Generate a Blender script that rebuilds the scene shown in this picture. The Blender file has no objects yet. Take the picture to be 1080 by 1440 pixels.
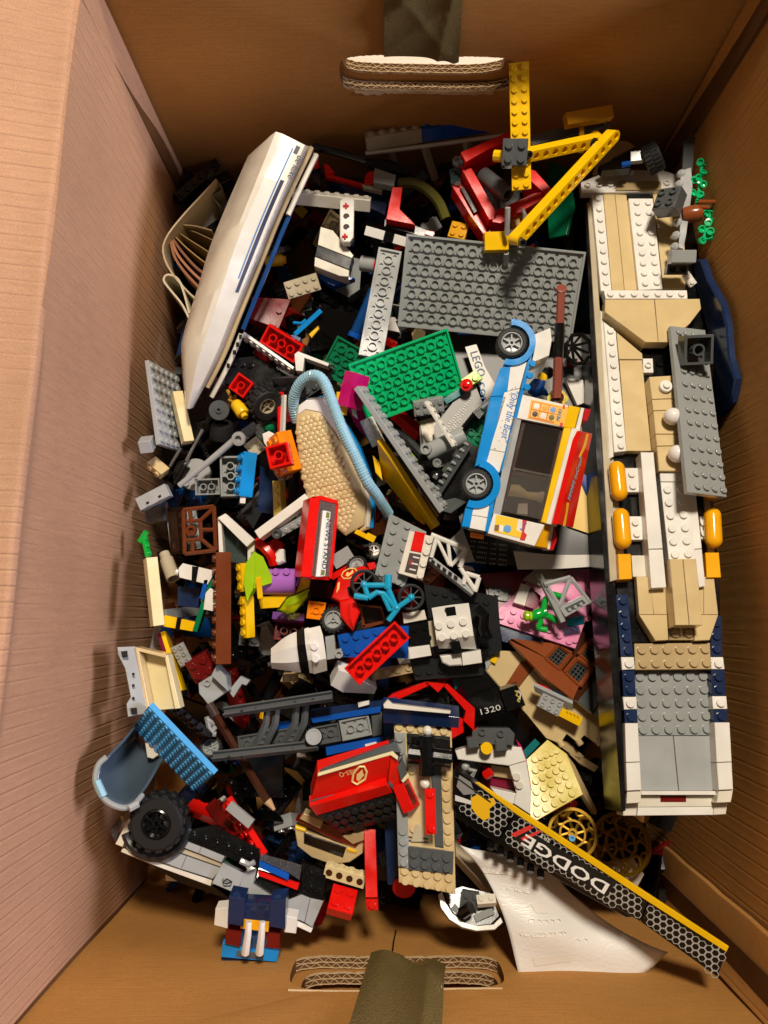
import bpy, bmesh, math, random
from mathutils import Vector as V, Matrix, Euler
from math import sin, cos, pi, radians

# ------------------------------------------------------------------ camera, light, exposure
sc = bpy.context.scene
FPX = 1080.0                     # focal length in photo pixels (photo 1080 x 1440)
HC = 720.0                       # camera height above the box floor, mm
EUL = Euler((radians(7.6), radians(0.6), 0.0), 'XYZ')
cd = bpy.data.cameras.new('camera'); cam = bpy.data.objects.new('camera', cd)
sc.collection.objects.link(cam); sc.camera = cam
cam.location = (0, 0, HC / 1000); cam.rotation_euler = EUL
cd.sensor_fit = 'HORIZONTAL'; cd.sensor_width = 36.0; cd.lens = 36.0
cd.clip_start = 0.01; cd.clip_end = 50

w = bpy.data.worlds.new('World'); sc.world = w; w.use_nodes = True
bg = w.node_tree.nodes['Background']
bg.inputs[0].default_value = (1.0, 0.82, 0.62, 1); bg.inputs[1].default_value = 0.08


def lamp(name, loc, target, size, power, col):
    l = bpy.data.lights.new(name, 'AREA'); l.shape = 'DISK'; l.size = size; l.energy = power; l.color = col
    o = bpy.data.objects.new(name, l); sc.collection.objects.link(o)
    o.location = loc; o.rotation_euler = (V(target) - V(loc)).to_track_quat('-Z', 'Y').to_euler()
    return o


lamp('ceiling_lamp', (0.16, 0.88, 1.62), (0, 0, 0.15), 0.27, 31.5, (1.0, 0.88, 0.72))
lamp('window_light', (1.55, 0.05, 0.86), (-0.2, 0.0, 0.25), 0.6, 31.0, (0.80, 0.79, 1.0))
sc.view_settings.view_transform = 'Standard'; sc.view_settings.look = 'None'
sc.view_settings.exposure = 0.0; sc.view_settings.gamma = 1.0
sc.view_settings.use_curve_mapping = False
sc.cycles.max_bounces = 8; sc.cycles.transparent_max_bounces = 12
sc.cycles.use_denoising = True
sc.cycles.sample_clamp_indirect = 6.0

# ------------------------------------------------------------------ helpers: pixels and planes
RM = EUL.to_matrix()
CAM = V((0, 0, HC))
rnd = random.Random(7)


def ray(u, v):
    return RM @ V(((u - 540) / FPX, -(v - 720) / FPX, -1.0))


def P(u, v, z):
    d = ray(u, v)
    return CAM + d * ((HC - z) / -d.z)


class Pl:
    """A plane in the box, through three photo points at given heights (or level at one height)."""
    def __init__(s, a, b=None, c=None):
        if b is None:
            s.o = V((0, 0, a)); s.n = V((0, 0, 1))
        else:
            A, B, C = P(*a), P(*b), P(*c)
            s.o = A; s.n = (B - A).cross(C - A).normalized()
            if s.n.dot(CAM - A) < 0: s.n = -s.n

    def __call__(s, u, v, h=0.0):
        d = ray(u, v); o = s.o + s.n * h
        return CAM + d * ((o - CAM).dot(s.n) / d.dot(s.n))


class MB:
    def __init__(s): s.v = []; s.f = []; s.m = []
    def add(s, v, f, m=0):
        n = len(s.v); s.v += [V(q) for q in v]; s.f += [[i + n for i in q] for q in f]; s.m += [m] * len(f); return s
    def join(s, o, fn=None, m=None):
        n = len(s.v); s.v += [fn(q) if fn else q.copy() for q in o.v]
        s.f += [[i + n for i in q] for q in o.f]; s.m += [m if m is not None else k for k in o.m]; return s


COL = sc.collection


def mk(name, mb, mats, parent=None, label=None, cat=None, group=None, kind=None, ang=32, origin=None, rec=True):
    if not isinstance(mats, (list, tuple)): mats = [mats]
    if origin is None:
        lo = V([min(q[i] for q in mb.v) for i in range(3)]); hi = V([max(q[i] for q in mb.v) for i in range(3)])
        origin = V(((lo.x + hi.x) / 2, (lo.y + hi.y) / 2, lo.z))
    me = bpy.data.meshes.new(name)
    me.from_pydata([tuple((q - origin) * 0.001) for q in mb.v], [], mb.f)
    for m in mats: me.materials.append(MAT(m) if isinstance(m, str) else m)
    if len(mats) > 1: me.polygons.foreach_set('material_index', mb.m)
    if ang:
        me.polygons.foreach_set('use_smooth', [True] * len(me.polygons))
        me.set_sharp_from_angle(angle=radians(ang))
    me.validate()
    if rec:
        bm = bmesh.new(); bm.from_mesh(me); bmesh.ops.recalc_face_normals(bm, faces=bm.faces); bm.to_mesh(me); bm.free()
    me.update()
    o = bpy.data.objects.new(name, me); COL.objects.link(o)
    o.location = origin * 0.001
    if parent is not None:
        par = parent
        o.parent = par
        base = par.location.copy(); q = par.parent
        while q is not None: base += q.location; q = q.parent
        o.location = origin * 0.001 - base
    tag(o, label, cat, group, kind)
    return o


def tag(o, label=None, cat=None, group=None, kind=None):
    if label: o['label'] = label
    if cat: o['category'] = cat
    if group: o['group'] = group
    if kind: o['kind'] = kind
    return o


def T(name, label, cat, u, v, z, group=None):
    o = bpy.data.objects.new(name, None); COL.objects.link(o)
    o.empty_display_size = 0.01; o.location = P(u, v, z) * 0.001
    return tag(o, label, cat, group)


# ------------------------------------------------------------------ materials
def s2l(c): return tuple((x / 12.92 if x <= .04045 else ((x + .055) / 1.055) ** 2.4) for x in c)
def hx(h): return s2l(tuple(int(h[i:i + 2], 16) / 255 for i in (0, 2, 4)))


PAL = dict(white='e9e6df', cream='dcd6c6', offwhite='ded8c8', tan='d3bb8a', sand='b7a076', lgrey='a3a6a6', grey='959998', dgrey='525657',
           char='232527', black='0a0a0b', red='e0140c', dred='6e100e', crimson='c0121c', blue='0f52b0', navy='182a4e', dblue='0d3f78',
           azure='0f8ad6', sky='62aee2', medblue='4f9fd6', yellow='f4c20d', dyellow='d69a04', float='f6ae10', orange='f58a06', green='0cb872',
           dgreen='08724a', bgreen='12a83c', lime='a3cf1c', magenta='c40c6c', pink='e58ab4', lilac='b06cc8', purple='6f3f8c', brown='6b3418',
           dbrown='42200f', rbrown='8a4724', teal='0c6f72', maroon='7a1230', olive='5d5a28', gold='b58a22', skin='f2c21a', ice='93bfd2',
           mauve='8c4b3f', turq='1f9fc4', ltan='e6d7a6', dirty='b9ad93', smoke='4a3a36', yellowed='d9c65a')
_M = {}


def nodes(name):
    m = bpy.data.materials.new(name); m.use_nodes = True
    nt = m.node_tree; return m, nt, nt.nodes['Principled BSDF']


def L(nt, a, b): nt.links.new(a, b)


def MAT(key):
    if key in _M: return _M[key]
    if key in PAL:                      # moulded plastic: slight colour drift, fine scuffs in the gloss, faint mould ripple
        m, nt, b = nodes('plastic_' + key)
        N = nt.nodes.new
        tc = N('ShaderNodeTexCoord'); oi = N('ShaderNodeObjectInfo')
        add = N('ShaderNodeVectorMath'); add.operation = 'MULTIPLY_ADD'
        L(nt, oi.outputs['Random'], add.inputs[0]); add.inputs[1].default_value = (3, 7, 5); L(nt, tc.outputs['Object'], add.inputs[2])
        n1 = N('ShaderNodeTexNoise'); n1.inputs['Scale'].default_value = 55; n1.inputs['Detail'].default_value = 5
        L(nt, add.outputs[0], n1.inputs['Vector'])
        n2 = N('ShaderNodeTexNoise'); n2.inputs['Scale'].default_value = 700; n2.inputs['Detail'].default_value = 3
        L(nt, add.outputs[0], n2.inputs['Vector'])
        hsv = N('ShaderNodeHueSaturation'); hsv.inputs['Color'].default_value = (*hx(PAL[key]), 1)
        mr = N('ShaderNodeMapRange'); mr.inputs['From Min'].default_value = .3; mr.inputs['From Max'].default_value = .7
        mr.inputs['To Min'].default_value = .92; mr.inputs['To Max'].default_value = 1.04
        L(nt, n1.outputs['Fac'], mr.inputs['Value']); L(nt, mr.outputs[0], hsv.inputs['Value'])
        n3 = N('ShaderNodeTexNoise'); n3.inputs['Scale'].default_value = 1300; n3.inputs['Detail'].default_value = 2; L(nt, add.outputs[0], n3.inputs['Vector'])
        du = N('ShaderNodeMapRange'); du.inputs['From Min'].default_value = .64; du.inputs['From Max'].default_value = .74; du.inputs['To Max'].default_value = .09; L(nt, n3.outputs['Fac'], du.inputs['Value'])
        dm = N('ShaderNodeMix'); dm.data_type = 'RGBA'; L(nt, du.outputs[0], dm.inputs[0]); L(nt, hsv.outputs[0], dm.inputs[6]); dm.inputs[7].default_value = (.42, .38, .33, 1)
        L(nt, dm.outputs[2], b.inputs['Base Color'])
        r = N('ShaderNodeMapRange'); r.inputs['From Min'].default_value = .35; r.inputs['From Max'].default_value = .7
        r.inputs['To Min'].default_value = .12; r.inputs['To Max'].default_value = .26
        L(nt, n1.outputs['Fac'], r.inputs['Value']); L(nt, r.outputs[0], b.inputs['Roughness'])
        bp = N('ShaderNodeBump'); bp.inputs['Strength'].default_value = .06; bp.inputs['Distance'].default_value = .0004
        L(nt, n2.outputs['Fac'], bp.inputs['Height']); L(nt, bp.outputs[0], b.inputs['Normal'])
        b.inputs['IOR'].default_value = 1.5
    elif key.startswith('ink_'):        # flat print
        m, nt, b = nodes(key); b.inputs['Base Color'].default_value = (*hx(key[4:]), 1); b.inputs['Roughness'].default_value = .45
    elif key.startswith('rub_'):        # tyre rubber
        m, nt, b = nodes(key); b.inputs['Base Color'].default_value = (*hx(key[4:]), 1); b.inputs['Roughness'].default_value = .62
        n = nt.nodes.new('ShaderNodeTexNoise'); n.inputs['Scale'].default_value = 900
        bp = nt.nodes.new('ShaderNodeBump'); bp.inputs['Strength'].default_value = .2; bp.inputs['Distance'].default_value = .0003
        L(nt, n.outputs['Fac'], bp.inputs['Height']); L(nt, bp.outputs[0], b.inputs['Normal'])
    elif key.startswith('met_'):
        m, nt, b = nodes(key); b.inputs['Base Color'].default_value = (*hx(key[4:]), 1)
        b.inputs['Metallic'].default_value = .75; b.inputs['Roughness'].default_value = .33
        n = nt.nodes.new('ShaderNodeTexNoise'); n.inputs['Scale'].default_value = 300
        r = nt.nodes.new('ShaderNodeMapRange'); r.inputs['To Min'].default_value = .22; r.inputs['To Max'].default_value = .5
        L(nt, n.outputs['Fac'], r.inputs['Value']); L(nt, r.outputs[0], b.inputs['Roughness'])
    elif key.startswith('clear_'):      # clear and tinted plastic
        m, nt, b = nodes(key); b.inputs['Base Color'].default_value = (*hx(key[6:]), 1)
        b.inputs['Transmission Weight'].default_value = .92; b.inputs['Roughness'].default_value = .06; b.inputs['IOR'].default_value = 1.25
        n = nt.nodes.new('ShaderNodeTexNoise'); n.inputs['Scale'].default_value = 240; n.inputs['Detail'].default_value = 4
        r = nt.nodes.new('ShaderNodeMapRange'); r.inputs['To Min'].default_value = .0; r.inputs['To Max'].default_value = .16
        L(nt, n.outputs['Fac'], r.inputs['Value']); L(nt, r.outputs[0], b.inputs['Roughness'])
    elif key.startswith('tint_'):       # see-through coloured plastic over a dark gap: half of the light scatters back
        m, nt, b = nodes(key); b.inputs['Base Color'].default_value = (*hx(key[5:]), 1)
        b.inputs['Transmission Weight'].default_value = .45; b.inputs['Roughness'].default_value = .1; b.inputs['IOR'].default_value = 1.4
    elif key.startswith('paper_'):
        m, nt, b = nodes(key); b.inputs['Roughness'].default_value = .7
        n = nt.nodes.new('ShaderNodeTexNoise'); n.inputs['Scale'].default_value = 140; n.inputs['Detail'].default_value = 6
        mx = nt.nodes.new('ShaderNodeMix'); mx.data_type = 'RGBA'
        c = hx(key[6:]); mx.inputs[6].default_value = (*[x * .86 for x in c], 1); mx.inputs[7].default_value = (*c, 1)
        L(nt, n.outputs['Fac'], mx.inputs[0]); L(nt, mx.outputs[2], b.inputs['Base Color'])
        bp = nt.nodes.new('ShaderNodeBump'); bp.inputs['Strength'].default_value = .15; bp.inputs['Distance'].default_value = .0006
        L(nt, n.outputs['Fac'], bp.inputs['Height']); L(nt, bp.outputs[0], b.inputs['Normal'])
    elif key.startswith('gloss_'):      # coated magazine paper
        m, nt, b = nodes(key); b.inputs['Base Color'].default_value = (*hx(key[6:]), 1); b.inputs['Roughness'].default_value = .42
    else:
        raise KeyError(key)
    _M[key] = m
    return m


def cardboard(name, axis, base='b98248', flute=9.0, amp=.6, lines=.5):
    """Kraft liner: fibre speckle, stains, flute ridges running across `axis` (object space, metres)."""
    m, nt, b = nodes(name); N = nt.nodes.new
    tc = N('ShaderNodeTexCoord')
    sp = N('ShaderNodeSeparateXYZ'); L(nt, tc.outputs['Object'], sp.inputs[0])
    big = N('ShaderNodeTexNoise'); big.inputs['Scale'].default_value = 6; big.inputs['Detail'].default_value = 6; L(nt, tc.outputs['Object'], big.inputs['Vector'])
    mp = N('ShaderNodeMapping'); L(nt, tc.outputs['Object'], mp.inputs[0])
    sclv = {'x': (420, 60, 60), 'y': (60, 420, 60), 'z': (60, 60, 420)}[axis]
    mp.inputs['Scale'].default_value = sclv
    fib = N('ShaderNodeTexNoise'); fib.inputs['Scale'].default_value = 1.2; fib.inputs['Detail'].default_value = 8; L(nt, mp.outputs[0], fib.inputs['Vector'])
    fine = N('ShaderNodeTexNoise'); fine.inputs['Scale'].default_value = 1500; fine.inputs['Detail'].default_value = 3; L(nt, tc.outputs['Object'], fine.inputs['Vector'])
    # flute ridges: wobbling saw-like creases
    wob = N('ShaderNodeTexNoise'); wob.inputs['Scale'].default_value = 7; L(nt, tc.outputs['Object'], wob.inputs['Vector'])
    ma = N('ShaderNodeMath'); ma.operation = 'MULTIPLY_ADD'
    L(nt, wob.outputs['Fac'], ma.inputs[0]); ma.inputs[1].default_value = .0016; L(nt, sp.outputs['XYZ'.index(axis.upper())], ma.inputs[2])
    fr_ = N('ShaderNodeMath'); fr_.operation = 'MULTIPLY'; L(nt, ma.outputs[0], fr_.inputs[0]); fr_.inputs[1].default_value = 1000.0 / flute * 2 * pi
    sn = N('ShaderNodeMath'); sn.operation = 'SINE'; L(nt, fr_.outputs[0], sn.inputs[0])
    ab = N('ShaderNodeMath'); ab.operation = 'MULTIPLY_ADD'; L(nt, sn.outputs[0], ab.inputs[0]); ab.inputs[1].default_value = .5; ab.inputs[2].default_value = .5
    pw = N('ShaderNodeMath'); pw.operation = 'POWER'; L(nt, ab.outputs[0], pw.inputs[0]); pw.inputs[1].default_value = 16.0
    inv = N('ShaderNodeMath'); inv.operation = 'MULTIPLY'; L(nt, pw.outputs[0], inv.inputs[0])
    msk = N('ShaderNodeMapRange'); msk.inputs['From Min'].default_value = .35; msk.inputs['From Max'].default_value = .6; L(nt, big.outputs['Fac'], msk.inputs['Value'])
    L(nt, msk.outputs[0], inv.inputs[1])
    ramp = N('ShaderNodeValToRGB'); c = hx(base)
    ramp.color_ramp.elements[0].position = .3; ramp.color_ramp.elements[0].color = (*[x * y for x, y in zip(c, (.70, .68, .66))], 1)
    ramp.color_ramp.elements[1].position = .72; ramp.color_ramp.elements[1].color = (*[x * y for x, y in zip(c, (1.08, 1.06, 1.05))], 1)
    mixf = N('ShaderNodeMath'); mixf.operation = 'MULTIPLY_ADD'; L(nt, fib.outputs['Fac'], mixf.inputs[0]); mixf.inputs[1].default_value = .3
    hb = N('ShaderNodeMath'); hb.operation = 'MULTIPLY'; L(nt, big.outputs['Fac'], hb.inputs[0]); hb.inputs[1].default_value = .7
    L(nt, hb.outputs[0], mixf.inputs[2]); L(nt, mixf.outputs[0], ramp.inputs[0])
    mul = N('ShaderNodeMix'); mul.data_type = 'RGBA'; mul.blend_type = 'MULTIPLY'
    mf = N('ShaderNodeMapRange'); mf.inputs['From Min'].default_value = .3; mf.inputs['From Max'].default_value = .7; mf.inputs['To Min'].default_value = .8; mf.inputs['To Max'].default_value = 1.1
    L(nt, fine.outputs['Fac'], mf.inputs['Value'])
    mul.inputs[0].default_value = 1.0; L(nt, ramp.outputs[0], mul.inputs[6]); L(nt, mf.outputs[0], mul.inputs[7])
    L(nt, mul.outputs[2], b.inputs['Base Color']); b.inputs['Roughness'].default_value = .78
    b.inputs['Specular IOR Level'].default_value = .25
    h1 = N('ShaderNodeMath'); h1.operation = 'MULTIPLY'; L(nt, inv.outputs[0], h1.inputs[0]); h1.inputs[1].default_value = -lines
    h2 = N('ShaderNodeMath'); h2.operation = 'MULTIPLY_ADD'; L(nt, fib.outputs['Fac'], h2.inputs[0]); h2.inputs[1].default_value = .10; L(nt, h1.outputs[0], h2.inputs[2])
    h3 = N('ShaderNodeMath'); h3.operation = 'MULTIPLY_ADD'; L(nt, ab.outputs[0], h3.inputs[0]); h3.inputs[1].default_value = .22 * lines; L(nt, h2.outputs[0], h3.inputs[2])
    h4 = N('ShaderNodeMath'); h4.operation = 'MULTIPLY_ADD'; L(nt, big.outputs['Fac'], h4.inputs[0]); h4.inputs[1].default_value = 2.6; L(nt, h3.outputs[0], h4.inputs[2])
    bp = N('ShaderNodeBump'); bp.inputs['Strength'].default_value = amp; bp.inputs['Distance'].default_value = .0011
    L(nt, h4.outputs[0], bp.inputs['Height']); L(nt, bp.outputs[0], b.inputs['Normal'])
    return m


# ------------------------------------------------------------------ mesh kit
def box8(c000, ex, ey, ez, ch=0.0):
    """Box from corner with edge vectors, optionally chamfered."""
    mb = MB(); c = V(c000); ex, ey, ez = V(ex), V(ey), V(ez)
    if ch <= 0:
        vs = [c, c + ex, c + ex + ey, c + ey]; vs += [q + ez for q in vs]
        return mb.add(vs, [[3, 2, 1, 0], [4, 5, 6, 7], [0, 1, 5, 4], [1, 2, 6, 5], [2, 3, 7, 6], [3, 0, 4, 7]])
    o = c + (ex + ey + ez) / 2
    l = [ex.length / 2, ey.length / 2, ez.length / 2]
    A = [ex.normalized(), ey.normalized(), ez.normalized()]
    ch = min([ch] + [q * .45 for q in l])
    vs = []; idx = {}
    for sx in (-1, 1):
        for sy in (-1, 1):
            for sz in (-1, 1):
                s = (sx, sy, sz)
                for k in range(3):
                    p = o.copy()
                    for j in range(3): p = p + A[j] * (s[j] * (l[j] - (0 if j == k else ch)))
                    idx[(s, k)] = len(vs); vs.append(p)
    fs = []
    for k in range(3):
        a, b_ = (k + 1) % 3, (k + 2) % 3
        for sg in (-1, 1):
            q = []
            for (pa, pb) in ((-1, -1), (1, -1), (1, 1), (-1, 1)):
                s = [0, 0, 0]; s[k] = sg; s[a] = pa; s[b_] = pb; q.append(idx[(tuple(s), k)])
            fs.append(q if sg > 0 else q[::-1])
    for k in range(3):          # edges along k
        a, b_ = (k + 1) % 3, (k + 2) % 3
        for pa in (-1, 1):
            for pb in (-1, 1):
                s0 = [0, 0, 0]; s0[a] = pa; s0[b_] = pb; s1 = list(s0); s0[k] = -1; s1[k] = 1
                q = [idx[(tuple(s0), a)], idx[(tuple(s1), a)], idx[(tuple(s1), b_)], idx[(tuple(s0), b_)]]
                fs.append(q if pa * pb < 0 else q[::-1])
    for sx in (-1, 1):
        for sy in (-1, 1):
            for sz in (-1, 1):
                s = (sx, sy, sz); q = [idx[(s, 0)], idx[(s, 1)], idx[(s, 2)]]
                fs.append(q if sx * sy * sz > 0 else q[::-1])
    return mb.add(vs, fs)


def bx(x0, x1, y0, y1, z0, z1, ch=0.03): return box8((x0, y0, z0), (x1 - x0, 0, 0), (0, y1 - y0, 0), (0, 0, z1 - z0), ch)


def basis(n):
    n = n.normalized(); a = V((1, 0, 0)) if abs(n.x) < .8 else V((0, 1, 0))
    e1 = n.cross(a).normalized(); return e1, n.cross(e1)


def lathe(prof, o, n, seg=16, m=0, cap0=True, cap1=True):
    """prof: list of (r, h) from base to top, about axis n through o."""
    mb = MB(); n = n.normalized(); e1, e2 = basis(n); vs = []; fs = []
    for r, h in prof:
        for k in range(seg):
            a = 2 * pi * k / seg; vs.append(o + n * h + (e1 * cos(a) + e2 * sin(a)) * r)
    for i in range(len(prof) - 1):
        for k in range(seg):
            k2 = (k + 1) % seg; fs.append([i * seg + k, i * seg + k2, (i + 1) * seg + k2, (i + 1) * seg + k])
    if cap0 and prof[0][0] > 1e-6: fs.append(list(range(seg))[::-1])
    if cap1 and prof[-1][0] > 1e-6: fs.append([(len(prof) - 1) * seg + k for k in range(seg)])
    return mb.add(vs, fs, m)


def stud(o, n, r, h, seg=12): return lathe([(r, -.2 * h), (r, h * .9), (r * .9, h)], o, n, seg, cap0=False)


def tubemesh(o, n, ro, ri, h, seg=14):
    return lathe([(ro, 0), (ro, h), (ri, h), (ri, h * .08), (0.001, h * .08)], o, n, seg, cap0=False, cap1=False)


def sweep(pts, r, seg=10, caps=True, ridge=0.0, period=3.0):
    """Round hose or rod through world points (mm)."""
    mb = MB(); pts = [V(p) for p in pts]; vs = []; fs = []
    t0 = (pts[1] - pts[0]).normalized(); e1, e2 = basis(t0); acc = 0
    for i, p in enumerate(pts):
        t = (pts[min(i + 1, len(pts) - 1)] - pts[max(i - 1, 0)]).normalized()
        e1 = (e1 - t * e1.dot(t)).normalized(); e2 = t.cross(e1)
        if i: acc += (p - pts[i - 1]).length
        rr = (r[i] if isinstance(r, (list, tuple)) else r)
        if ridge: rr += ridge * (1 if (acc % period) < period / 2 else -1)
        for k in range(seg):
            a = 2 * pi * k / seg; vs.append(p + (e1 * cos(a) + e2 * sin(a)) * rr)
    for i in range(len(pts) - 1):
        for k in range(seg):
            k2 = (k + 1) % seg; fs.append([i * seg + k, i * seg + k2, (i + 1) * seg + k2, (i + 1) * seg + k])
    if caps: fs.append(list(range(seg))[::-1]); fs.append([(len(pts) - 1) * seg + k for k in range(seg)])
    return mb.add(vs, fs)


def catmull(pts, n):
    pts = [V(p) for p in pts]; out = []
    q = [pts[0] * 2 - pts[1]] + pts + [pts[-1] * 2 - pts[-2]]
    m = len(pts) - 1
    for i in range(n):
        t = i / (n - 1) * m; k = min(int(t), m - 1); s = t - k
        a, b_, c, d = q[k], q[k + 1], q[k + 2], q[k + 3]
        out.append(.5 * ((2 * b_) + (c - a) * s + (2 * a - 5 * b_ + 4 * c - d) * s * s + (3 * b_ - a - 3 * c + d) * s ** 3))
    return out


def fr(p0, p1, L_, roll=0.0, k=None):
    """Frame: local x runs p0->p1 (photo point + height), local z turned towards the camera and rolled about x. Local unit = one stud."""
    A, B = P(*p0), P(*p1); X = (B - A); s = X.length / L_ if k is None else k; X = X.normalized()
    Z0 = (CAM - (A + B) / 2); Z0 = (Z0 - X * Z0.dot(X)).normalized(); Y0 = Z0.cross(X)
    r = radians(roll); Z = Z0 * cos(r) + Y0 * sin(r); Y = Y0 * cos(r) - Z0 * sin(r)
    return lambda q: A + X * (q.x * s) + Y * (q.y * s) + Z * (q.z * s)


def brick(nx, ny, h=1.2, studs=True, under=False, skip=None, ch=.035, hollow_stud=False):
    """Moulded brick/plate/tile in stud units, origin at the middle of one short end, base z=0."""
    mb = MB(); y0, y1 = -ny / 2, ny / 2; g = .012
    if not under:
        mb.join(bx(g, nx - g, y0 + g, y1 - g, 0, h, ch))
    else:
        wt = .19; top = min(.2, h * .42)
        c = .03
        # outer skin
        vs = []
        ring = lambda i, z: [V((g + i, y0 + g + i, z)), V((nx - g - i, y0 + g + i, z)), V((nx - g - i, y1 - g - i, z)), V((g + i, y1 - g - i, z))]
        rs = [ring(c, h), ring(0, h - c), ring(0, c), ring(c, 0), ring(wt, 0), ring(wt, h - top)]
        for r_ in rs: vs += r_
        fs = [[0, 1, 2, 3]]
        for i in range(5):
            for k in range(4):
                k2 = (k + 1) % 4; fs.append([i * 4 + k, (i + 1) * 4 + k, (i + 1) * 4 + k2, i * 4 + k2])
        mb.add(vs, fs)
        # cavity ceiling made of cells, each with a pit behind its stud
        z = h - top; sg = 8; rp = .165
        for i in range(nx):
            for j in range(ny):
                cx, cy = i + .5, y0 + j + .5
                xa, xb = (wt if i == 0 else i), (nx - wt if i == nx - 1 else i + 1)
                ya, yb = (y0 + wt if j == 0 else y0 + j), (y1 - wt if j == ny - 1 else y0 + j + 1)
                out = [V((xb, cy, z)), V((xb, yb, z)), V((cx, yb, z)), V((xa, yb, z)), V((xa, cy, z)), V((xa, ya, z)), V((cx, ya, z)), V((xb, ya, z))]
                inn = [V((cx + rp * cos(2 * pi * k / 8), cy + rp * sin(2 * pi * k / 8), z)) for k in range(8)]
                dp = [q + V((0, 0, top * .8)) for q in inn]
                fs = []
                for k in range(8):
                    k2 = (k + 1) % 8; fs.append([k, 8 + k, 8 + k2, k2]); fs.append([8 + k, 16 + k, 16 + k2, 8 + k2])
                fs.append([16 + k for k in range(8)])
                mb.add(out + inn + dp, fs)
        if nx > 1 and ny > 1:
            for i in range(1, nx):
                for j in range(1, ny):
                    mb.join(tubemesh(V((i, y0 + j, h - top)), V((0, 0, -1)), .405, .30, h - top - .01))
            if h > 1 and nx > 2:
                for i in range(2, nx, 2):
                    mb.join(bx(i - .03, i + .03, y0 + .1, y0 + ny / 2 - .4 if ny == 2 else y0 + .6, .15, h - .1, 0))
                    mb.join(bx(i - .03, i + .03, y1 - ny / 2 + .4 if ny == 2 else y1 - .6, y1 - .1, .15, h - .1, 0))
        elif nx > 1:
            for i in range(1, nx): mb.join(lathe([(.2, 0), (.2, h - top - .01)], V((i, 0, h - top)), V((0, 0, -1)), 10))
        elif ny > 1:
            for j in range(1, ny): mb.join(lathe([(.2, 0), (.2, h - top - .01)], V((.5, y0 + j, h - top)), V((0, 0, -1)), 10))
    if studs:
        for i in range(nx):
            for j in range(ny):
                if skip and skip(i, j): continue
                o = V((i + .5, y0 + j + .5, h))
                if hollow_stud: mb.join(lathe([(.3, -.02), (.3, .2), (.2, .2), (.2, .05), (.001, .05)], o, V((0, 0, 1)), 12, cap0=False, cap1=False))
                else: mb.join(stud(o, V((0, 0, 1)), .3, .205))
    return mb


def cheese(nx, ny, h=1.2, lip=.2, flat=0.0, studs=True):
    """Slope brick: rises from a low lip at +y to full height at -y; `flat` studs row depth at the top."""
    mb = MB(); y0, y1 = -ny / 2, ny / 2; f = y0 + flat
    pr = [(y0, 0), (y1, 0), (y1, lip), (f, h), (y0, h)] if flat else [(y0, 0), (y1, 0), (y1, lip), (y0, h)]
    n = len(pr); vs = [V((0, a, b_)) for a, b_ in pr] + [V((nx, a, b_)) for a, b_ in pr]
    fs = [list(range(n))[::-1], [n + k for k in range(n)]] + [[k, (k + 1) % n, n + (k + 1) % n, n + k] for k in range(n)]
    fs = [q[::-1] for q in fs]
    mb.add(vs, fs)
    if flat and studs:
        for i in range(nx): mb.join(stud(V((i + .5, y0 + flat / 2, h)), V((0, 0, 1)), .3, .2))
    return mb


def slab(pl, pts, h=0.0, t=3.2, c=.25, side=None):
    """Traced outline on plane pl at height h, extruded t mm down its normal, top edge chamfered."""
    w3 = [pl(u, v, h) for u, v in pts]; n = pl.n
    ar = sum((w3[i] - w3[0]).cross(w3[(i + 1) % len(w3)] - w3[0]).dot(n) for i in range(len(w3)))
    if ar < 0: w3 = w3[::-1]
    k = len(w3); ins = []
    for i in range(k):
        a = (w3[i] - w3[i - 1]).normalized(); b_ = (w3[(i + 1) % k] - w3[i]).normalized()
        na, nb = n.cross(a), n.cross(b_); m = na + nb
        d = m.length_squared
        ins.append(w3[i] + (m * (2 * c / d) if d > .2 else V((0, 0, 0))))
    vs = ins + [q - n * c for q in w3] + [q - n * t for q in w3]
    fs = [list(range(k))]
    for i in range(2):
        for j in range(k):
            j2 = (j + 1) % k; fs.append([i * k + j, (i + 1) * k + j, (i + 1) * k + j2, i * k + j2])
    fs.append([2 * k + j for j in range(k)][::-1])
    return MB().add(vs, fs)


def studs_on(mb, pl, h, a, b=None, n=1, c=None, d=None, m=1, r=2.5, hh=1.8, hollow=False, seg=12):
    """Studs on a plane: a row from photo point a to b, or an n x m grid with corners a b / c d."""
    for j in range(m):
        for i in range(n):
            s = i / (n - 1) if n > 1 else 0; t = j / (m - 1) if m > 1 else 0
            A = V(a); B = V(b) if b else A
            top = A.lerp(B, s)
            q = top if c is None else top.lerp(V(c).lerp(V(d), s), t)
            o = pl(q.x, q.y, h)
            if hollow: mb.join(lathe([(r, -.2), (r, hh), (r * .62, hh), (r * .62, .3), (.01, .3)], o, pl.n, seg, cap0=False, cap1=False))
            else: mb.join(stud(o, pl.n, r, hh, seg))
    return mb


def ribbon(pts, depth, thick, ddir=V((0, 0, -1)), n=20):
    """Bent sheet: polyline of photo points seen edge-on, running `depth` mm along ddir."""
    q = catmull([P(*p) for p in pts], n); mb = MB(); vs = []; fs = []
    for i, p in enumerate(q):
        t = (q[min(i + 1, n - 1)] - q[max(i - 1, 0)]).normalized(); s = t.cross(ddir).normalized() * thick / 2
        vs += [p - s, p + s, p + s + ddir * depth, p - s + ddir * depth]
    for i in range(n - 1):
        for k in range(4):
            k2 = (k + 1) % 4; fs.append([i * 4 + k, i * 4 + k2, i * 4 + 4 + k2, i * 4 + 4 + k])
    fs += [[0, 1, 2, 3][::-1], [(n - 1) * 4 + k for k in range(4)]]
    return mb.add(vs, fs)


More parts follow.
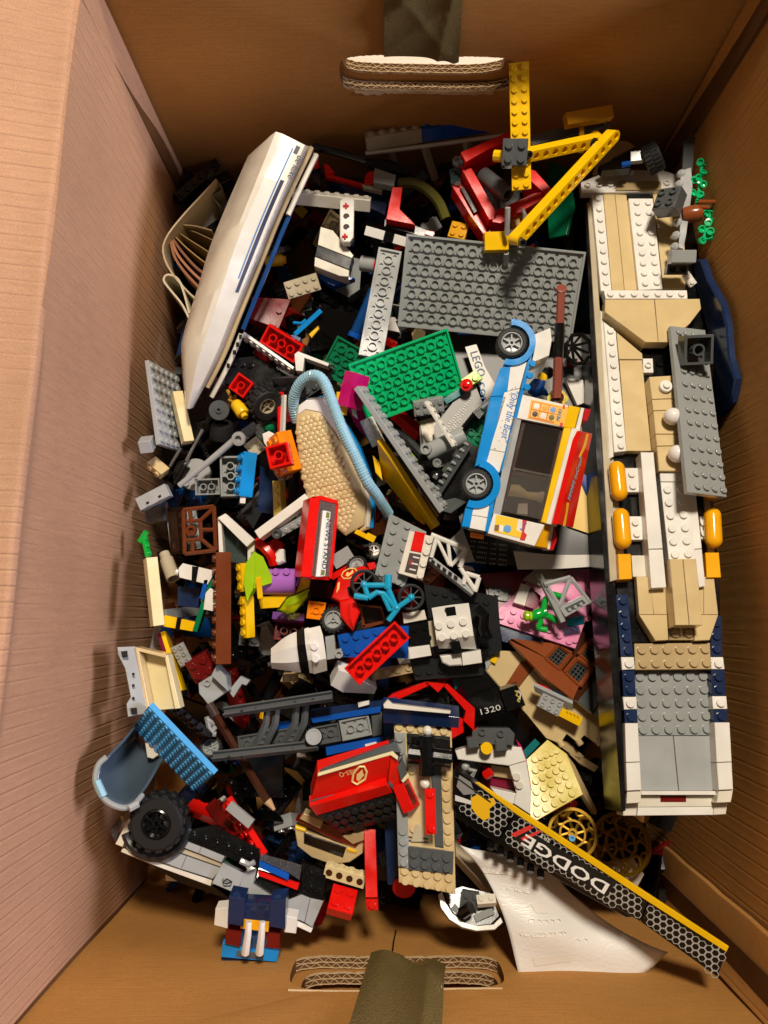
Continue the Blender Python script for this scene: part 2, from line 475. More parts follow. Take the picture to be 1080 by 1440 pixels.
def loft(tracks, n=24, closed=False):
    """Surface through several tracks (lists of world points); closed joins last track to first."""
    q = [catmull(t, n) for t in tracks]; k = len(q); vs = []; fs = []
    for i in range(n):
        for t in q: vs.append(t[i])
    for i in range(n - 1):
        for j in range(k if closed else k - 1):
            j2 = (j + 1) % k; fs.append([i * k + j, i * k + j2, (i + 1) * k + j2, (i + 1) * k + j])
    if closed: fs += [list(range(k))[::-1], [(n - 1) * k + j for j in range(k)]]
    return MB().add(vs, fs)


def rodp(pts, r, **kw): return sweep([P(*p) for p in pts], r, **kw)


def wheel(parent, o, n, R, W, tread=18, rub='rub_161616', rim='lgrey', spokes=6, rimr=.62, knob=1.0):
    """Tyre with tread blocks and a spoked rim, axis n pointing out of the visible face; o = centre of that face."""
    n = n.normalized(); e1, e2 = basis(n)
    ri = R * rimr
    mb = lathe([(ri, -W * .1), (ri * 1.05, 0), (R * .86, 0), (R * .95, -W * .12), (R * .95, -W * .88), (R * .86, -W), (ri, -W)], o, n, 28, cap0=False, cap1=False)
    for k in range(tread):
        a = 2 * pi * (k + .25) / tread; rd = e1 * cos(a) + e2 * sin(a); tg = n.cross(rd)
        wd = 2 * pi * R / tread * .55
        for half in (0, 1):
            sft = tg * (pi * R / tread if half else 0)
            mb.join(box8(o + rd * R * .9 - tg * wd / 2 - n * (W * (.5 + .44 * half)) + sft, rd * (R * .1 * knob), tg * wd, n * (W * .42), .3))
    ty = mk('tyre', mb, rub, parent)
    rm = lathe([(ri, -W), (ri, -W * .05), (ri * .88, -W * .02), (ri * .84, -W * .3), (ri * .2, -W * .34)], o, n, 24, cap0=False, cap1=False)
    rm.join(lathe([(ri * .3, -W * .35), (ri * .3, -W * .12), (ri * .16, -W * .12), (ri * .16, -W * .34), (.01, -W * .34)], o, n, 12, cap0=False, cap1=False))
    for k in range(spokes):
        a = 2 * pi * k / spokes; rd = e1 * cos(a) + e2 * sin(a); tg = n.cross(rd); wd = ri * .16
        rm.join(box8(o + rd * ri * .25 - tg * wd / 2 - n * W * .34, rd * ri * .62, tg * wd, n * W * .22, .15))
    mk('rim', rm, rim, parent)
    return ty


def text(parent, s, A, B, n, mat, size=None, name='lettering', fit=True, shear=0.0, off=.12, align_h=None, outline=None):
    """Printed lettering from world point A (baseline start) to B, face normal n."""
    cu = bpy.data.curves.new('t', 'FONT'); cu.body = s; cu.shear = shear; cu.resolution_u = 2
    if outline: cu.offset = outline
    ob = bpy.data.objects.new('t', cu); COL.objects.link(ob)
    dg = bpy.context.evaluated_depsgraph_get(); me = ob.evaluated_get(dg).to_mesh()
    vs = [q.co.copy() for q in me.vertices]; fs = [list(p.vertices) for p in me.polygons]
    ob.evaluated_get(dg).to_mesh_clear()
    bpy.data.objects.remove(ob); bpy.data.curves.remove(cu)
    x0, x1 = min(q.x for q in vs), max(q.x for q in vs)
    X = B - A; k = X.length / (x1 - x0); X = X.normalized(); n = n.normalized(); n = (n - X * n.dot(X)).normalized(); Y = n.cross(X)
    ky = (size / .72 if size else k)
    mb = MB().add([A + X * ((q.x - x0) * k) + Y * (q.y * ky) + n * off for q in vs], fs)
    return mk(name, mb, mat, parent, ang=0)


# shorthand: a fitted brick as a thing or a part
def B(name, mat, p0, p1, nx, ny, h=1.2, roll=0, label=None, cat=None, parent=None, k=None, yo=0.0, zo=0.0, **kw):
    g_ = fr(p0, p1, nx, roll, k); f = (lambda q: g_(q + V((0, yo, zo)))); mb = MB().join(brick(nx, ny, h, **kw), f)
    return mk(name, mb, mat, parent, label, cat)


def S(name, mat, pl, pts, h=0.0, t=3.2, parent=None, label=None, cat=None, st=None, c=.25, **kw):
    mb = slab(pl, pts, h, t, c)
    if st:
        for q in (st if isinstance(st, list) else [st]): studs_on(mb, pl, h, **q)
    return mk(name, mb, mat, parent, label, cat, **kw)

# ------------------------------------------------------------------ the cardboard box and the floor it stands on
TLc, TRc, BLc, BRc = V((-186, 400, 0)), V((232, 400, 0)), V((-217, -235, 0)), V((214, -235, 0))
RIM = 300.0
CB_END = cardboard('kraft_liner_end', 'z', 'c28c4a', flute=7.0, amp=.4, lines=.22)
CB_LEFT = cardboard('kraft_liner_left', 'y', 'bd9270', flute=8.7, amp=.5, lines=1.0)  # same board; pinker base puts the cool side light into the colour
CB_RIGHT = cardboard('kraft_liner_right', 'y', 'bd8746', flute=9.5, amp=.5, lines=.5)
CB_CUT = cardboard('kraft_cut_edge', 'x', 'dcc198', flute=5, amp=.3, lines=.1)
CB_DARK = cardboard('kraft_core', 'x', '6d4a28', flute=5, amp=.3, lines=.1)

m, nt, b = nodes('floor_boards'); tcn = nt.nodes.new('ShaderNodeTexCoord'); mpn = nt.nodes.new('ShaderNodeMapping'); mpn.inputs['Scale'].default_value = (2, 30, 1)
L(nt, tcn.outputs['Object'], mpn.inputs[0]); nn = nt.nodes.new('ShaderNodeTexNoise'); nn.inputs['Scale'].default_value = 4; nn.inputs['Detail'].default_value = 8; L(nt, mpn.outputs[0], nn.inputs['Vector'])
rp = nt.nodes.new('ShaderNodeValToRGB'); rp.color_ramp.elements[0].color = (.62, .50, .36, 1); rp.color_ramp.elements[1].color = (.82, .72, .56, 1)
L(nt, nn.outputs['Fac'], rp.inputs[0]); L(nt, rp.outputs[0], b.inputs['Base Color']); b.inputs['Roughness'].default_value = .4
FLOOR_MAT = m
mk('floor', MB().add([(-2500, -2500, -8), (2500, -2500, -8), (2500, 2500, -8), (-2500, 2500, -8)], [[0, 1, 2, 3]]), FLOOR_MAT, kind='structure', ang=0, origin=V((0, 0, -8)))

boxt = bpy.data.objects.new('cardboard_box', None); COL.objects.link(boxt); boxt.empty_display_size = .02
tag(boxt, 'large open brown corrugated cardboard box holding the jumble of toy bricks', 'box')


def grid_wall(name, A, Bq, z0, z1, mat, thick, out, nu=40, nv=16, bulge=None):
    """Wall sheet between two floor corners, subdivided so that it can bow; `out` points away from the box inside."""
    vs = []; fs = []
    for lay in (0, 1):
        for j in range(nv + 1):
            for i in range(nu + 1):
                s, t = i / nu, j / nv
                p = A.lerp(Bq, s) + V((0, 0, z0 + (z1 - z0) * t)) + out * (thick * lay + (bulge(s, t) if bulge else 0))
                vs.append(p)
    W = nu + 1; K = W * (nv + 1)
    for j in range(nv):
        for i in range(nu):
            a = j * W + i; q = [a, a + 1, a + 1 + W, a + W]; fs.append(q); fs.append([K + k for k in q][::-1])
    for i in range(nu):
        fs.append([i, K + i, K + i + 1, i + 1]); a = nv * W + i; fs.append([a, a + 1, K + a + 1, K + a])
    for j in range(nv):
        a = j * W; fs.append([a, a + W, K + a + W, K + a]); a = j * W + nu; fs.append([a, K + a, K + a + W, a + W])
    return mk(name, MB().add(vs, fs), mat, boxt)


nL = V((BLc.y - TLc.y, TLc.x - BLc.x, 0)).normalized()
if nL.x > 0: nL = -nL
nR = -nL
wv = lambda s, t: 1.6 * sin(s * 7 + t * 3) + 1.2 * sin(s * 17 + 1 + t * 5) * t
lw = grid_wall('side_panel', TLc + V((-1, -3, 0)), BLc + V((0, 3, 0)), 0, RIM, CB_LEFT, 5, nL, bulge=lambda s, t: wv(s, t) + 6 * sin(pi * s))
rw = grid_wall('side_panel', TRc + V((2, -4, 0)), BRc + V((0, 2, 0)), 0, RIM, CB_RIGHT, 5, nR, bulge=lambda s, t: wv(s + .3, t) + 22 * max(0, sin(pi * s)) ** .45 * (.7 + .3 * t))
# flap of the near side folded out over the rim (its crease is the pale ridge along the rim)
fl = []
A0, B0 = TLc + V((0, 6, RIM)), BLc + V((0, -4, RIM))
vs = []; fs = []; NU, NV = 30, 8
prof = [(0, 0), (-1, 1.4), (-3, 2.2), (-6, 2.4), (-20, 6.5), (-60, 19), (-120, 37), (-200, 60)]
for i in range(NU + 1):
    p = A0.lerp(B0, i / NU)
    for x, z in prof: vs.append(p + V((x - 4, 0, z + .8 * sin(i * .9) + .5 * sin(i * 2.3))))
for i in range(NU + 1):
    p = A0.lerp(B0, i / NU)
    for x, z in prof: vs.append(p + V((x - 4, 0, z - 5 + .8 * sin(i * .9))))
W = len(prof); K = W * (NU + 1)
for i in range(NU):
    for j in range(W - 1):
        a = i * W + j; q = [a, a + 1, a + 1 + W, a + W]; fs.append(q); fs.append([K + k for k in q][::-1])
    fs.append([i * W, i * W + W, K + i * W + W, K + i * W])
mk('flap', MB().add(vs, fs), CB_LEFT, boxt, ang=60)
mk('bottom_panel', box8((-220, -240, -5), (460, 0, 0), (0, 648, 0), (0, 0, 5)), CB_END, boxt)
# glue tab folded on to the far side panel
tb = MB(); y0, y1 = -233, -186
xr = lambda y: BRc.x + (TRc.x - BRc.x) * (y - BRc.y) / (TRc.y - BRc.y)
q = []
nz = 14
for k in range(nz + 1):
    z = k * RIM / nz; e = .5 * sin(k * 2.1)
    q.append((z, y1 + e))
vs = []; fs = []
for (z, ye) in q:
    for (y, off) in ((y0, 1.0), (ye - 1, .2), (ye, .8), (ye, 4.0)):
        vs.append(V((xr(y) + off + 3, y, z)))
for i in range(nz):
    for j in range(3):
        a = i * 4 + j; fs.append([a, a + 1, a + 5, a + 4])
mk('glue_tab', MB().add(vs, fs), CB_END, boxt)


def holed_sheet(name, y, out, x0, x1, hole, mat, thick=4.0, n=64):
    """End panel with a rounded hand hole. hole=(cx, cz, half width, half height, power, jitter)."""
    cx, cz, hw, hh, pw_, jit = hole; rj = random.Random(int(y * 7))
    an = [2 * pi * k / n for k in range(n)] + [math.atan2(zz - cz, xx - cx) % (2 * pi) for xx in (x0, x1) for zz in (0, RIM)]
    # denser sampling near the flat lips
    for k in range(90):
        X = -hw * .98 + hw * 1.96 * k / 89
        for sg in (-1, 1): an.append(math.atan2(sg * hh * max(0, 1 - abs(X / hw) ** pw_) ** (1 / pw_), X) % (2 * pi))
    an = sorted(set(round(a, 5) for a in an)); n = len(an); inn = []; out_ = []
    for a in an:
        c, s = cos(a), sin(a)
        r = 1 / ((abs(c) / hw) ** pw_ + (abs(s) / hh) ** pw_) ** (1 / pw_)
        inn.append((cx + r * c, cz + r * s + rj.uniform(-jit, jit)))
        ts = []
        if c > 1e-9: ts.append((x1 - cx) / c)
        if c < -1e-9: ts.append((x0 - cx) / c)
        if s > 1e-9: ts.append((RIM - cz) / s)
        if s < -1e-9: ts.append((0 - cz) / s)
        t = min(ts); out_.append((cx + t * c, cz + t * s))
    wob = lambda x, z: 1.2 * sin(x * .031 + z * .013) + .7 * sin(x * .011 - z * .037)
    vs = []
    for k, (x, z) in enumerate(inn + out_): vs.append(V((x, y + wob(x, z) * out, z)))
    for k, (x, z) in enumerate(inn + out_): vs.append(V((x, y + (thick + wob(x, z)) * out, z)))
    fs = []
    for k in range(n):
        k2 = (k + 1) % n
        fs += [[k, k2, n + k2, n + k], [2 * n + k, 3 * n + k, 3 * n + k2, 2 * n + k2], [k, 2 * n + k, 2 * n + k2, k2], [n + k, n + k2, 3 * n + k2, 3 * n + k]]
    mbh = MB().add(vs, fs); mbh.m = [1 if k % 4 == 2 else 0 for k in range(len(fs))]
    o = mk(name, mbh, [mat, CB_DARK], boxt, ang=25)
    return inn, wob


def lip_core(parent, inn, wob, y, out, thick, cz, seed):
    """Visible corrugation in the cut lower lip: two rows of zig-zag fluting between three liners, slightly proud of the cut."""
    lo = sorted([p for p in inn if p[1] < cz], key=lambda p: p[0]); rj = random.Random(seed)
    import bisect
    xs = [p[0] for p in lo]
    def zat(x):
        i = min(max(bisect.bisect(xs, x), 1), len(xs) - 1); a, b_ = lo[i - 1], lo[i]
        return a[1] + (b_[1] - a[1]) * ((x - a[0]) / max(b_[0] - a[0], 1e-6))
    def strip(f, w_, hgt, step=.9, mat=CB_CUT, nm='liner_edge'):
        vs = []; fs = []; x = xs[2]; k = 0
        while x < xs[-3]:
            d = f(x); z = zat(x) + hgt + rj.uniform(-.25, .35); yy = y + (d + wob(x, z)) * out
            vs += [V((x, yy, z - 2.5)), V((x, yy, z)), V((x, yy + w_ * out, z)), V((x, yy + w_ * out, z - 2.5))]; x += step; k += 1
        for i in range(k - 1):
            for j in range(3): fs.append([i * 4 + j, i * 4 + j + 1, i * 4 + 5 + j, i * 4 + 4 + j])
        mk(nm, MB().add(vs, fs), mat, parent)
    for d in (-.1, thick / 2 - .2, thick - .3): strip(lambda x: d + .15 * sin(x * .4 + seed), .42, .9)
    h = thick / 2 - .45
    for base, ph in ((.3, 0), (thick / 2 + .1, 1.3)):
        strip(lambda x: base + h * (.5 + .5 * math.asin(sin(x * 2 * pi / 7.2 + ph + .8 * sin(x * .13 + seed))) * 2 / pi), .36, .7, .7, nm='fluting')


bk = bpy.data.objects.new('end_panel', None); COL.objects.link(bk); bk.parent = boxt
plT = Pl(0); plT.o = V((0, 400, 0)); plT.n = V((0, -1, 0))
a_, b2 = plT(478, 110), plT(722, 110); cxT = (a_.x + b2.x) / 2; hwT = (b2.x - a_.x) / 2
zb, zt = plT(600, 129).z, plT(600, 77).z
inn, wob = holed_sheet('end_panel', 400, 1, TLc.x - 4, TRc.x + 4, (cxT, (zb + zt) / 2, hwT, (zt - zb) / 2, 4.6, .35), CB_END, 7)
lip_core(boxt, inn, wob, 400, 1, 7, (zb + zt) / 2 - 3, 1)
innO, wobO = holed_sheet('outer_end_panel', 409, 1, TLc.x - 4, TRc.x + 4, (cxT - 2, (zb + zt) / 2 + 6, hwT - 4, (zt - zb) / 2 - 3, 4.2, .35), CB_END, 7)
lip_core(boxt, innO, wobO, 409, 1, 7, (zb + zt) / 2 + 3, 2)
# torn liner hanging at the hole's lower edge
vs = []; fs = []; k = 0; x = cxT - hwT * .84; rj = random.Random(3)
while x < cxT + hwT * .8:
    d = rj.uniform(2.0, 4.6) + (3 if abs(x - cxT + hwT * .62) < 8 else 0)
    yy = 400 + wob(x, zb); vs += [V((x, yy + .6, zb + 2.2)), V((x, yy - 1.0, zb + 1.0 - d * .7)), V((x, yy - .3, zb + .6 - d * .7))]; x += 2.6; k += 1
for i in range(k - 1): fs += [[i * 3, i * 3 + 1, i * 3 + 4, i * 3 + 3], [i * 3 + 1, i * 3 + 2, i * 3 + 5, i * 3 + 4]]
mk('torn_liner', MB().add(vs, fs), CB_CUT, boxt)
bpy.data.objects.remove(bk)

plB = Pl(0); plB.o = V((0, -235, 0)); plB.n = V((0, 1, 0))
a_, b2 = plB(410, 1365), plB(708, 1372); cxB = (a_.x + b2.x) / 2; hwB = (b2.x - a_.x) / 2
zb2, zt2 = plB(560, 1343).z, plB(560, 1393).z
inn, wob = holed_sheet('end_panel', -235, -1, BLc.x - 4, BRc.x + 4, (cxB, (zb2 + zt2) / 2, hwB, (zt2 - zb2) / 2, 4.6, .4), CB_END, 7)
lip_core(boxt, inn, wob, -235, -1, 7, (zb2 + zt2) / 2 - 3, 5)
innO, wobO = holed_sheet('outer_end_panel', -243, -1, BLc.x - 4, BRc.x + 4, (cxB + 2, (zb2 + zt2) / 2 + 3, hwB - 5, (zt2 - zb2) / 2 - 2, 4.0, .4), CB_END, 7)
lip_core(boxt, innO, wobO, -243, -1, 7, (zb2 + zt2) / 2, 6)
mk('outer_flap', box8((BLc.x, -262, 0), (BRc.x - BLc.x, 0, 0), (0, 5, 0), (0, 0, RIM)), CB_END, boxt)
vs = []; fs = []; k = 0; x = cxB - hwB * .98; rj = random.Random(5)
while x < cxB + hwB * .98:
    d = rj.uniform(1.0, 2.4)
    yy = -235 - wob(x, zt2); vs += [V((x, yy - .5, zt2 + .6 + d * .3)), V((x, yy + .6, zt2 + d * .3 - .4)), V((x, yy + .1, zt2 - 1.0 - d * .3))]; x += 3.0; k += 1
for i in range(k - 1): fs += [[i * 3, i * 3 + 1, i * 3 + 4, i * 3 + 3], [i * 3 + 1, i * 3 + 2, i * 3 + 5, i * 3 + 4]]
mk('torn_liner', MB().add(vs, fs), CB_CUT, boxt)

# packing tape over both hand holes: wrinkled olive film
m, nt, b = nodes('olive_tape'); b.inputs['Base Color'].default_value = (.17, .125, .045, 1); b.inputs['Roughness'].default_value = .14
n1 = nt.nodes.new('ShaderNodeTexNoise'); n1.inputs['Scale'].default_value = 34; n1.inputs['Detail'].default_value = 1; n1.inputs['Distortion'].default_value = 2.2
bp = nt.nodes.new('ShaderNodeBump'); bp.inputs['Strength'].default_value = .5; bp.inputs['Distance'].default_value = .005
L(nt, n1.outputs['Fac'], bp.inputs['Height']); L(nt, bp.outputs[0], b.inputs['Normal'])
TAPE = m


def tape(pl, poly, lift, label, seed):
    """Film over a quad of photo points (4 corners), wrinkled, lifted off the panel."""
    a, b_, c, d = [pl(u, v, 1.2) for u, v in poly]; rj = random.Random(seed); n = 28; vs = []; fs = []
    fold = [(rj.uniform(-1, 1), rj.uniform(-1, 1), rj.uniform(0, 6.28), rj.uniform(.3, .8)) for _ in range(5)]
    for j in range(n + 1):
        for i in range(n + 1):
            s, t = i / n, j / n
            p = a.lerp(b_, s).lerp(d.lerp(c, s), t)
            w_ = sum(4.0 * am * (1 - abs(sin((fx * s + fy * t) * 3.2 + ph))) ** 4 for fx, fy, ph, am in fold)
            vs.append(p + pl.n * (lift(s, t) + w_))
    for j in range(n):
        for i in range(n): fs.append([j * (n + 1) + i, j * (n + 1) + i + 1, (j + 1) * (n + 1) + i + 1, (j + 1) * (n + 1) + i])
    return mk('packing_tape', MB().add(vs, fs), TAPE, label=label, cat='tape', ang=50)


tape(plT, [(541, -60), (654, -60), (645, 78), (540, 74)], lambda s, t: .8 + 1.5 * t, 'dark olive packing tape stuck above the top hand hole', 4)
tape(plB, [(483, 1470), (620, 1470), (627, 1369), (522, 1351)], lambda s, t: 1.2 + 3.5 * sin(t * 2.6) * t + 2.2 * t * sin(s * 9), 'wrinkled olive packing tape hanging across the bottom hand hole', 9)
mk('pen_mark', sweep([plB(u, v, .9) for u, v in ((557, 1308), (554, 1322), (552, 1338), (554, 1352))], .55, 6), 'ink_14100c', boxt)

# added dark strips block outside light in the gaps between the panels
for C_, dx, dy in ((TLc, -3, 3), (TRc, 3, 3), (BLc, -2, -2), (BRc, 3, -2)):
    sx = 1 if dx > 0 else -1; sy = 1 if dy > 0 else -1
    mb = box8(C_ + V((dx, dy - sy * 30, 0)), (sx * 3, 0, 0), (0, sy * 36, 0), (0, 0, RIM - 2))
    mb.join(box8(C_ + V((dx - sx * 25, dy + sy * .5, 0)), (sx * 25, 0, 0), (0, sy * 3, 0), (0, 0, RIM - 2)))
    mk('gap_blocker', mb, CB_DARK, boxt)

# ------------------------------------------------------------------ the big tan, white and navy ship along the right side
sp_ = Pl((850, 330, 150), (1000, 330, 150), (940, 1000, 215))
ship = T('brick_ship', 'long tan, white and navy brick ship lying along the right wall', 'toy ship', 940, 700, 100)
def sh(name, mat, pts, h=0, t=5, st=None, **kw): return S(name, mat, sp_, pts, h, t, ship, st=st, **kw)
sh('hull', 'black', [(842, 300), (990, 300), (1003, 700), (1012, 830), (1014, 902), (874, 904), (866, 820)], -9, 46)
sh('hull', 'black', [(874, 904), (1014, 902), (1016, 1010), (1010, 1120), (884, 1122), (880, 1010)], -19, 36)
sh('hull_side', 'black', [(822, 283), (831, 283), (852, 640), (866, 830), (880, 1140), (874, 1142), (852, 830), (838, 640)], -6, 40)
sh('side_panel', 'dirty', [(826, 285), (833, 285), (858, 640), (868, 815), (858, 818), (848, 640)], -3, 30)
sh('bow_plate', 'white', [(817, 256), (847, 244), (886, 239), (932, 239), (958, 248), (962, 269), (818, 271)], 1, 6,
   st=[dict(a=(826, 261), b=(858, 260), n=3, hollow=True), dict(a=(937, 258), b=(954, 258), n=2, hollow=True)])
sh('bow_tile', 'sand', [(870, 254), (930, 255), (930, 267), (866, 267)], 2.6, 4)
sh('edge_plate', 'white', [(832, 274), (848, 274), (860, 408), (845, 409)], 1, 8, st=dict(a=(841, 280), b=(852, 398), n=9))
sh('deck_tile', 'tan', [(848.5, 273), (864.5, 273), (878, 408), (860.5, 408)], -1, 7)
sh('deck_tile', 'tan', [(865, 273), (881, 274), (897, 408), (878.5, 408)], -1, 7)
sh('hinge_plate', 'char', [(881, 270), (914, 270), (914, 279), (882, 279)], -1.5, 4)
sh('long_plate', 'white', [(884, 279), (918, 279), (932, 406), (898, 408)], 3, 6, st=dict(a=(895, 286), b=(911, 286), n=2, c=(907, 399), d=(923, 398), m=9))
sh('deck_tile', 'tan', [(918, 270), (957, 269), (962, 300), (964, 406), (933, 406)], -1, 7)
sh('cross_plate', 'white', [(849, 408), (966, 408), (967, 420), (852, 420)], 4, 8, st=dict(a=(858, 414), b=(958, 414), n=7))
sh('deck_panel', 'tan', [(851, 421), (920, 421), (925.5, 481), (908, 481), (851, 439)], 6, 9)
sh('deck_panel', 'tan', [(921, 421), (984, 420), (986, 434), (970, 455), (940, 481), (926, 481)], 6, 9)
sh('tan_wedge', 'sand', [(851, 439), (908, 482), (905, 488), (849, 449)], -2, 6)
sh('edge_plate', 'white', [(849, 452), (866, 466), (881, 634), (864, 636)], -1, 8, st=dict(a=(858, 466), b=(873, 627), n=11))
sh('edge_plate', 'offwhite', [(844, 436), (849, 440), (863, 642), (854, 646)], -3, 14)
sh('deck_tile', 'tan', [(867, 467), (903, 497), (904, 505), (870.5, 505)], -2, 6)
sh('deck_tile', 'tan', [(871, 506.5), (903, 506.5), (916, 634), (881, 634)], -2, 6)
sh('cockpit', 'black', [(903, 488), (941, 486), (943, 532), (907, 536)], -7, 6, st=dict(a=(927, 512), n=1))
sh('cockpit_stud', 'white', [(904, 504), (918, 504), (919, 524), (905, 524)], -3, 5, st=dict(a=(911, 514), n=1, hollow=True))
for q in ([(913, 530), (946, 528), (950, 560), (917, 561)], [(917, 562), (950, 561), (952, 576), (919, 577)], [(919, 578), (952, 577), (956, 610), (922, 610)],
          [(922, 611), (956, 611), (958, 626), (924, 627)], [(924, 628), (958, 627), (962, 662), (927, 662)]):
    sh('spine_tile', 'tan', q, 9, 14)
def knob(name, mat, u, v, h, prof, pl=sp_, parent=ship): return mk(name, lathe(prof, pl(u, v, h), pl.n, 20), mat, parent)
knob('round_knob', 'white', 935, 545, 9, [(4.6, 0), (4.6, 2.6), (4.1, 3.1), (2.5, 3.1), (2.5, 4.8), (2.2, 5.0)])
ball = lambda r: [(r * sin(a * pi / 12), r - r * cos(a * pi / 12)) for a in range(13)]
knob('ball', 'white', 941.5, 591, 9, ball(6.2)); knob('ball', 'white', 948, 643, 9, ball(6.2))
sh('slope', 'white', [(928, 664), (963, 664), (965, 677), (929, 677)], 6, 8)
sh('long_plate', 'white', [(929, 678), (966, 678), (979, 790), (941, 790)], 5, 9, st=dict(a=(938, 689), b=(956.5, 688), n=2, c=(948.5, 780), d=(967, 779), m=6, r=2.7))
sh('rail', 'white', [(901, 636), (919, 636), (932, 771), (912, 772)], 6, 12)
sh('rail', 'white', [(912, 773), (932, 772.5), (937, 826), (916, 827)], 6, 12)
sh('rail', 'white', [(966, 680), (977, 680), (987, 771), (975, 772)], 4, 12)
sh('rail', 'white', [(976, 773), (987, 772), (992, 824), (983, 826)], 4, 12)
for q in ([(942, 786), (960, 786), (969, 879), (950, 879)], [(960.8, 786), (979, 786), (988, 879), (969.8, 879)]): sh('spine_tile', 'tan', q, 13, 16)
for q in ([(895, 811), (915, 811), (919, 864), (899, 864)], [(916, 827), (936, 827), (938, 864), (919.5, 864)], [(990, 811), (1004, 811), (1010, 864), (990, 864)],
          [(976, 826), (989.5, 826), (989.5, 864), (976, 864)]): sh('deck_tile', 'tan', q, 0, 6)
sh('corner_wedge', 'tan', [(899, 864.6), (938, 864.6), (940, 900), (922, 901)], 0, 9)
sh('corner_wedge', 'tan', [(976, 864.6), (1010, 864.6), (998, 900), (977, 901)], 0, 9)
sh('deck_plate', 'sand', [(940.5, 878), (976, 878), (977, 900), (941, 900)], -2, 6, st=dict(a=(949, 891), b=(968, 891), n=2, r=2.8))
def capsule(u0, v0, u1, v1, h, r, name='float', mat='float', pl=sp_, parent=ship):
    A, Bq = pl(u0, v0, h), pl(u1, v1, h); ax = (Bq - A); l = ax.length
    pr = [(r * sin(a * pi / 12), r - r * cos(a * pi / 12)) for a in range(7)] + [(r * cos(a * pi / 12), l - r + r * sin(a * pi / 12)) for a in range(7)]
    return mk(name, lathe(pr, A, ax, 18), mat, parent)
capsule(866, 649, 872, 704, 1, 5.7); capsule(872, 715, 877, 772, 1, 5.8); capsule(1001, 714, 1004, 771, 1, 5.8); capsule(996, 655, 1000, 704, 1, 5.6)
sh('marker_block', 'float', [(869, 779), (887, 779), (889, 814), (871, 815)], 2, 10)
sh('marker_block', 'float', [(992, 777), (1011, 777), (1014, 812), (994, 812)], 2, 10)
sh('float_mount', 'white', [(879, 658), (898, 658), (899, 692), (881, 692)], -3, 5, st=dict(a=(888, 667), b=(889.5, 684), n=2))
sh('float_mount', 'white', [(884, 726), (903, 726), (904, 759), (886, 759)], -3, 5, st=dict(a=(893, 735), b=(895, 751), n=2))
sh('float_mount', 'white', [(984, 726), (995, 726), (997, 758), (986, 758)], -3, 5, st=dict(a=(989, 736), b=(990, 751), n=2))
sh('float_mount', 'offwhite', [(888, 781), (911, 781), (914, 811), (890, 811)], -3, 5)
sh('side_hull', 'dirty', [(853, 646), (863, 646), (882, 816), (868, 819)], -7, 12)
sh('side_hull', 'offwhite', [(898, 660), (902, 660), (916, 812), (908, 812)], -5, 12)
sh('side_hull', 'dirty', [(990, 700), (998, 700), (1008, 812), (998, 812)], -7, 12)
# stern
sh('navy_strip', 'navy', [(866, 836), (883, 836), (891, 923), (873, 923)], -5, 10, st=dict(a=(876, 845), b=(883, 915), n=5, r=2.8))
sh('navy_strip', 'navy', [(1001, 866), (1015, 866), (1016, 923), (999, 923)], -5, 10, st=dict(a=(1007, 876), b=(1008, 913), n=3, r=2.8))
sh('white_plate', 'white', [(873.5, 924), (891.5, 924), (893, 941), (875, 942)], -4.2, 8, st=dict(a=(884, 933), n=1, r=2.8))
sh('white_plate', 'white', [(999.5, 924), (1017, 924), (1019, 941), (1000.5, 941)], -4.2, 8, st=dict(a=(1010, 933), n=1, r=2.8))
sh('deck_plate', 'sand', [(892, 905), (998.5, 904), (1000, 941), (893.5, 942)], -5, 6, st=dict(a=(902, 914), b=(991, 913), n=6, c=(904, 933), d=(993, 932), m=2, r=2.9))
sh('cargo_plate', 'grey', [(890, 943), (1003, 943), (1003, 1034), (897, 1034.5)], -13, 5, st=dict(a=(899, 952), b=(988, 951), n=6, c=(904, 1026), d=(994, 1025), m=5, r=2.9))
sh('ramp_tile', 'lgrey', [(898, 1035), (946.5, 1035), (954, 1112), (900, 1112)], -12, 5)
sh('ramp_tile', 'lgrey', [(947.5, 1035), (1003, 1035), (1009, 1112), (955, 1112)], -12, 5)
for q, nst in (([(875, 943), (892.5, 943), (894.5, 979), (877, 979)], ((884, 952), (886, 970), 2)), ([(878, 998.5), (896, 998), (897, 1016), (879, 1017)], ((887, 1008), (887, 1008), 1)),
               ([(1000, 942), (1019, 942), (1021, 978), (1002, 978)], ((1010, 952), (1011, 969), 2)), ([(1003.5, 998), (1023, 998), (1024, 1015), (1004.5, 1016)], ((1014, 1007), (1014, 1007), 1))):
    sh('navy_strip', 'navy', q, -5, 14, st=dict(a=nst[0], b=nst[1], n=nst[2], r=2.8))
sh('white_plate', 'white', [(876, 980), (895, 980), (896, 997), (878, 998)], -4.2, 9, st=dict(a=(886, 989), n=1, r=2.8))
sh('white_plate', 'white', [(1001.5, 979), (1021.5, 979), (1023, 997), (1003, 997)], -4.2, 9, st=dict(a=(1013, 988), n=1, r=2.8))
for q in ([(879, 1017), (897, 1017), (900, 1071), (880.5, 1072)], [(880.5, 1073), (900, 1072), (902, 1111), (882, 1112)], [(1005, 1016), (1026, 1016), (1029, 1071), (1008, 1072)],
          [(1008, 1073), (1029, 1072), (1031, 1110), (1011, 1111)]): sh('side_rail', 'white', q, -2, 18)
for q in ([(882, 1112.5), (902, 1111.5), (901, 1129), (881, 1130)], [(1011, 1111.5), (1031, 1110.5), (1028, 1128), (1008, 1129)]): sh('rail_end', 'offwhite', q, -4, 18)
sh('stern_bar', 'white', [(902, 1112.5), (1010, 1112.5), (1009, 1118), (902, 1118)], -8, 9)
sh('stern_panel', 'offwhite', [(899, 1119), (1003, 1118.5), (1003, 1134), (897, 1135)], -13, 8)
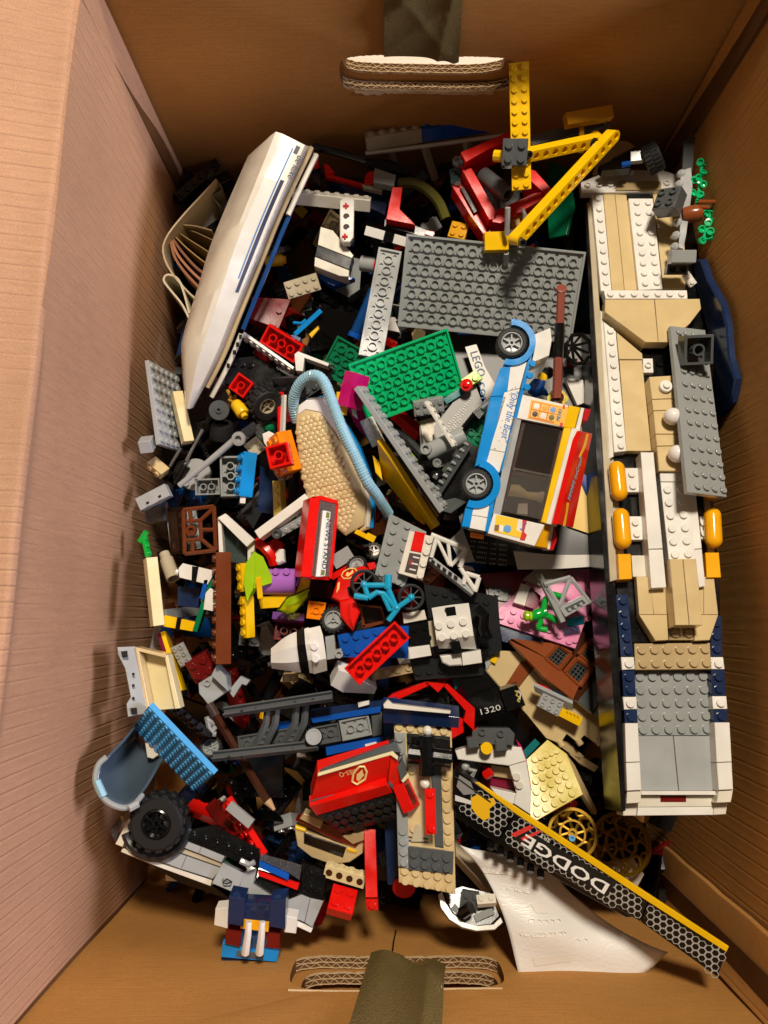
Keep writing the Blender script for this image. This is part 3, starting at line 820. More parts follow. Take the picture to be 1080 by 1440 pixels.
sh('stern_tile', 'dred', [(929, 1119), (965, 1119), (965, 1128), (929, 1128)], -12.6, 3)
sh('stern_foot', 'white', [(897, 1135.5), (1003, 1134.5), (1003, 1146), (896, 1147)], -13, 14)
sh('stern_corner', 'offwhite', [(876, 1130), (896, 1130), (895, 1147), (876, 1147)], -12, 14)
sh('stern_corner', 'offwhite', [(1004, 1129), (1023, 1129), (1021, 1145), (1004, 1146)], -12, 14)

# pieces lying on and beside the ship
gp = Pl((955, 468, 176), (1015, 470, 160), (985, 690, 214))
S('stud_plate', 'grey', gp, [(943, 458), (992, 464), (1022, 699), (967, 692)], 0, 3.4, st=dict(a=(954, 468), b=(986, 473), n=4, c=(980, 684), d=(1016, 690), m=13, r=2.4),
  label='light grey studded plate leaning over the ship against the right wall', cat='toy brick')
B('square_brick', 'dgrey', (962, 493, 196), (1004, 491, 196), 2, 2, 1.2, 180, 'dark grey square brick lying hollow side up on the grey plate', 'toy brick', under=True)
bp_ = Pl((975, 370, 150), (1000, 520, 160), (1028, 500, 195))
S('canopy_shell', 'navy', bp_, [(974, 365), (985, 365), (994, 392), (1014, 428), (1021, 458), (1024, 500), (1033, 533), (1028, 566), (1012, 588), (1000, 570), (1003, 505), (996, 472), (986, 434), (977, 400)], 0, 5,
  label='dark blue curved shell standing between the ship and the right wall', cat='toy brick', c=1.2)
# grey rack with its claw, slope and the two bricks
rk = T('claw_rack', 'light grey rack with curved claws and two dark grey bricks on the ship bow', 'toy brick', 955, 330, 150)
rp_ = Pl((950, 300, 168), (985, 300, 172), (955, 390, 172))
S('plate', 'dgrey', Pl(166), [(962, 197), (970, 190), (978, 193), (974, 240), (960, 238)], 0, 3.2, rk)
mb = slab(rp_, [(958, 240), (972, 235), (974, 262), (965, 330), (961, 350), (954, 348), (957, 310), (955, 270)], 0, 6)
for u, v in ((960, 243), (957, 258), (955, 312), (953, 330), (951, 346)):
    o = rp_(u, v, 0); mb.join(lathe([(1, 0), (3.2, .4), (3.4, 3), (1.6, 4.6)], o - rp_.n * 3, rp_.n + V((-.6, 0, 0)), 10))
mk('claw_bar', mb, 'lgrey', rk)
B('brick', 'dgrey', (951, 276, 170), (940, 306, 170), 2, 2, 1.2, -35, parent=rk, hollow_stud=True)
B('slope', 'grey', (938, 363, 178), (973, 363, 178), 2, 1, 1.0, 8, parent=rk, studs=False)
B('slope_foot', 'dgrey', (938, 379, 172), (968, 379, 172), 2, 1, .8, 180, parent=rk, under=True)
B('clip_plate', 'white', (962, 385, 166), (974, 402, 164), 2, 1, .6, 20, parent=rk)
# barrel with leaves
bb = T('barrel', 'brown barrel wedged between the claw rack and the right wall', 'toy barrel', 972, 302, 160)
A, Bq = P(960, 303, 168), P(988, 299, 172); ax = Bq - A
mk('body', lathe([(5.4, 0), (6.2, 3), (6.6, 7.5), (6.2, 12), (5.4, ax.length)], A, ax, 18), 'rbrown', bb)
mk('lid', lathe([(5.2, -.3), (5.2, -.1), (4.2, -.1), (4.2, .5)], A, ax, 18), 'brown', bb)
mk('peg', rodp([(982, 284, 176), (1008, 284, 178)], 1.7), 'rbrown', bb); mk('peg', rodp([(984, 291, 176), (998, 292, 178)], 1.6), 'rbrown', bb)
def leaf(label, stems, knobs):
    t = T('leafy_plant', label, 'toy plant', *stems[0][0])
    for s in stems: mk('stem', rodp(s, 1.3, seg=8), 'green', t)
    for q in knobs: mk('leaf', lathe([(1.2, -2.6), (2.7, -2.0), (2.9, .5), (1.9, .6), (1.6, -.8), (.01, -.8)], P(*q), V((-.15 + .5 * sin(q[0]), .1 + .4 * cos(q[1] * 2), 1)), 12), 'green', t)
leaf('green leaf stem above the brown barrel beside the right wall', [[(987, 228, 168), (985, 255, 168), (981, 282, 168)], [(978, 255, 168), (990, 262, 169)]],
     [(985, 228, 170), (992, 229, 168), (989, 242, 171), (982, 250, 170), (989, 259, 171), (976, 253, 168), (975, 271, 167), (985, 274, 170), (983, 283, 167)])
leaf('green leaf stem below the brown barrel beside the right wall', [[(1000, 292, 170), (996, 312, 170), (989, 338, 168)], [(996, 310, 170), (1014, 307, 172)]],
     [(1002, 295, 172), (993, 300, 171), (1007, 308, 172), (1015, 307, 172), (996, 313, 172), (987, 322, 170), (999, 325, 172), (997, 333, 169), (988, 338, 169)])
# wheel on its arm in the far right corner
wa = T('wheel_on_rod', 'black tyred wheel on a black arm in the top right corner', 'toy wheel', 890, 228, 120)
o = P(930, 216, 165); nrm = V((.75, .25, .45)); wheel(wa, o, nrm, 11.5, 13, 22, 'rub_1a1a1a', 'grey', 6, .72)
S('arm', 'black', Pl((845, 234, 155), (900, 238, 160), (893, 210, 150)), [(842, 233), (868, 222), (893, 206), (898, 214), (886, 236), (846, 240)], 0, 6, wa)
B('axle_block', 'lgrey', (886, 224, 162), (904, 223, 163), 2, 1.6, 1.2, 25, parent=wa, studs=False) if False else mk('axle_block', MB().join(bx(0, 2, -.8, .8, 0, 1.2), fr((886, 225, 158), (904, 223, 160), 2, 25)), 'lgrey', wa)
mk('pin', rodp([(874, 232, 163), (886, 230, 164)], 2.2), 'blue', wa)

# ------------------------------------------------------------------ white moulded boat hull on the left
bo = T('boat_hull', 'white moulded speedboat hull with navy stripes leaning in the top left', 'toy boat', 340, 380, 90)
def tr(*q): return [P(*p) for p in q]
t1 = tr((349, 219, 168), (318, 290, 164), (296, 345, 161), (279, 401, 158), (258, 470, 154), (255, 500, 152), (261, 573, 152))
t2 = tr((377, 194, 190), (347, 262, 186), (318, 325, 182), (294, 385, 178), (268, 462, 170), (259, 500, 165), (262, 574, 156))
t2b = tr((380, 191, 193), (352, 258, 190), (322, 322, 187), (300, 380, 183), (274, 462, 175), (262, 505, 168), (262.5, 574.5, 157))
t3 = tr((388, 185, 197), (364, 245, 197), (338, 310, 197), (316, 370, 193), (289, 450, 184), (272, 510, 174), (264, 575, 158))
t3b = tr((397, 188, 197), (374, 244, 198), (350, 300, 198), (330, 350, 196), (301, 440, 186), (278, 510, 175), (264.5, 575, 158))
t4 = tr((429, 204, 192), (404, 255, 192), (380, 310, 190), (362, 355, 187), (327, 440, 178), (303, 500, 170), (267, 575, 156))
t5 = tr((435, 206, 176), (410, 258, 176), (386, 312, 174), (368, 357, 172), (333, 443, 166), (309, 502, 160), (272, 573, 150))
t6 = tr((430, 210, 130), (400, 270, 128), (372, 330, 126), (350, 370, 124), (318, 450, 120), (295, 505, 120), (268, 566, 132))
t7 = tr((360, 225, 110), (330, 290, 108), (305, 345, 106), (288, 400, 105), (270, 465, 105), (265, 500, 110), (262, 566, 132))
mk('hull', loft([t1, t2, t2b, t3, t3b, t4, t5, t6, t7], 60, True), 'cream', bo, ang=34)
hs = lambda a, b_, s, e, n: [p for p in [a[i].lerp(b_[i], 0) for i in range(len(a))]]
c4 = catmull(t4, 60); c3 = catmull(t3b, 60)
def stripe(f0, f1, i0, i1, mat, name='stripe'):
    vs = []; fs = []
    for i in range(i0, i1 + 1):
        nrm = (c4[min(i + 1, 59)] - c4[i - 1 if i else 0]).cross(c3[i] - c4[i]).normalized()
        if nrm.dot(CAM - c4[i]) < 0: nrm = -nrm
        for f in (f0, f1): vs.append(c4[i].lerp(c3[i], f) + nrm * .25)
    for i in range(i1 - i0): fs.append([i * 2, i * 2 + 1, i * 2 + 3, i * 2 + 2])
    mk(name, MB().add(vs, fs), mat, bo, ang=0)
stripe(.13, .30, 10, 36, 'ink_141a3c'); stripe(.36, .42, 2, 34, 'ink_3f74a8'); stripe(.13, .30, 1, 3, 'ink_141a3c')
A = c4[3].lerp(c3[3], .08); Bq = c4[9].lerp(c3[9], .08)
nrm = (c3[6] - c4[6]).cross(c4[8] - c4[4]); nrm = nrm if nrm.dot(CAM - c4[6]) > 0 else -nrm
text(bo, 'de luxe', A, Bq, nrm, 'ink_10142c', size=5.2, shear=.3, off=.5, name='lettering')
def rail(i0, i1, a, b_, w_, mat, name):
    vs = [];
    q = [a[i].lerp(b_[i], 0) for i in range(i0, i1)]
    mk(name, sweep(q, w_, 6), mat, bo)
g5 = [p + V((1.5, 0, -1.5)) for p in catmull(t5, 60)]
mk('rubbing_strip', sweep(g5[0:56], 2.1, 6), 'sand', bo)
g6 = [p + V((4.5, -1, -9)) for p in catmull(t5, 60)]
mk('gunwale', sweep(g6[0:17], 2.2, 6), 'cream', bo)
mk('lower_hull', sweep([p + V((.5, 0, -2)) for p in g6[16:42]], 1.8, 6), 'dblue', bo)
mk('gunwale', sweep([p + V((.5, 0, -2)) for p in g6[42:57]], 2.0, 6), 'offwhite', bo)
for i in (43, 45, 47, 50): mk('porthole', box8(g6[i] + V((1, -2, 1.2)), (2.2, 0, 0), (0, 3, 0), (0, 0, 2)), 'black', bo)

# folded booklet standing behind the boat, its leaves fanned
bkl = T('booklet', 'bent booklet with brown leaves standing between the boat and left wall', 'booklet', 262, 340, 40)
mk('cover', ribbon([(285, 428, 118), (262, 408, 120), (238, 378, 122), (229, 352, 124), (236, 330, 126), (258, 302, 126), (282, 276, 126), (304, 252, 126)], 80, 1.4), 'paper_b9a888', bkl)
for k, (c_, pts) in enumerate((('8f5a3a', [(240, 340, 118), (246, 362, 118), (262, 385, 117), (288, 412, 116)]), ('a06a48', [(241, 338, 117), (250, 358, 117), (268, 380, 116), (292, 402, 115)]),
                               ('7a4a2e', [(243, 336, 116), (256, 354, 116), (276, 376, 115), (298, 392, 114)]), ('9a7c42', [(246, 332, 115), (262, 348, 115), (284, 366, 114), (304, 380, 113)]),
                               ('7d6434', [(250, 326, 114), (268, 338, 114), (290, 352, 113), (310, 366, 112)]), ('6a522c', [(254, 320, 112), (274, 326, 112), (296, 336, 112), (316, 344, 111)]),
                               ('8a7450', [(256, 316, 118), (276, 318, 116), (298, 324, 114)]))):
    mk('leaf', ribbon(pts, 70, 2.0 if k < 3 else .9), 'paper_' + c_, bkl)
mk('flyleaf', ribbon([(304, 252, 124), (312, 266, 120), (300, 276, 116), (310, 290, 110)], 60, .9), 'paper_6d6656', bkl)
lp = T('paper_loop', 'pale folded sheet curled into a loop below the bent booklet', 'paper', 245, 420, 40)
mk('sheet', ribbon([(268, 452, 118), (256, 428, 119), (240, 408, 120), (230, 394, 121), (236, 386, 121), (250, 392, 121), (258, 410, 120), (266, 440, 118)], 70, 1.6, n=30), 'paper_cabfa6', lp)

# ------------------------------------------------------------------ blue and white ice-cream truck lying on its side
tp = Pl((735, 480, 205), (660, 740, 196), (830, 600, 204))
tk = T('ice_cream_truck', 'blue and white ice-cream truck with yellow and red trim, side up', 'toy truck', 745, 620, 170)
def tk_(name, mat, pts, h=0, t=9, st=None, **kw): return S(name, mat, tp, pts, h, t, tk, st=st, **kw)
# sill: two blue bands with a white printed band between, from the front arch to the rear end
tk_('sill', 'azure', [(707, 516), (716, 514), (679, 654), (672, 656)], 0, 24)
tk_('sill_panel', 'azure', [(703.5, 518), (718, 515), (713, 557), (690, 557)], .6, 24)
tk_('sill_panel', 'azure', [(690, 557.6), (712, 557.6), (684, 650), (668, 656)], .6, 24)
tk_('white_band', 'white', [(718, 515), (741, 509), (731, 546), (709, 551)], .4, 24)
tk_('white_band', 'white', [(709, 551.6), (731, 546.6), (710, 636), (689, 632)], .6, 24)
tk_('white_band', 'white', [(689, 632.6), (710, 636.6), (702, 665), (684, 649)], .4, 24)
tk_('upper_band', 'azure', [(742, 508), (748, 500), (738, 547), (732, 547)], 1, 24, st=dict(a=(749, 512), b=(741, 545), n=3, r=2.3))
tk_('upper_band', 'azure', [(732, 547.5), (738, 547.5), (712, 655), (703, 665)], 1, 24)
tk_('sill_panel', 'azure', [(655, 713), (666, 714), (661, 742), (649, 740)], .6, 24)
tk_('white_band', 'white', [(666.5, 714), (689, 706), (687, 728), (662.5, 724)], .5, 24)
tk_('white_band', 'white', [(662.5, 724.6), (686, 728.6), (682, 747), (660, 742.5)], .5, 24)
tk_('upper_band', 'azure', [(689, 706), (698, 690), (688, 749), (682, 747.5)], 1, 24)
tk_('roof_edge', 'azure', [(686, 640), (716, 555), (714, 585), (696, 690)], -6, 18)
def arch(cu, cv, a0, a1, R0, R1, h, t, name='wheel_arch', mat='azure'):
    n = 22; o = tp(cu, cv, h); e1 = (tp(cu + 10, cv, h) - o).normalized(); e2 = tp.n.cross(e1); vs = []; fs = []
    for i in range(n + 1):
        a = radians(a0 + (a1 - a0) * i / n); d = e1 * cos(a) + e2 * sin(a)
        vs += [o + d * R0, o + d * R1, o + d * R1 - tp.n * t, o + d * R0 - tp.n * t]
    for i in range(n):
        for k in range(4): fs.append([i * 4 + k, i * 4 + (k + 1) % 4, i * 4 + 4 + (k + 1) % 4, i * 4 + 4 + k])
    fs += [[0, 1, 2, 3], [n * 4 + k for k in range(4)]]
    return mk(name, MB().add(vs, fs), mat, tk)
arch(720, 481, -110, 92, 12.2, 16.4, 2, 16); arch(669, 680, -112, 78, 12.0, 17.0, 2, 16)
wh = bpy.data.objects.new('wheel', None)
def sub(name, parent):
    o = bpy.data.objects.new(name, None); COL.objects.link(o); o.parent = parent; o.empty_display_size = .01; return o
w1 = sub('wheel', tk); wheel(w1, tp(720, 481, 2.5), tp.n, 11.2, 12, 24, 'rub_121212', 'lgrey', 6, .66, .5)
w2 = sub('wheel', tk); wheel(w2, tp(670, 680, 2.5), tp.n, 11.2, 12, 24, 'rub_121212', 'lgrey', 6, .66, .5)
# service hatch side
tk_('side_wall', 'white', [(735, 555), (799, 570), (792, 601), (727, 588)], 2, 26)
tk_('side_wall', 'white', [(694, 722), (766, 738), (752, 768), (686, 750)], 2, 26)
tk_('sill_ledge', 'lgrey', [(722, 587), (734, 587), (704, 724), (693, 722)], 1, 8)
tk_('trim_strip', 'yellow', [(800, 570), (816, 573), (808, 602), (793, 601)], 3, 26)
tk_('trim_strip', 'yellow', [(793, 601.5), (803, 601.5), (775, 738), (761, 734)], 3, 26)
tk_('trim_strip', 'dyellow', [(759, 736), (774, 739), (770, 771), (752, 768)], -1, 22)
tk_('roof_strip', 'white', [(804, 602), (814, 603), (783, 740), (768, 736)], 6, 26)
tk_('roof_strip', 'white', [(817, 573), (822, 574), (812, 620), (809, 604)], 2, 26)
tk_('roof_strip', 'white', [(774, 739.5), (779, 740), (773, 773), (768, 772)], -2, 22)
tk_('roof_end', 'crimson', [(823, 574), (831, 576), (826, 592), (819, 591)], 2, 26)
tk_('roof_end', 'crimson', [(780, 741), (784, 758), (778, 774), (773, 773)], -2, 22)
rs = Pl(tuple((812, 606, 214)), (786, 738, 214), (832, 610, 196))
S('roof_sign', 'red', rs, [(816, 606), (833, 610), (806, 742), (784, 737)], 0, 4, tk)
S('sign_stripe', 'ink_f0c030', rs, [(825.5, 610), (828, 611), (824, 628), (816, 644), (814, 643), (821, 627)], .25, .2, tk, c=.02, ang=0)
S('sign_stripe', 'ink_f0c030', rs, [(797.5, 707), (800.5, 707), (798, 722), (795, 740), (792, 740), (796, 722)], .25, .2, tk, c=.02, ang=0)
text(tk, 'MMMM! IceCream', rs(801, 704, 0), rs(818, 644, 0), rs.n, 'ink_2d6fb8', size=4.6, off=.35, outline=.03)
text(tk, 'MMMM! IceCream', rs(801, 704, 0), rs(818, 644, 0), rs.n, 'ink_f3efe6', size=4.6, off=.45, outline=-.012)
text(tk, '"Only the Best"', tp(720, 549, .6), tp(704, 621, .6), tp.n, 'ink_2f74c8', size=5.0, shear=.25, off=.25)
dots = MB()
for _ in range(26):
    s, t = rnd.random(), rnd.random(); u = 727 - 25 * s + (t - .5) * 16; v = 541 + 92 * s
    dots.join(lathe([(.32, 0), (.01, .02)], tp(u, v, .9), tp.n, 6))
mk('sprinkles', dots, 'ink_30343a', tk)
# menu board
S('menu', 'ink_f2b21c', tp, [(747, 562), (799, 573), (794, 600), (742, 588)], 2.3, .3, tk, c=.02)
S('menu_frame', 'ink_d8641c', tp, [(749, 564), (784, 572), (779, 595), (744, 587)], 2.45, .2, tk, c=.02)
for i in range(3):
    for j in range(2):
        u0 = 750 + i * 11.6 - j * 2.2; v0 = 565.5 + i * 2.5 + j * 11
        S('menu_cell', 'ink_f4c040', tp, [(u0, v0), (u0 + 10.2, v0 + 2.2), (u0 + 8.4, v0 + 11.6), (u0 - 2, v0 + 9.3)], 2.6, .2, tk, c=.02)
        mk('ice_cream', lathe([(2.0, 0), (.01, .1)], tp(u0 + 4.6, v0 + 5.6, 2.75), tp.n, 12), 'ink_' + ['e9e4da', 'e2a52a', '6f9bd0', '3a2616', 'dcdcdc', '6e5a20'][i + 3 * j], tk)
S('menu_mark', 'ink_cf1c16', tp, [(792, 569), (795, 569.7), (794, 575), (791, 574)], 2.6, .2, tk, c=.02)
S('menu_mark', 'ink_cf1c16', tp, [(788, 594), (792, 595), (791, 600), (787, 599)], 2.6, .2, tk, c=.02)
text(tk, 'MENU', tp(787, 592, 2.3), tp(791, 576, 2.3), tp.n, 'ink_4a86c4', size=2.8, off=.4)
S('poster', 'ink_f2c61c', tp, [(698, 724), (729, 730), (726, 745), (736, 750), (734, 757), (695, 748)], 2.3, .3, tk, c=.02)
S('poster_block', 'ink_8a5a2a', tp, [(696, 738), (702, 738), (701, 747), (695, 746)], 2.5, .2, tk, c=.02)
S('poster_block', 'ink_f0ece0', tp, [(703, 738), (708, 739), (707, 748), (702, 747)], 2.5, .2, tk, c=.02)
mk('poster_dot', lathe([(2.6, 0), (.01, .1)], tp(713.5, 743.5, 2.6), tp.n, 14), 'ink_5f9ed8', tk)
S('poster_ribbon', 'ink_cf1c16', tp, [(735, 731), (741, 732), (737, 748), (741, 752), (738, 760), (731, 759), (734, 748)], 2.5, .2, tk, c=.02)
text(tk, 'Ice', tp(736, 746, 2.3), tp(741, 735, 2.3), tp.n, 'ink_4a6ca8', size=2.6, off=.5)
# window opening, sliding pane and what stands behind it
tk_('window_back', 'smoke', [(733, 590), (794, 604), (762, 736), (704, 722)], -24, 2)
for q in ([(736, 590), (793, 602), (792, 607), (735, 595)], [(735, 590), (740, 591), (709, 722), (704, 721)], [(788, 603), (793, 604), (762, 735), (757, 734)]): tk_('window_frame', 'smoke', q, -1, 22)
S('window_pane', 'clear_cfc8c0', tp, [(722, 659), (776, 670), (760, 730), (706, 719)], 1.4, 1.2, tk, c=.1)
S('window_pane', 'clear_8a8078', tp, [(738, 594), (790, 605), (776, 668), (722, 657)], -1.5, 1.2, tk, c=.1)
S('pane_rail', 'clear_e8e4dc', tp, [(722, 657), (776, 668), (775, 671), (721, 660)], 2.2, 2, tk, c=.1)
tk_('counter', 'brown', [(724, 650), (774, 660), (771, 676), (722, 668)], -14, 4)
tk_('serving_block', 'white', [(729, 708), (742, 708), (742, 724), (727, 722)], -9, 8)
mk('cone', sweep([tp(714, 689, -6), tp(728, 690, -6), tp(740, 696, -6), tp(752, 698, -6), tp(763, 699, -6)], [4.2, 4.4, 2.4, 3.0, 2.4], 12), 'ltan', tk)
mk('scoop', lathe(ball(4), tp(760, 700, -10), tp.n, 14), 'offwhite', tk)
# cab and windscreen at the far end
tk_('cab_nose', 'white', [(752, 470), (774, 461), (776, 478), (772, 500), (748, 510), (752, 490)], -2, 24)
tk_('bumper', 'orange', [(662, 748), (681, 752), (680, 758), (662, 755)], -8, 8)

# ------------------------------------------------------------------ grey base plates, green plates
B('stud_plate', 'grey', (565, 395, 166), (814, 420, 160), 16, 8, .4, 180, 'large dark grey plate lying tubes up under the yellow crane', 'toy brick', under=True, studs=False)
B('stud_plate', 'lgrey', (549, 350, 148), (521, 502, 160), 10, 2, .4, 180, 'narrow light grey plate, tubes up, left of the large grey plate', 'toy brick', under=True, studs=False)
B('stud_plate', 'green', (504, 556, 158), (642, 505, 152), 10, 6, .4, 170, 'large green plate lying tubes up below the large grey plate', 'toy brick', under=True, studs=False)
B('stud_plate', 'dgreen', (461, 497, 128), (511, 525, 124), 4, 4, .4, 180, 'dark green square plate, tubes up, behind the large green plate', 'toy brick', under=True, studs=False)

# ------------------------------------------------------------------ yellow crane
cr = T('toy_crane', 'yellow crane with perforated beams folded above the large grey plate', 'toy crane', 760, 250, 150)
B('mast', 'yellow', (729.5, 89, 218), (733.5, 268, 188), 12, 2, .4, 0, parent=cr)
def beam(p0, p1, n, mat, parent, roll=35, w_=1.0, h_=1.0, name='beam'):
    """Perforated beam with rounded ends; holes run through its local y."""
    mb = MB(); seg = 8; r = h_ / 2
    f = fr(p0, p1, n, roll)
    def strip(y):
        pts = []
        for k in range(seg + 1): a = pi / 2 + pi * k / seg; pts.append(V((.5 + r * cos(a), y, r * sin(a))))
        for k in range(seg + 1): a = -pi / 2 + pi * k / seg; pts.append(V((n - .5 + r * cos(a), y, r * sin(a))))
        return pts
    a, b_ = strip(-w_ / 2), strip(w_ / 2); m_ = len(a)
    # side faces built as cells with round holes
    def side(y, flip):
        mbs = MB()
        for i in range(n):
            cx = i + .5; hs = .3; out = []
            for k in range(16):
                an = 2 * pi * k / 16; c, s = cos(an), sin(an)
                end = (i == 0 and c < 0) or (i == n - 1 and c > 0)
                q = r if end else min(.5 / max(abs(c), 1e-6), r / max(abs(s), 1e-6))
                out.append(V((cx + q * c, y, q * s)))
            inn = [V((cx + hs * cos(2 * pi * k / 16), y, hs * sin(2 * pi * k / 16))) for k in range(16)]
            dep = [V((q.x, y * .35, q.z)) for q in inn]
            fs = []
            for k in range(16):
                k2 = (k + 1) % 16; fs += [[k, k2, 16 + k2, 16 + k], [16 + k, 16 + k2, 32 + k2, 32 + k]]
            fs.append([32 + k for k in range(16)])
            mbs.add(out + inn + dep, fs)
        return mbs
    mb.join(side(-w_ / 2, 0)); mb.join(side(w_ / 2, 1))
    mb.add(a + b_, [[k, (k + 1) % m_, m_ + (k + 1) % m_, m_ + k] for k in range(m_)])
    return mk(name, MB().join(mb, f), mat, parent)
beam((731, 220, 200), (849, 195, 188), 9, 'yellow', cr, roll=62)
beam((721, 342, 205), (865, 186, 192), 15, 'yellow', cr, roll=48)
for q in ((744, 217, 204), (836, 199, 194), (735, 341, 210)):
    o = P(*q); mk('pin', lathe([(2.6, -3), (2.6, 1.2), (1.5, 1.2), (1.5, -1), (.01, -1)], o, V((.1, -.55, .7)), 12), 'char', cr)
cb = T('crane_joint', 'dark grey studded joint block on the yellow crane mast', 'toy brick', 724, 222, 180)
mk('block', MB().join(brick(2, 2, 1.9), fr((706, 219, 190), (741, 219, 192), 2, 8)), 'dgrey', cb)
mk('pin', rodp([(695, 219, 192), (708, 220, 194)], 4.2), 'yellow', cb)
fb = T('foot_block', 'yellow and grey crane foot standing on the large grey plate', 'toy brick', 695, 350, 168)
mk('yellow_block', MB().join(bx(0, 2, -.75, .75, 0, 1.3), fr((679, 344, 174), (712, 343, 174), 2, 12)), 'yellow', fb)
mk('grey_block', MB().join(bx(0, 1, -.7, .7, 0, 1.6), fr((712, 340, 174), (722, 338, 174), .7, 10)), 'dgrey', fb)
mk('base', MB().join(bx(0, 4, -1, 1, 0, .4), fr((680, 354, 168), (722, 352, 168), 4, 0)), 'dgrey', fb)
mk('axle', rodp([(714, 292, 206), (713, 330, 192)], 2.0, seg=8), 'lgrey', fb); mk('axle', rodp([(712, 356, 180), (711, 372, 170)], 2.0, seg=8), 'grey', fb)
yc = T('crane_bracket', 'yellow bracket and grey rail at the far end of the crane', 'toy brick', 820, 190, 130)
mk('yellow_top', MB().join(bx(0, 4, -.5, .5, 0, 1.0), fr((792, 174, 178), (856, 163, 176), 4, 20)), 'dyellow', yc)
mk('grey_rail', MB().join(bx(0, 10, -.6, .6, 0, .8), fr((745, 202, 160), (856, 172, 165), 10, 20)), 'dgrey', yc)
mk('post', rodp([(818, 178, 176), (817, 214, 176)], 2.0, seg=6), 'dyellow', yc); mk('post', rodp([(852, 170, 176), (853, 188, 170)], 2.0, seg=6), 'dgrey', yc)
mk('hook', lathe([(3, -1), (3, 3), (1.5, 3), (1.5, 0), (.01, 0)], P(836, 190, 178), V((.2, -.5, .8)), 12), 'dyellow', yc)

# ------------------------------------------------------------------ top middle
def Q(name, label, cat, parts, u, v, z):
    """A thing made of traced parts: (part name, material, plane or height, outline, h, t[, studs])."""
    t = T(name, label, cat, u, v, z)
    for p in parts:
        pl = p[2] if isinstance(p[2], Pl) else Pl(p[2])
        S(p[0], p[1], pl, p[3], p[4], p[5], t, st=p[6] if len(p) > 6 else None)
    return t


t = T('window_frame', 'white and blue brick window frame standing against the far panel', 'toy window', 615, 200, 60)
B('white_brick', 'dirty', (514, 206, 128), (593, 194, 126), 5, 1.6, 1.2, 55, parent=t, studs=False) if False else mk('white_brick', MB().join(brick(5, 1, 1.2), fr((515, 209, 122), (593, 197, 122), 5, 62)), 'dirty', t)
mk('blue_brick', MB().join(brick(8, 1, 1.2), fr((593, 197, 122), (718, 178, 122), 8, 62)), 'blue', t)
mk('rail', rodp([(514, 216, 122), (594, 206, 122), (718, 189, 122)], 1.8, seg=6), 'offwhite', t)
for a, b_ in (((597, 207, 120), (612, 252, 95)), ((656, 199, 120), (662, 240, 95)), ((549, 212, 118), (558, 240, 92))): mk('post', rodp([a, b_], 3.4, seg=4), 'dirty', t)

t = T('sledge', 'red and navy vehicle with curved grey bumper, in shade top middle', 'toy vehicle', 540, 270, 70)
for nm, mt, z, pts, th in (('red_block', 'red', 128, [(440, 219), (447, 219), (448, 230), (441, 233)], 6), ('red_wedge', 'red', 122, [(455, 230), (462, 232), (471, 243), (458, 244)], 6),
                           ('side_strip', 'red', 120, [(456, 243), (509, 257), (509, 263), (458, 248)], 5), ('seat', 'red', 128, [(512, 255), (514, 246), (520, 241), (527, 241), (527, 258), (513, 259)], 8),
                           ('hatch', 'grey', 134, [(527, 236), (557, 246), (554, 262), (525, 256)], 8), ('white_strip', 'dirty', 126, [(509, 258), (538, 265), (537, 270), (511, 264)], 5),
                           ('body', 'navy', 116, [(458, 248), (520, 262), (548, 272), (541, 302), (505, 285), (480, 262)], 20), ('fin', 'red', 138, [(552, 263), (566, 263), (562, 294), (584, 316), (543, 308)], 8),
                           ('base', 'char', 130, [(541, 308), (584, 317), (612, 328), (608, 336), (540, 318)], 14), ('tail_lamp', 'red', 136, [(598, 323), (611, 326), (609, 333), (597, 329)], 5),
                           ('arm', 'char', 118, [(444, 232), (452, 236), (450, 262), (440, 255)], 5), ('arm', 'char', 117, [(430, 228), (456, 243), (452, 247), (428, 233)], 5)):
    S(nm, mt, Pl(z), pts, 0, th, t)
mk('bumper', sweep(catmull([P(*q) for q in ((560, 258, 128), (582, 258, 130), (602, 268, 130), (618, 286, 130), (627, 308, 128))], 20), 4.4, 8), 'olive', t)
mk('exhaust', rodp([(440, 206, 122), (480, 216, 122), (514, 226, 122), (580, 240, 122)], 3.2), 'char', t)
S('trans_cover', 'clear_6a6660', Pl(128), [(514, 222), (548, 224), (580, 236), (578, 244), (540, 240), (514, 232)], 0, 4, t)

t = T('hinged_beams', 'white studded beam with an upright perforated panel beside the boat', 'toy beam', 470, 300, 80)
mk('studded_beam', MB().join(brick(8, 1, 1.2), fr((412, 285, 124), (521, 296, 124), 8, 68)), 'offwhite', t)
pu = Pl((480, 280, 134), (498, 280, 134), (488, 340, 136))
mb = slab(pu, [(478, 282), (482, 278), (494, 278), (498, 282), (497, 333), (492, 340), (483, 340), (478, 333)], 0, 7, .6); mk('panel', mb, 'white', t)
for v_ in (304, 319): mk('hole', lathe([(2.6, .05), (2.2, .12), (2.0, -.1), (.01, -.1)], pu(487, v_, 0), pu.n, 12), 'smoke', t)
for u_, v_ in ((486.5, 290), (485, 333)):
    e = pu(u_, v_, .2); mb = box8(e + V((-.8, -2.4, 0)), (1.6, 0, 0), (0, 4.8, 0), (0, 0, .8)); mb.join(box8(e + V((-2.4, -.8, .05)), (4.8, 0, 0), (0, 1.6, 0), (0, 0, .8))); mk('axle_end', mb, 'crimson', t)

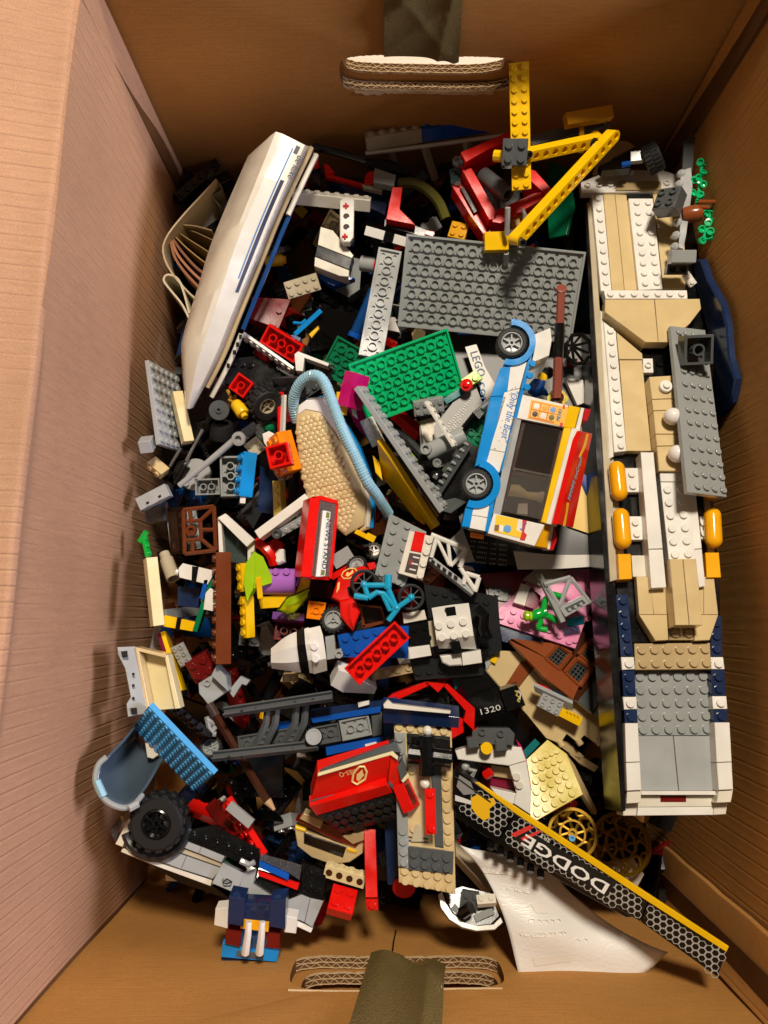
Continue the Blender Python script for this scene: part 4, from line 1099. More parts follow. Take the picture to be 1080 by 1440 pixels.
t = Q('striped_wedge', 'white wedge with a broad dark stripe on a blue plate', 'toy brick', [
    ('wedge_top', 'offwhite', 126, [(451, 319), (468, 324), (497, 359), (495, 363), (447, 344)], 0, 14), ('stripe', 'char', 125, [(446.5, 345), (495, 363.5), (491, 379), (443, 360)], 0, 14),
    ('wedge_base', 'offwhite', 124, [(443, 361), (491, 380), (490, 389), (478, 388), (442, 374)], 0, 14), ('blue_plate', 'blue', 112, [(447, 378), (499, 391), (470, 402), (449, 392)], 0, 8)], 468, 360, 80)
mk('ridged_knob', lathe([(6.2, 0), (6.2, 11), (5.4, 12)], P(508, 370, 122), V((1, -.25, .15)), 22), 'lgrey', t)
mk('knob_end', lathe([(5.4, 0), (5.0, .8)], P(508, 370, 122) + V((1, -.25, .15)).normalized() * 12, V((1, -.25, .15)), 18), 'crimson', t)
t = T('axle_bar', 'white bar with a black hub crossing below the red and navy vehicle', 'toy beam', 547, 333, 100)
f = fr((514, 324, 146), (580, 343, 142), 6, 0)
mk('bar', MB().join(bx(0, 2.4, -.55, .55, 0, .9), f), 'white', t); mk('bar', MB().join(bx(3.6, 6, -.55, .55, 0, .9), f), 'white', t)
mk('hub', MB().join(lathe([(.62, 0), (.62, 1.1), (.34, 1.1), (.34, .7), (.01, .7)], V((3, 0, -.1)), V((0, 0, 1)), 14), f).join(MB().join(bx(2.3, 3.7, -.5, .5, .05, .8), f)), 'black', t)
B('ribbed_slope', 'dyellow', (633, 328, 122), (657, 333, 124), 2, 2, 1.0, 30, 'dull yellow slope brick left of the red cab', 'toy brick')

# red cab under the crane
t = T('fire_cab', 'red fire engine cab with a dark grey tube beneath the yellow crane', 'toy vehicle', 700, 260, 90)
for nm, mt, z, pts, th in (('roof_bar', 'red', 166, [(648, 214), (697, 193), (717, 184), (720, 197), (690, 208), (655, 228)], 26), ('side_wall', 'red', 158, [(650, 239), (663, 236), (699, 300), (697, 308), (688, 309)], 30),
                           ('door', 'red', 146, [(636, 262), (650, 246), (688, 312), (682, 332), (662, 304)], 16), ('rear_wall', 'red', 158, [(698, 296), (750, 272), (775, 266), (777, 272), (704, 314), (692, 312)], 28),
                           ('far_wall', 'red', 160, [(741, 236), (753, 240), (776, 266), (768, 274), (746, 254)], 28), ('interior', 'black', 128, [(650, 232), (720, 195), (752, 240), (770, 268), (698, 300)], 8), ('sill', 'crimson', 148, [(690, 314), (776, 273), (774, 284), (744, 302), (706, 326), (686, 330)], 12),  # black interior patch puts the shade inside the open cab into colour
                           ('door_lines', 'black', 149, [(647, 264), (652, 262), (672, 296), (667, 300)], 4), ('grille', 'dyellow', 152, [(715, 300), (740, 288), (742, 306), (722, 322)], 8)):
    S(nm, mt, Pl(z), pts, 0, th, t)
ax = P(713, 273, 164) - P(680, 247, 150)
mk('tube', lathe([(6.6, 0), (6.6, ax.length), (6.0, ax.length + .6), (3.4, ax.length + .6), (3.4, ax.length - 6), (.01, ax.length - 6)], P(680, 247, 150), ax, 20, cap1=False), 'dgrey', t)
mk('lamp', lathe([(4, 0), (4, 3), (2.2, 3), (2.2, 1), (.01, 1)], P(643, 229, 154), V((0, 0, 1)), 14), 'clear_d8e4e4', t)
S('windscreen', 'clear_8fc4c0', Pl(148), [(632, 238), (645, 234), (652, 244), (647, 262), (635, 258)], 0, 5, t)
wf = sub('wheel', t); wheel(wf, P(664, 306, 128), V((-.5, -.4, .75)), 12, 10, 18)
mk('grey_knob', lathe(ball(3), P(650, 231, 156), V((0, 0, 1)), 10), 'dgrey', t)
mk('chrome_tap', sweep([P(735, 294, 158), P(738, 302, 160), P(737, 310, 158)], 1.6, 8), 'met_c8c8c8', t)
S('green_sheet', 'dgreen', Pl((790, 230, 110), (805, 240, 120), (785, 330, 120)), [(770, 226), (800, 236), (806, 290), (796, 330), (772, 335), (768, 280)], 0, 3, label='dark green panel deep in the shade right of the red cab', cat='toy brick')
S('grey_wedge', 'sand', Pl(135), [(850, 198), (882, 198), (893, 206), (862, 222), (846, 244), (833, 246)], 0, 8, label='tan wedge tucked behind the bow of the ship', cat='toy brick')

# ------------------------------------------------------------------ left, beside and under the boat
mk('barrel_brick', lathe([(4.6, 0), (4.8, .6), (4.8, 14), (4.3, 14.6), (3.4, 14.6), (3.4, 17), (3, 17.2)], P(374, 368, 108), V((1, .05, .1)), 16), 'dyellow', label='dull yellow round brick in the dark beside the boat', cat='toy brick')
B('worn_plate', 'dirty', (402, 410, 116), (448, 396, 114), 4, 2, .4, 8, 'worn pale plate with flat studs right of the boat stern', 'toy brick')
S('dark_red_brick', 'dred', Pl((354, 418, 124), (409, 421, 116), (390, 462, 120)), [(354, 417), (409, 421), (392, 462), (352, 448)], 0, 10, st=dict(a=(392, 438), b=(384, 456), n=2), label='dark red brick in shade right of the boat', cat='toy brick')
t = T('blue_sword', 'thin bright blue blade with yellow tile in the dark gap beside the grey strip', 'toy part', 432, 455, 80)
mk('blade', MB().join(bx(0, 6, -.4, .4, 0, .4), fr((415, 471, 118), (452, 437, 122), 6, 15)), 'azure', t)
mk('guard', rodp([(413, 454, 116), (424, 455, 118), (430, 450, 118)], 1.4), 'azure', t); S('tile', 'yellow', Pl(112), [(434, 470), (448, 457), (451, 460), (438, 475)], 0, 3, t)
S('smoked_panel', 'clear_3a3434', Pl((446, 430, 118), (500, 440, 112), (490, 480, 110)), [(444, 430), (500, 441), (496, 488), (470, 480), (450, 465)], 0, 4, label='smoky transparent panel in the dark above the dark green plate', cat='toy panel')
t = T('blue_rod', 'dark blue round rod half hidden behind the narrow grey plate', 'toy rod', 512, 440, 90)
mk('rod', rodp([(500, 468, 112), (526, 408, 116)], 4.5), 'dblue', t); mk('collar', rodp([(497, 475, 111), (500, 468, 112)], 5.4), 'blue', t)
B('hollow_brick', 'red', (371, 468, 134), (420, 498.5, 132), 4, 2, 1.2, 172, 'red brick lying hollow side up right of the boat', 'toy brick', under=True)
B('edge_plate', 'white', (343, 466, 138), (414, 516, 136), 8, 2, .4, -75, 'white plate standing on edge below the hollow red brick', 'toy brick', yo=-1)
t = T('edged_plate', 'white edged dark panel with tubes left of the dark green plate', 'toy panel', 440, 515, 100)
S('white_edge', 'white', Pl(142), [(414, 498), (419, 494), (463, 511), (461, 515), (428, 503), (426, 522), (416, 521)], 0, 10, t)
f = fr((428, 512, 132), (467, 527, 130), 4, 150); mk('panel', MB().join(brick(4, 2, .4, under=True, studs=False), f), 'char', t)
B('dark_plate', 'char', (384, 545, 132), (430, 543, 130), 4, 3, .4, -30, 'charcoal studded plate behind the light blue hose', 'toy brick')
# wheels and the yellow head
B('hollow_brick', 'red', (328, 534, 146), (349, 549, 146), 2, 2, 1.2, 180, 'small red square brick, hollow side up, on the knobbly tyre', 'toy brick', under=True)
t = T('knobbly_wheel', 'large black knobbly tyre with grey rim below the small red brick', 'toy wheel', 368, 560, 100)
wheel(t, P(377, 572, 138), V((.55, -.6, .6)), 13.5, 19, 16, 'rub_1b1b1b', 'dirty', 5, .5, 1.6)
S('dark_block', 'black', Pl(122), [(318, 505), (360, 500), (400, 525), (398, 560), (350, 545), (316, 540)], 0, 20, label='black chassis block behind the knobbly tyre', cat='toy brick', st=dict(a=(328, 512), b=(352, 514), n=3))
t = T('figure_head', 'yellow figure head lying face down with a golden claw beside it', 'toy figure', 337, 576, 110)
A, Bq = P(331, 566, 136), P(345, 587, 141); ax = Bq - A; l = ax.length
mk('head', lathe([(3.2, 0), (4.6, 1.2), (5.2, 2.6), (5.2, l - 4.6), (4.4, l - 3.2), (2.6, l - 3), (2.6, l - .4), (2.3, l)], A, ax, 20), 'skin', t)
for a, b_ in (((320, 549, 134), (326, 560, 136)), ((322, 562, 134), (330, 567, 136)), ((331, 556, 135), (331, 566, 136))): mk('claw', rodp([a, b_], 1.4, seg=6), 'gold', t)
t = T('hub_disc', 'dark grey disc with a hollow hub above a stack of tyres', 'toy wheel', 307, 576, 110)
mk('disc', lathe([(7.6, -3), (7.9, 0), (7.6, .6), (2.4, .8), (2.4, 2.2), (1.3, 2.2), (1.3, 0), (.01, 0)], P(308, 577, 142), V((.05, -.15, 1)), 26, cap1=False), 'dgrey', t)
t = T('tyre_stack', 'black tyre lying on its side under the grey disc', 'toy tyre', 310, 605, 90); wheel(t, P(312, 594, 126), V((.1, .85, .5)), 10, 14, 26, 'rub_1c1c1c', 'black', 5, .5, .5)
S('brown_plate', 'dbrown', Pl(116), [(284, 548), (322, 540), (326, 575), (290, 596)], 0, 5, st=dict(a=(294, 556), b=(300, 582), n=3), label='dark brown plate under the bow of the white boat', cat='toy brick')
S('dark_red_plate', 'dred', Pl(112), [(286, 532), (330, 528), (330, 548), (290, 552)], 0, 5, label='dark red panel just below the bow of the white boat', cat='toy brick')
# grey plate against the left wall
B('stud_plate', 'lgrey', (203, 507, 158), (219, 626, 156), 8, 6, .4, 64, 'light grey studded plate leaning on the left wall below the boat', 'toy brick', yo=3)
B('grey_cube', 'lgrey', (200, 622, 150), (218, 620, 150), 1, 1, 1.2, -20, 'light grey cube at the lower corner of the leaning grey plate', 'toy brick', studs=False)
B('tan_stick', 'ltan', (246, 555, 134), (262, 625, 134), 5, 1, 1.0, 20, 'pale tan stick brick between the leaning plate and boat bow', 'toy brick', studs=False)
B('tan_cube', 'tan', (218, 645, 134), (238, 662, 134), 2, 1, 1.2, -60, 'small tan brick with one stud below the leaning grey plate', 'toy brick')
t = T('black_chassis', 'black spring chassis with two chrome rods at the left wall', 'toy part', 275, 640, 90)
for a, b_, r_ in (((285, 604, 136), (262, 648, 132), 1.3), ((254, 630, 134), (239, 656, 130), 1.2)): mk('chrome_rod', rodp([a, b_], r_), 'met_9a9a9a', t)
for pts in ([(262, 600), (288, 590), (292, 604), (276, 622), (252, 630), (250, 616)], [(250, 648), (262, 646), (256, 672), (244, 684), (236, 676)], [(222, 660), (240, 655), (246, 682), (226, 690)]): S('frame', 'black', Pl(126), pts, 0, 14, t)
mk('spring', sweep([P(276 + .6 * k + 1.2 * sin(k * 2.2), 612 + k * 1.1, 122 + 3 * cos(k * 2.2)) for k in range(28)], 1.6, 6), 'char', t)
mk('link', rodp([(262, 655, 130), (248, 680, 126)], 3.4), 'black', t); mk('link', rodp([(290, 600, 130), (300, 586, 120)], 3.6), 'black', t)
mk('round_plate', MB().join(lathe([(12.6, -3.2), (12.6, 0), (12.2, .3)], P(274, 667, 128), V((-.1, 0, 1)), 30)).join(studs_on(MB(), Pl(128), .3, (258, 660), (292, 672), 3, (262, 680), (284, 690), 2)), 'lgrey', label='light grey round plate with studs behind the long lever', cat='toy brick')
t = T('lever', 'long light grey lever with ball joint crossing the left pile', 'toy lever', 290, 650, 120)
mk('rod', rodp([(252, 683, 142), (295, 648, 146), (328, 620, 148)], [2.2, 2.4, 2.6]), 'lgrey', t)
mk('eye', lathe([(5.4, -2.4), (5.6, 0), (5.2, 2.2), (2.6, 2.4), (2.4, -.5), (.01, -.5)], P(336, 617, 150), V((-.1, -.3, 1)), 18), 'lgrey', t)
mk('joint', rodp([(342, 612, 148), (360, 599, 146)], 4.2), 'clear_9a9ca0', t); mk('tip', rodp([(360, 599, 146), (372, 618, 144)], 3.4), 'clear_c8cac8', t)
mk('handle', MB().join(bx(0, 4, -.8, .8, 0, 1.2), fr((199, 711, 136), (240, 690, 138), 4, 15)), 'lgrey', t)
for u_, v_ in ((205, 707), (222, 698)): S('slot', 'char', Pl((199, 711, 148), (240, 690, 150), (206, 718, 144)), [(u_, v_), (u_ + 4, v_ - 2), (u_ + 5, v_ + 1), (u_ + 1, v_ + 3)], .6, .6, t, c=.05)
B('hollow_brick', 'grey', (323.5, 641, 142), (325, 698, 142), 4, 2, 1.2, 178, 'light grey brick lying hollow side up beside the blue brick', 'toy brick', under=True)
B('hollow_brick', 'grey', (274, 685, 138), (309, 684, 138), 3, 2, 1.2, 180, 'grey brick, hollow side up, tucked against the hollow grey brick', 'toy brick', under=True)
B('blue_brick', 'azure', (362, 637, 150), (355, 700, 148), 4, 2, 1.2, -78, 'bright blue brick with its studs facing left beside the hollow grey bricks', 'toy brick', yo=-1.0)
t = T('white_strip', 'thin white strip with a round knob left of the bright blue brick', 'toy part', 343, 675, 120)
mk('strip', MB().join(bx(0, 5, -.3, .3, 0, .3), fr((346, 644, 150), (341, 708, 146), 5, 0)), 'white', t); mk('knob', lathe(ball(3.6), P(346, 645, 144), V((0, 0, 1)), 14), 'white', t)
# orange, red and clear cluster
B('orange_brick', 'orange', (408, 605, 164), (424, 660, 162), 3, 2, 1.2, -62, 'orange brick with studs facing left on the tan scaly shell', 'toy brick', yo=-.8)
B('hollow_brick', 'red', (376, 644, 188), (407, 636, 190), 2, 2, 1.2, 192, 'red square brick, hollow side up, fixed to the orange brick', 'toy brick', under=True)
B('clear_brick', 'clear_e6dccb', (388, 668, 158), (408, 660, 158), 2, 2, .8, 190, 'clear brick below the red and orange bricks', 'toy brick', under=True)
S('white_bracket', 'white', Pl(158), [(369, 610), (378, 606), (392, 613), (393, 622), (376, 630), (371, 622)], 0, 8, label='white bracket above the red square brick on the orange brick', cat='toy brick')
B('tan_plate', 'dirty', (350, 636, 132), (368, 622, 132), 2, 2, .4, 10, 'dull tan plate behind the red square brick', 'toy brick')
S('navy_brick', 'navy', Pl(122), [(366, 655), (384, 662), (391, 678), (388, 724), (362, 720)], 0, 14, label='dark navy brick in the gap right of the bright blue brick', cat='toy brick')
B('yellow_stick', 'yellowed', (396, 676, 136), (398, 730, 132), 4, 1, 1.0, -35, 'dull yellow stick brick standing under the clear brick', 'toy brick')
B('red_rail', 'red', (393, 552, 130), (395, 612, 128), 6, 1, .5, 20, 'red and white upright rail right of the knobbly tyre', 'toy part', studs=False)
B('white_rail', 'white', (401, 556, 134), (399, 612, 132), 6, 1, .4, -60, 'thin white upright rail right of the knobbly tyre', 'toy part', studs=False)
S('ribbed_red', 'dred', Pl(118), [(402, 565), (416, 562), (420, 590), (402, 594)], 0, 10, label='dark red ribbed brick left of the tan scaly shell', cat='toy brick')
mk('green_bit', lathe([(2, 0), (5, 2), (4, 7), (2, 9)], P(379, 606, 116), V((.1, .3, 1)), 8), 'dgreen', label='dark green bit in the gap below the knobbly tyre', cat='toy part')

# ------------------------------------------------------------------ left middle
t = T('lattice_cage', 'brown lattice window with a smoky brown box behind it', 'toy window', 270, 745, 90)
LZ = 134
for a, b_ in (((258, 717), (301, 712)), ((301, 712), (304, 774)), ((304, 774), (260, 779)), ((258, 717), (260, 779)), ((267, 716), (269, 736)), ((262, 733), (282, 732)), ((282, 732), (300, 715)), ((282, 732), (283, 758)),
              ((283, 745), (303, 745)), ((283, 758), (302, 774)), ((262, 760), (283, 758)), ((271, 760), (271, 778))):
    mk('bar', rodp([(*a, LZ), (*b_, LZ)], 1.7, seg=6), 'brown', t)
mk('hub', lathe([(4.2, -1.5), (4.2, 1.4), (2, 1.4), (2, -1), (.01, -1)], P(269, 746, LZ), V((0, 0, 1)), 16), 'brown', t)
S('smoky_box', 'clear_5a3a28', Pl(128), [(235, 714), (257, 712), (259, 778), (240, 778)], 0, 12, t)
B('grey_plate', 'grey', (255, 720, 112), (262, 775, 112), 4, 3, .4, 0, 'grey plate seen through the brown lattice window', 'toy brick')
S('clear_slope', 'clear_b8b4b0', Pl(124), [(203, 718), (232, 704), (234, 732), (206, 735)], 0, 8, label='clear slope at the left wall under the lever handle', cat='toy brick')
t = T('glazed_frame', 'white window frame with pale glass next to the brown upright brick', 'toy window', 330, 750, 90)
S('frame_top', 'white', Pl(146), [(306, 728), (317, 722), (358, 759), (347, 769)], 0, 9, t)
S('frame_side', 'white', Pl(142), [(306, 729), (311, 732), (315, 790), (308, 780)], 0, 8, t); S('frame_end', 'offwhite', Pl(140), [(348, 770), (358, 760), (357, 786), (348, 792)], 0, 8, t)
S('glass', 'clear_b9d0cc', Pl(132), [(311, 734), (346, 769), (346, 792), (316, 790)], 0, 2, t)
S('dark_screen', 'char', Pl(128), [(341, 722), (355, 710), (368, 721), (356, 744)], 0, 4, label='charcoal screen tile left of the white gantry', cat='toy brick')
t = T('gantry', 'white and grey gantry beam with a red lamp left of the red stand', 'toy beam', 400, 740, 100)
mk('beam', MB().join(bx(0, 7, -.55, .55, 0, 1.2), fr((367, 755, 146), (437, 703, 152), 7, 22)), 'white', t)
mk('grey_plate', MB().join(brick(5, 1, .6), fr((388, 752, 148), (436, 724, 152), 5, -12)), 'lgrey', t)
mk('tube_end', lathe([(3.6, 0), (3.6, 5), (2, 5), (2, 2), (.01, 2)], P(392, 749, 150), V((-.3, -.3, 1)), 14), 'dgrey', t)
S('red_lamp', 'tint_d01818', Pl(138), [(375, 764), (387, 756), (398, 764), (394, 778), (382, 776)], 0, 10, t)
mk('red_arc', sweep(catmull([P(*q) for q in ((360, 762, 136), (372, 770, 138), (382, 782, 138), (386, 794, 136))], 14), 4.0, 6), 'red', t)
S('white_pad', 'white', Pl(140), [(386, 780), (391, 772), (399, 772), (400, 790), (391, 794), (385, 790)], 0, 8, t, c=1.5)
S('white_tab', 'white', Pl(150), [(412, 722), (418, 716), (424, 722), (418, 728)], 0, 4, t)
# red stand with sign
t = T('news_stand', 'red framed glass stand with a white sign reading NEWS STAND', 'toy stand', 450, 755, 110)
nsp = Pl((443, 700, 182), (475, 706, 176), (430, 812, 182))
S('side_wall', 'red', nsp, [(436, 700), (450, 700), (438, 812), (423, 811)], 0, 20, t)
S('top_rail', 'red', nsp, [(441, 698), (452, 697), (476, 704), (475, 709), (450, 703)], 0, 18, t)
S('edge_rail', 'red', nsp, [(473, 707), (476.5, 708), (467, 814), (462, 813)], -1, 18, t)
S('bottom_rail', 'red', nsp, [(438, 808), (464, 811), (463, 816), (436, 814)], -3, 16, t)
S('back_wall', 'mauve', nsp, [(450, 702), (474, 706), (464, 812), (438, 809)], -18, 2, t)
S('glass', 'clear_f4e4e2', nsp, [(450, 703), (473, 707), (463, 811), (438, 809)], -.6, 1, t, c=.1)
S('sign_edge', 'white', nsp, [(454, 718), (459, 718), (450.5, 811), (444, 811)], 1.4, 5, t)
S('sign', 'white', nsp, [(459, 718.5), (465, 720), (457.5, 810), (450.8, 811)], 1.0, 4, t)
S('sign_patch', 'ink_6e701e', nsp, [(459.2, 720), (463.6, 721), (463, 729), (458.4, 728)], 1.15, .1, t, c=.01); S('sign_patch', 'ink_6e701e', nsp, [(452, 801), (457, 802), (456.4, 809), (451.2, 809)], 1.15, .1, t, c=.01)
text(t, 'NEWS STAND', nsp(459.6, 730, 1), nsp(452.8, 800, 1), nsp.n, 'ink_141414', size=3.1, off=.25, outline=.018)
# lilac, lime, yellow group
t = T('lilac_arch', 'lilac curved brick with two studs beside the red stand', 'toy brick', 395, 815, 100)
A, Bq = P(370, 818, 132), P(417, 818, 132); ax = Bq - A
mk('body', lathe([(9.6, 0), (10, .5), (10, ax.length - .5), (9.6, ax.length)], A, ax, 24), 'lilac', t)
studs_on(mb := MB(), Pl(141), 0, (388, 804), (403, 804), 2, r=2.6); mk('studs', mb, 'lilac', t); mk('clip', sweep([P(417, 806, 138), P(422, 812, 136), P(419, 824, 134)], 2, 6), 'lilac', t)
t = T('lime_slope', 'lime green slope on yellow bricks right of the brown brick', 'toy brick', 362, 815, 100)
lz = Pl((346, 790, 152), (383, 812, 144), (356, 828, 150))
S('slope', 'lime', lz, [(357, 775), (370, 783), (383, 812), (382, 820), (357, 828), (359, 800)], 0, 12, t); S('slope_side', 'lime', Pl(150), [(346, 791), (357, 776), (359, 800), (356, 829), (347, 846), (342, 817)], 0, 12, t)
mk('yellow_brick', MB().join(brick(4, 1, 1.0), fr((353, 838, 136), (355, 896, 134), 4, -55)), 'yellow', t)
mk('yellow_knobs', MB().join(brick(3, 1, 1.0), fr((347, 792, 134), (350, 832, 134), 3, -60)), 'yellow', t)
mk('yellow_tab', MB().join(bx(0, 2, -.25, .25, 0, .4), fr((363, 811, 156), (366, 840, 150), 2, 0)), 'yellow', t)
t = Q('lime_canopy', 'lime transparent canopy on a yellow hull in front of the red stand', 'toy vehicle', [
    ('hull', 'yellow', 132, [(363, 840), (418, 833), (430, 838), (424, 852), (366, 856)], 0, 10), ('bow', 'yellow', 138, [(416, 834), (424, 812), (437, 812), (434, 832), (424, 842)], 0, 10)], 400, 845, 100)
mk('canopy', loft([[P(391, 859, 142), P(411, 863, 146), P(433, 840, 146)], [P(398, 850, 148), P(412, 850, 154), P(433, 834, 150)], [P(404, 841, 146), P(418, 836, 150), P(436, 827, 146)]], 12), 'tint_b8dc18', t)
mk('canopy_edge', rodp([(391, 859, 142), (411, 863, 146), (433, 840, 146), (436, 827, 146), (404, 841, 146), (391, 859, 142)], 1.0, seg=6), 'clear_58701c', t)
B('purple_brick', 'purple', (384, 869, 126), (429, 872, 126), 4, 1, 1.0, 20, 'purple brick beneath the lime canopy', 'toy brick', studs=False)
B('maroon_box', 'dred', (386, 886, 124), (426, 890, 124), 3, 2, 1.2, 190, 'dark red hollow brick below the purple brick', 'toy brick', under=True)
B('orange_plate', 'orange', (432, 857, 146), (457, 860, 146), 2, 2, .4, 180, 'orange square plate, hollow side up, right of the lime canopy', 'toy brick', under=True)
S('red_tray', 'clear_8a1414', Pl(134), [(436, 818), (468, 818), (466, 842), (438, 840)], 0, 8, label='dark red transparent tray under the red stand', cat='toy brick')
B('brown_brick', 'brown', (325, 776, 158), (325, 934, 156), 9, 2, 1.2, -84, 'long brown brick lying on its side, studs facing left', 'toy brick', yo=-1)
B('tan_brick', 'ltan', (209, 786, 150), (219, 881, 150), 6, 1, 1.2, 14, 'pale tan brick on its side against the left wall', 'toy brick', studs=False)
t = T('green_bracket', 'bright green bracket at the left wall above the pale tan brick', 'toy part', 205, 765, 110)
mk('plate', MB().join(brick(3, 1, .4), fr((200, 752, 142), (207, 784, 140), 3, 60)), 'bgreen', t); mk('tip', rodp([(197, 762, 142), (206, 748, 144)], 2.4, seg=6), 'bgreen', t)
t = T('white_nozzle', 'white tapered nozzle right of the pale tan brick', 'toy part', 236, 795, 110)
A, Bq = P(231, 778, 128), P(244, 814, 136); ax = Bq - A
mk('cone', lathe([(4.0, 0), (4.2, ax.length * .2), (5.2, ax.length * .25), (5.4, ax.length), (4.2, ax.length), (4.0, ax.length * .7), (.01, ax.length * .7)], A, ax, 20, cap1=False), 'dirty', t)
t = T('mixed_frame', 'white, green and yellow brick frame with a navy block inside', 'toy brick', 275, 840, 90)
for nm, mt, z, pts, th, st in (('white_brick', 'white', 146, [(251, 799), (257, 792), (303, 803), (292, 822), (252, 812)], 10, None), ('black_band', 'black', 147, [(270, 796), (279, 797), (275, 821), (269, 820)], 11, None),
                               ('green_strip', 'dgreen', 144, [(298, 801), (304, 804), (277, 889), (270, 887)], 8, None), ('blue_strip', 'blue', 146, [(287, 815), (293, 815), (286, 844), (280, 841)], 8, None),
                               ('white_brick', 'white', 152, [(289, 834), (295, 827), (315, 834), (312, 862), (286, 857)], 12, None), ('navy_block', 'navy', 128, [(250, 824), (282, 827), (278, 855), (249, 852)], 12, None),
                               ('yellow_brick', 'yellow', 144, [(227, 870), (232, 865), (275, 875), (271, 888), (229, 881)], 10, None), ('black_band', 'black', 145, [(249, 868), (255, 870), (252, 887), (246, 885)], 11, None)):
    S(nm, mt, Pl(z), pts, 0, th, t, st=st)
for u_, v_ in ((251, 805), (287, 842), (287, 852), (228, 875)): mk('stud', lathe([(2.4, 0), (2.4, 2), (2, 2.2)], P(u_, v_, 141), V((-1, .1, .2)), 10), 'yellow' if v_ == 875 else 'white', t)
B('grey_rod', 'lgrey', (222, 880, 122), (214, 915, 122), 4, 1, .8, 10, 'light grey stick brick below the pale tan brick', 'toy brick', studs=False)
t = T('twin_boards', 'dark red and yellow boards standing on edge above the tan tray', 'toy panel', 246, 930, 90)
mk('red_board', MB().join(bx(0, 8, -.45, .0, 0, 3), fr((232, 891, 126), (257, 972, 128), 8, -10)), 'maroon', t); mk('yellow_board', MB().join(bx(0, 8, .02, .55, 0, 3.1), fr((232, 891, 126), (257, 972, 128), 8, -10)), 'yellow', t)
# tan tray with a grey bumper
t = T('tan_tray', 'tan tray with a grey bumper standing at the left wall', 'toy vehicle', 210, 955, 100)
S('bumper', 'lgrey', Pl((165, 910, 176), (190, 909, 172), (180, 1008, 178)), [(165, 910), (190, 909), (207, 1003), (180, 1008), (178, 990), (184, 980), (176, 940), (166, 920)], 0, 9, t)
for u_, v_ in ((170, 916), (183, 996)): S('socket', 'char', Pl(178), [(u_, v_), (u_ + 9, v_ - 1), (u_ + 10, v_ + 8), (u_ + 2, v_ + 9)], .3, .6, t, c=.05)
for v_ in (948, 964, 982): mk('pin_hole', lathe([(1.1, 0), (.01, .1)], P(187.5, v_, 177.5), V((0, 0, 1)), 8), 'ink_202020', t)
S('tray_floor', 'ltan', Pl(160), [(190, 914), (236, 924), (252, 996), (206, 1000)], 0, 4, t)
S('tray_wall', 'tan', Pl(172), [(190, 910), (233, 920), (232, 925), (191, 915)], 0, 14, t); S('tray_wall', 'ltan', Pl(170), [(231, 921), (236, 922), (253, 996), (246, 997)], 0, 12, t); S('tray_wall', 'tan', Pl(173), [(190, 911), (194, 912), (211, 1002), (206, 1003)], 0, 14, t)
S('post', 'offwhite', Pl((200, 1006, 164), (212, 1006, 164), (214, 1062, 166)), [(198, 1006), (210, 1007), (222, 1062), (215, 1067), (207, 1065)], -16, 10, t)

# ------------------------------------------------------------------ centre
sc_t = T('scaly_shell', 'tan scaly rounded shell with a cream rim in the middle of the pile', 'toy shell', 470, 660, 110)
shp = Pl((431, 563, 172), (499, 640, 166), (440, 690, 158))
ol = [(416, 584), (419, 570), (431, 562), (455, 562), (475, 590), (494, 630), (508, 672), (514, 712), (512, 738), (486, 754), (474, 744), (464, 726), (448, 712), (432, 702), (424, 670), (419, 640), (416, 610)]
mb = slab(shp, ol, 0, 9, 1.0)
def inside(u, v, poly):
    c = False; j = len(poly) - 1
    for i in range(len(poly)):
        (xi, yi), (xj, yj) = poly[i], poly[j]
        if (yi > v) != (yj > v) and u < (xj - xi) * (v - yi) / (yj - yi) + xi: c = not c
        j = i
    return c
cu = sum(q[0] for q in ol) / len(ol); cv = sum(q[1] for q in ol) / len(ol)
ins = [(420, 594), (430, 582), (450, 586), (470, 614), (484, 646), (494, 680), (499, 712), (495, 735), (484, 750), (474, 741), (464, 723), (448, 708), (433, 698), (426, 668), (421, 640), (418, 612)]
for i in range(-30, 40):
    for j in range(-30, 40):
        u = 465 + i * 7.0 + (j % 2) * 3.5 + j * 1.2 + rnd.uniform(-.9, .9); v = 655 + j * 5.6 - i * 1.8 + rnd.uniform(-.7, .7)
        if inside(u, v, ins):
            o = shp(u, v, 0); mb.join(lathe([(2.7, -.4), (2.2, .35), (1.2, .7)], o, shp.n + V((-.35, .25, 0)), 7))
mk('scaly_cover', mb, 'tan', sc_t, ang=50)
S('cream_rim', 'cream', shp, [(431, 560), (455, 557), (470, 572), (486, 598), (502, 632), (514, 676), (521, 716), (519, 742), (513, 744), (514, 712), (507, 672), (493, 632), (474, 592), (455, 564)], -1, 16, sc_t, c=1.2)
S('cream_cap', 'white', shp, [(418, 584), (420, 571), (431, 562), (455, 561), (476, 590), (494, 630), (488, 636), (470, 606), (450, 580), (430, 576)], .8, 3, sc_t, c=.6)
S('cream_side', 'tan', shp, [(505, 668), (516, 680), (522, 718), (519, 744), (500, 752), (510, 738), (513, 712)], -2, 14, sc_t, c=1.2)
S('blue_base', 'azure', shp, [(448, 557), (460, 556), (484, 590), (506, 628), (521, 668), (527, 712), (525, 742), (519, 744), (518, 716), (510, 676), (486, 612), (462, 570)], -9, 10, sc_t)
S('ridge_line', 'tan', shp, [(454, 566), (457, 566), (461, 640), (500, 690), (499, 692), (457, 642)], .6, 1, sc_t, c=.1)
hz = catmull([P(*q) for q in ((418, 592, 160), (413, 575, 166), (414, 556, 174), (424, 537, 182), (441, 528, 188), (456, 538, 190), (470, 574, 190), (482, 605, 190), (501, 645, 186), (516, 677, 180), (530, 697, 168), (546, 722, 150))], 260)
mk('corrugated_hose', sweep(hz, 4.0, 14, ridge=.17, period=2.0), 'ice', label='pale blue corrugated hose arching over the tan scaly shell', cat='hose', ang=20)
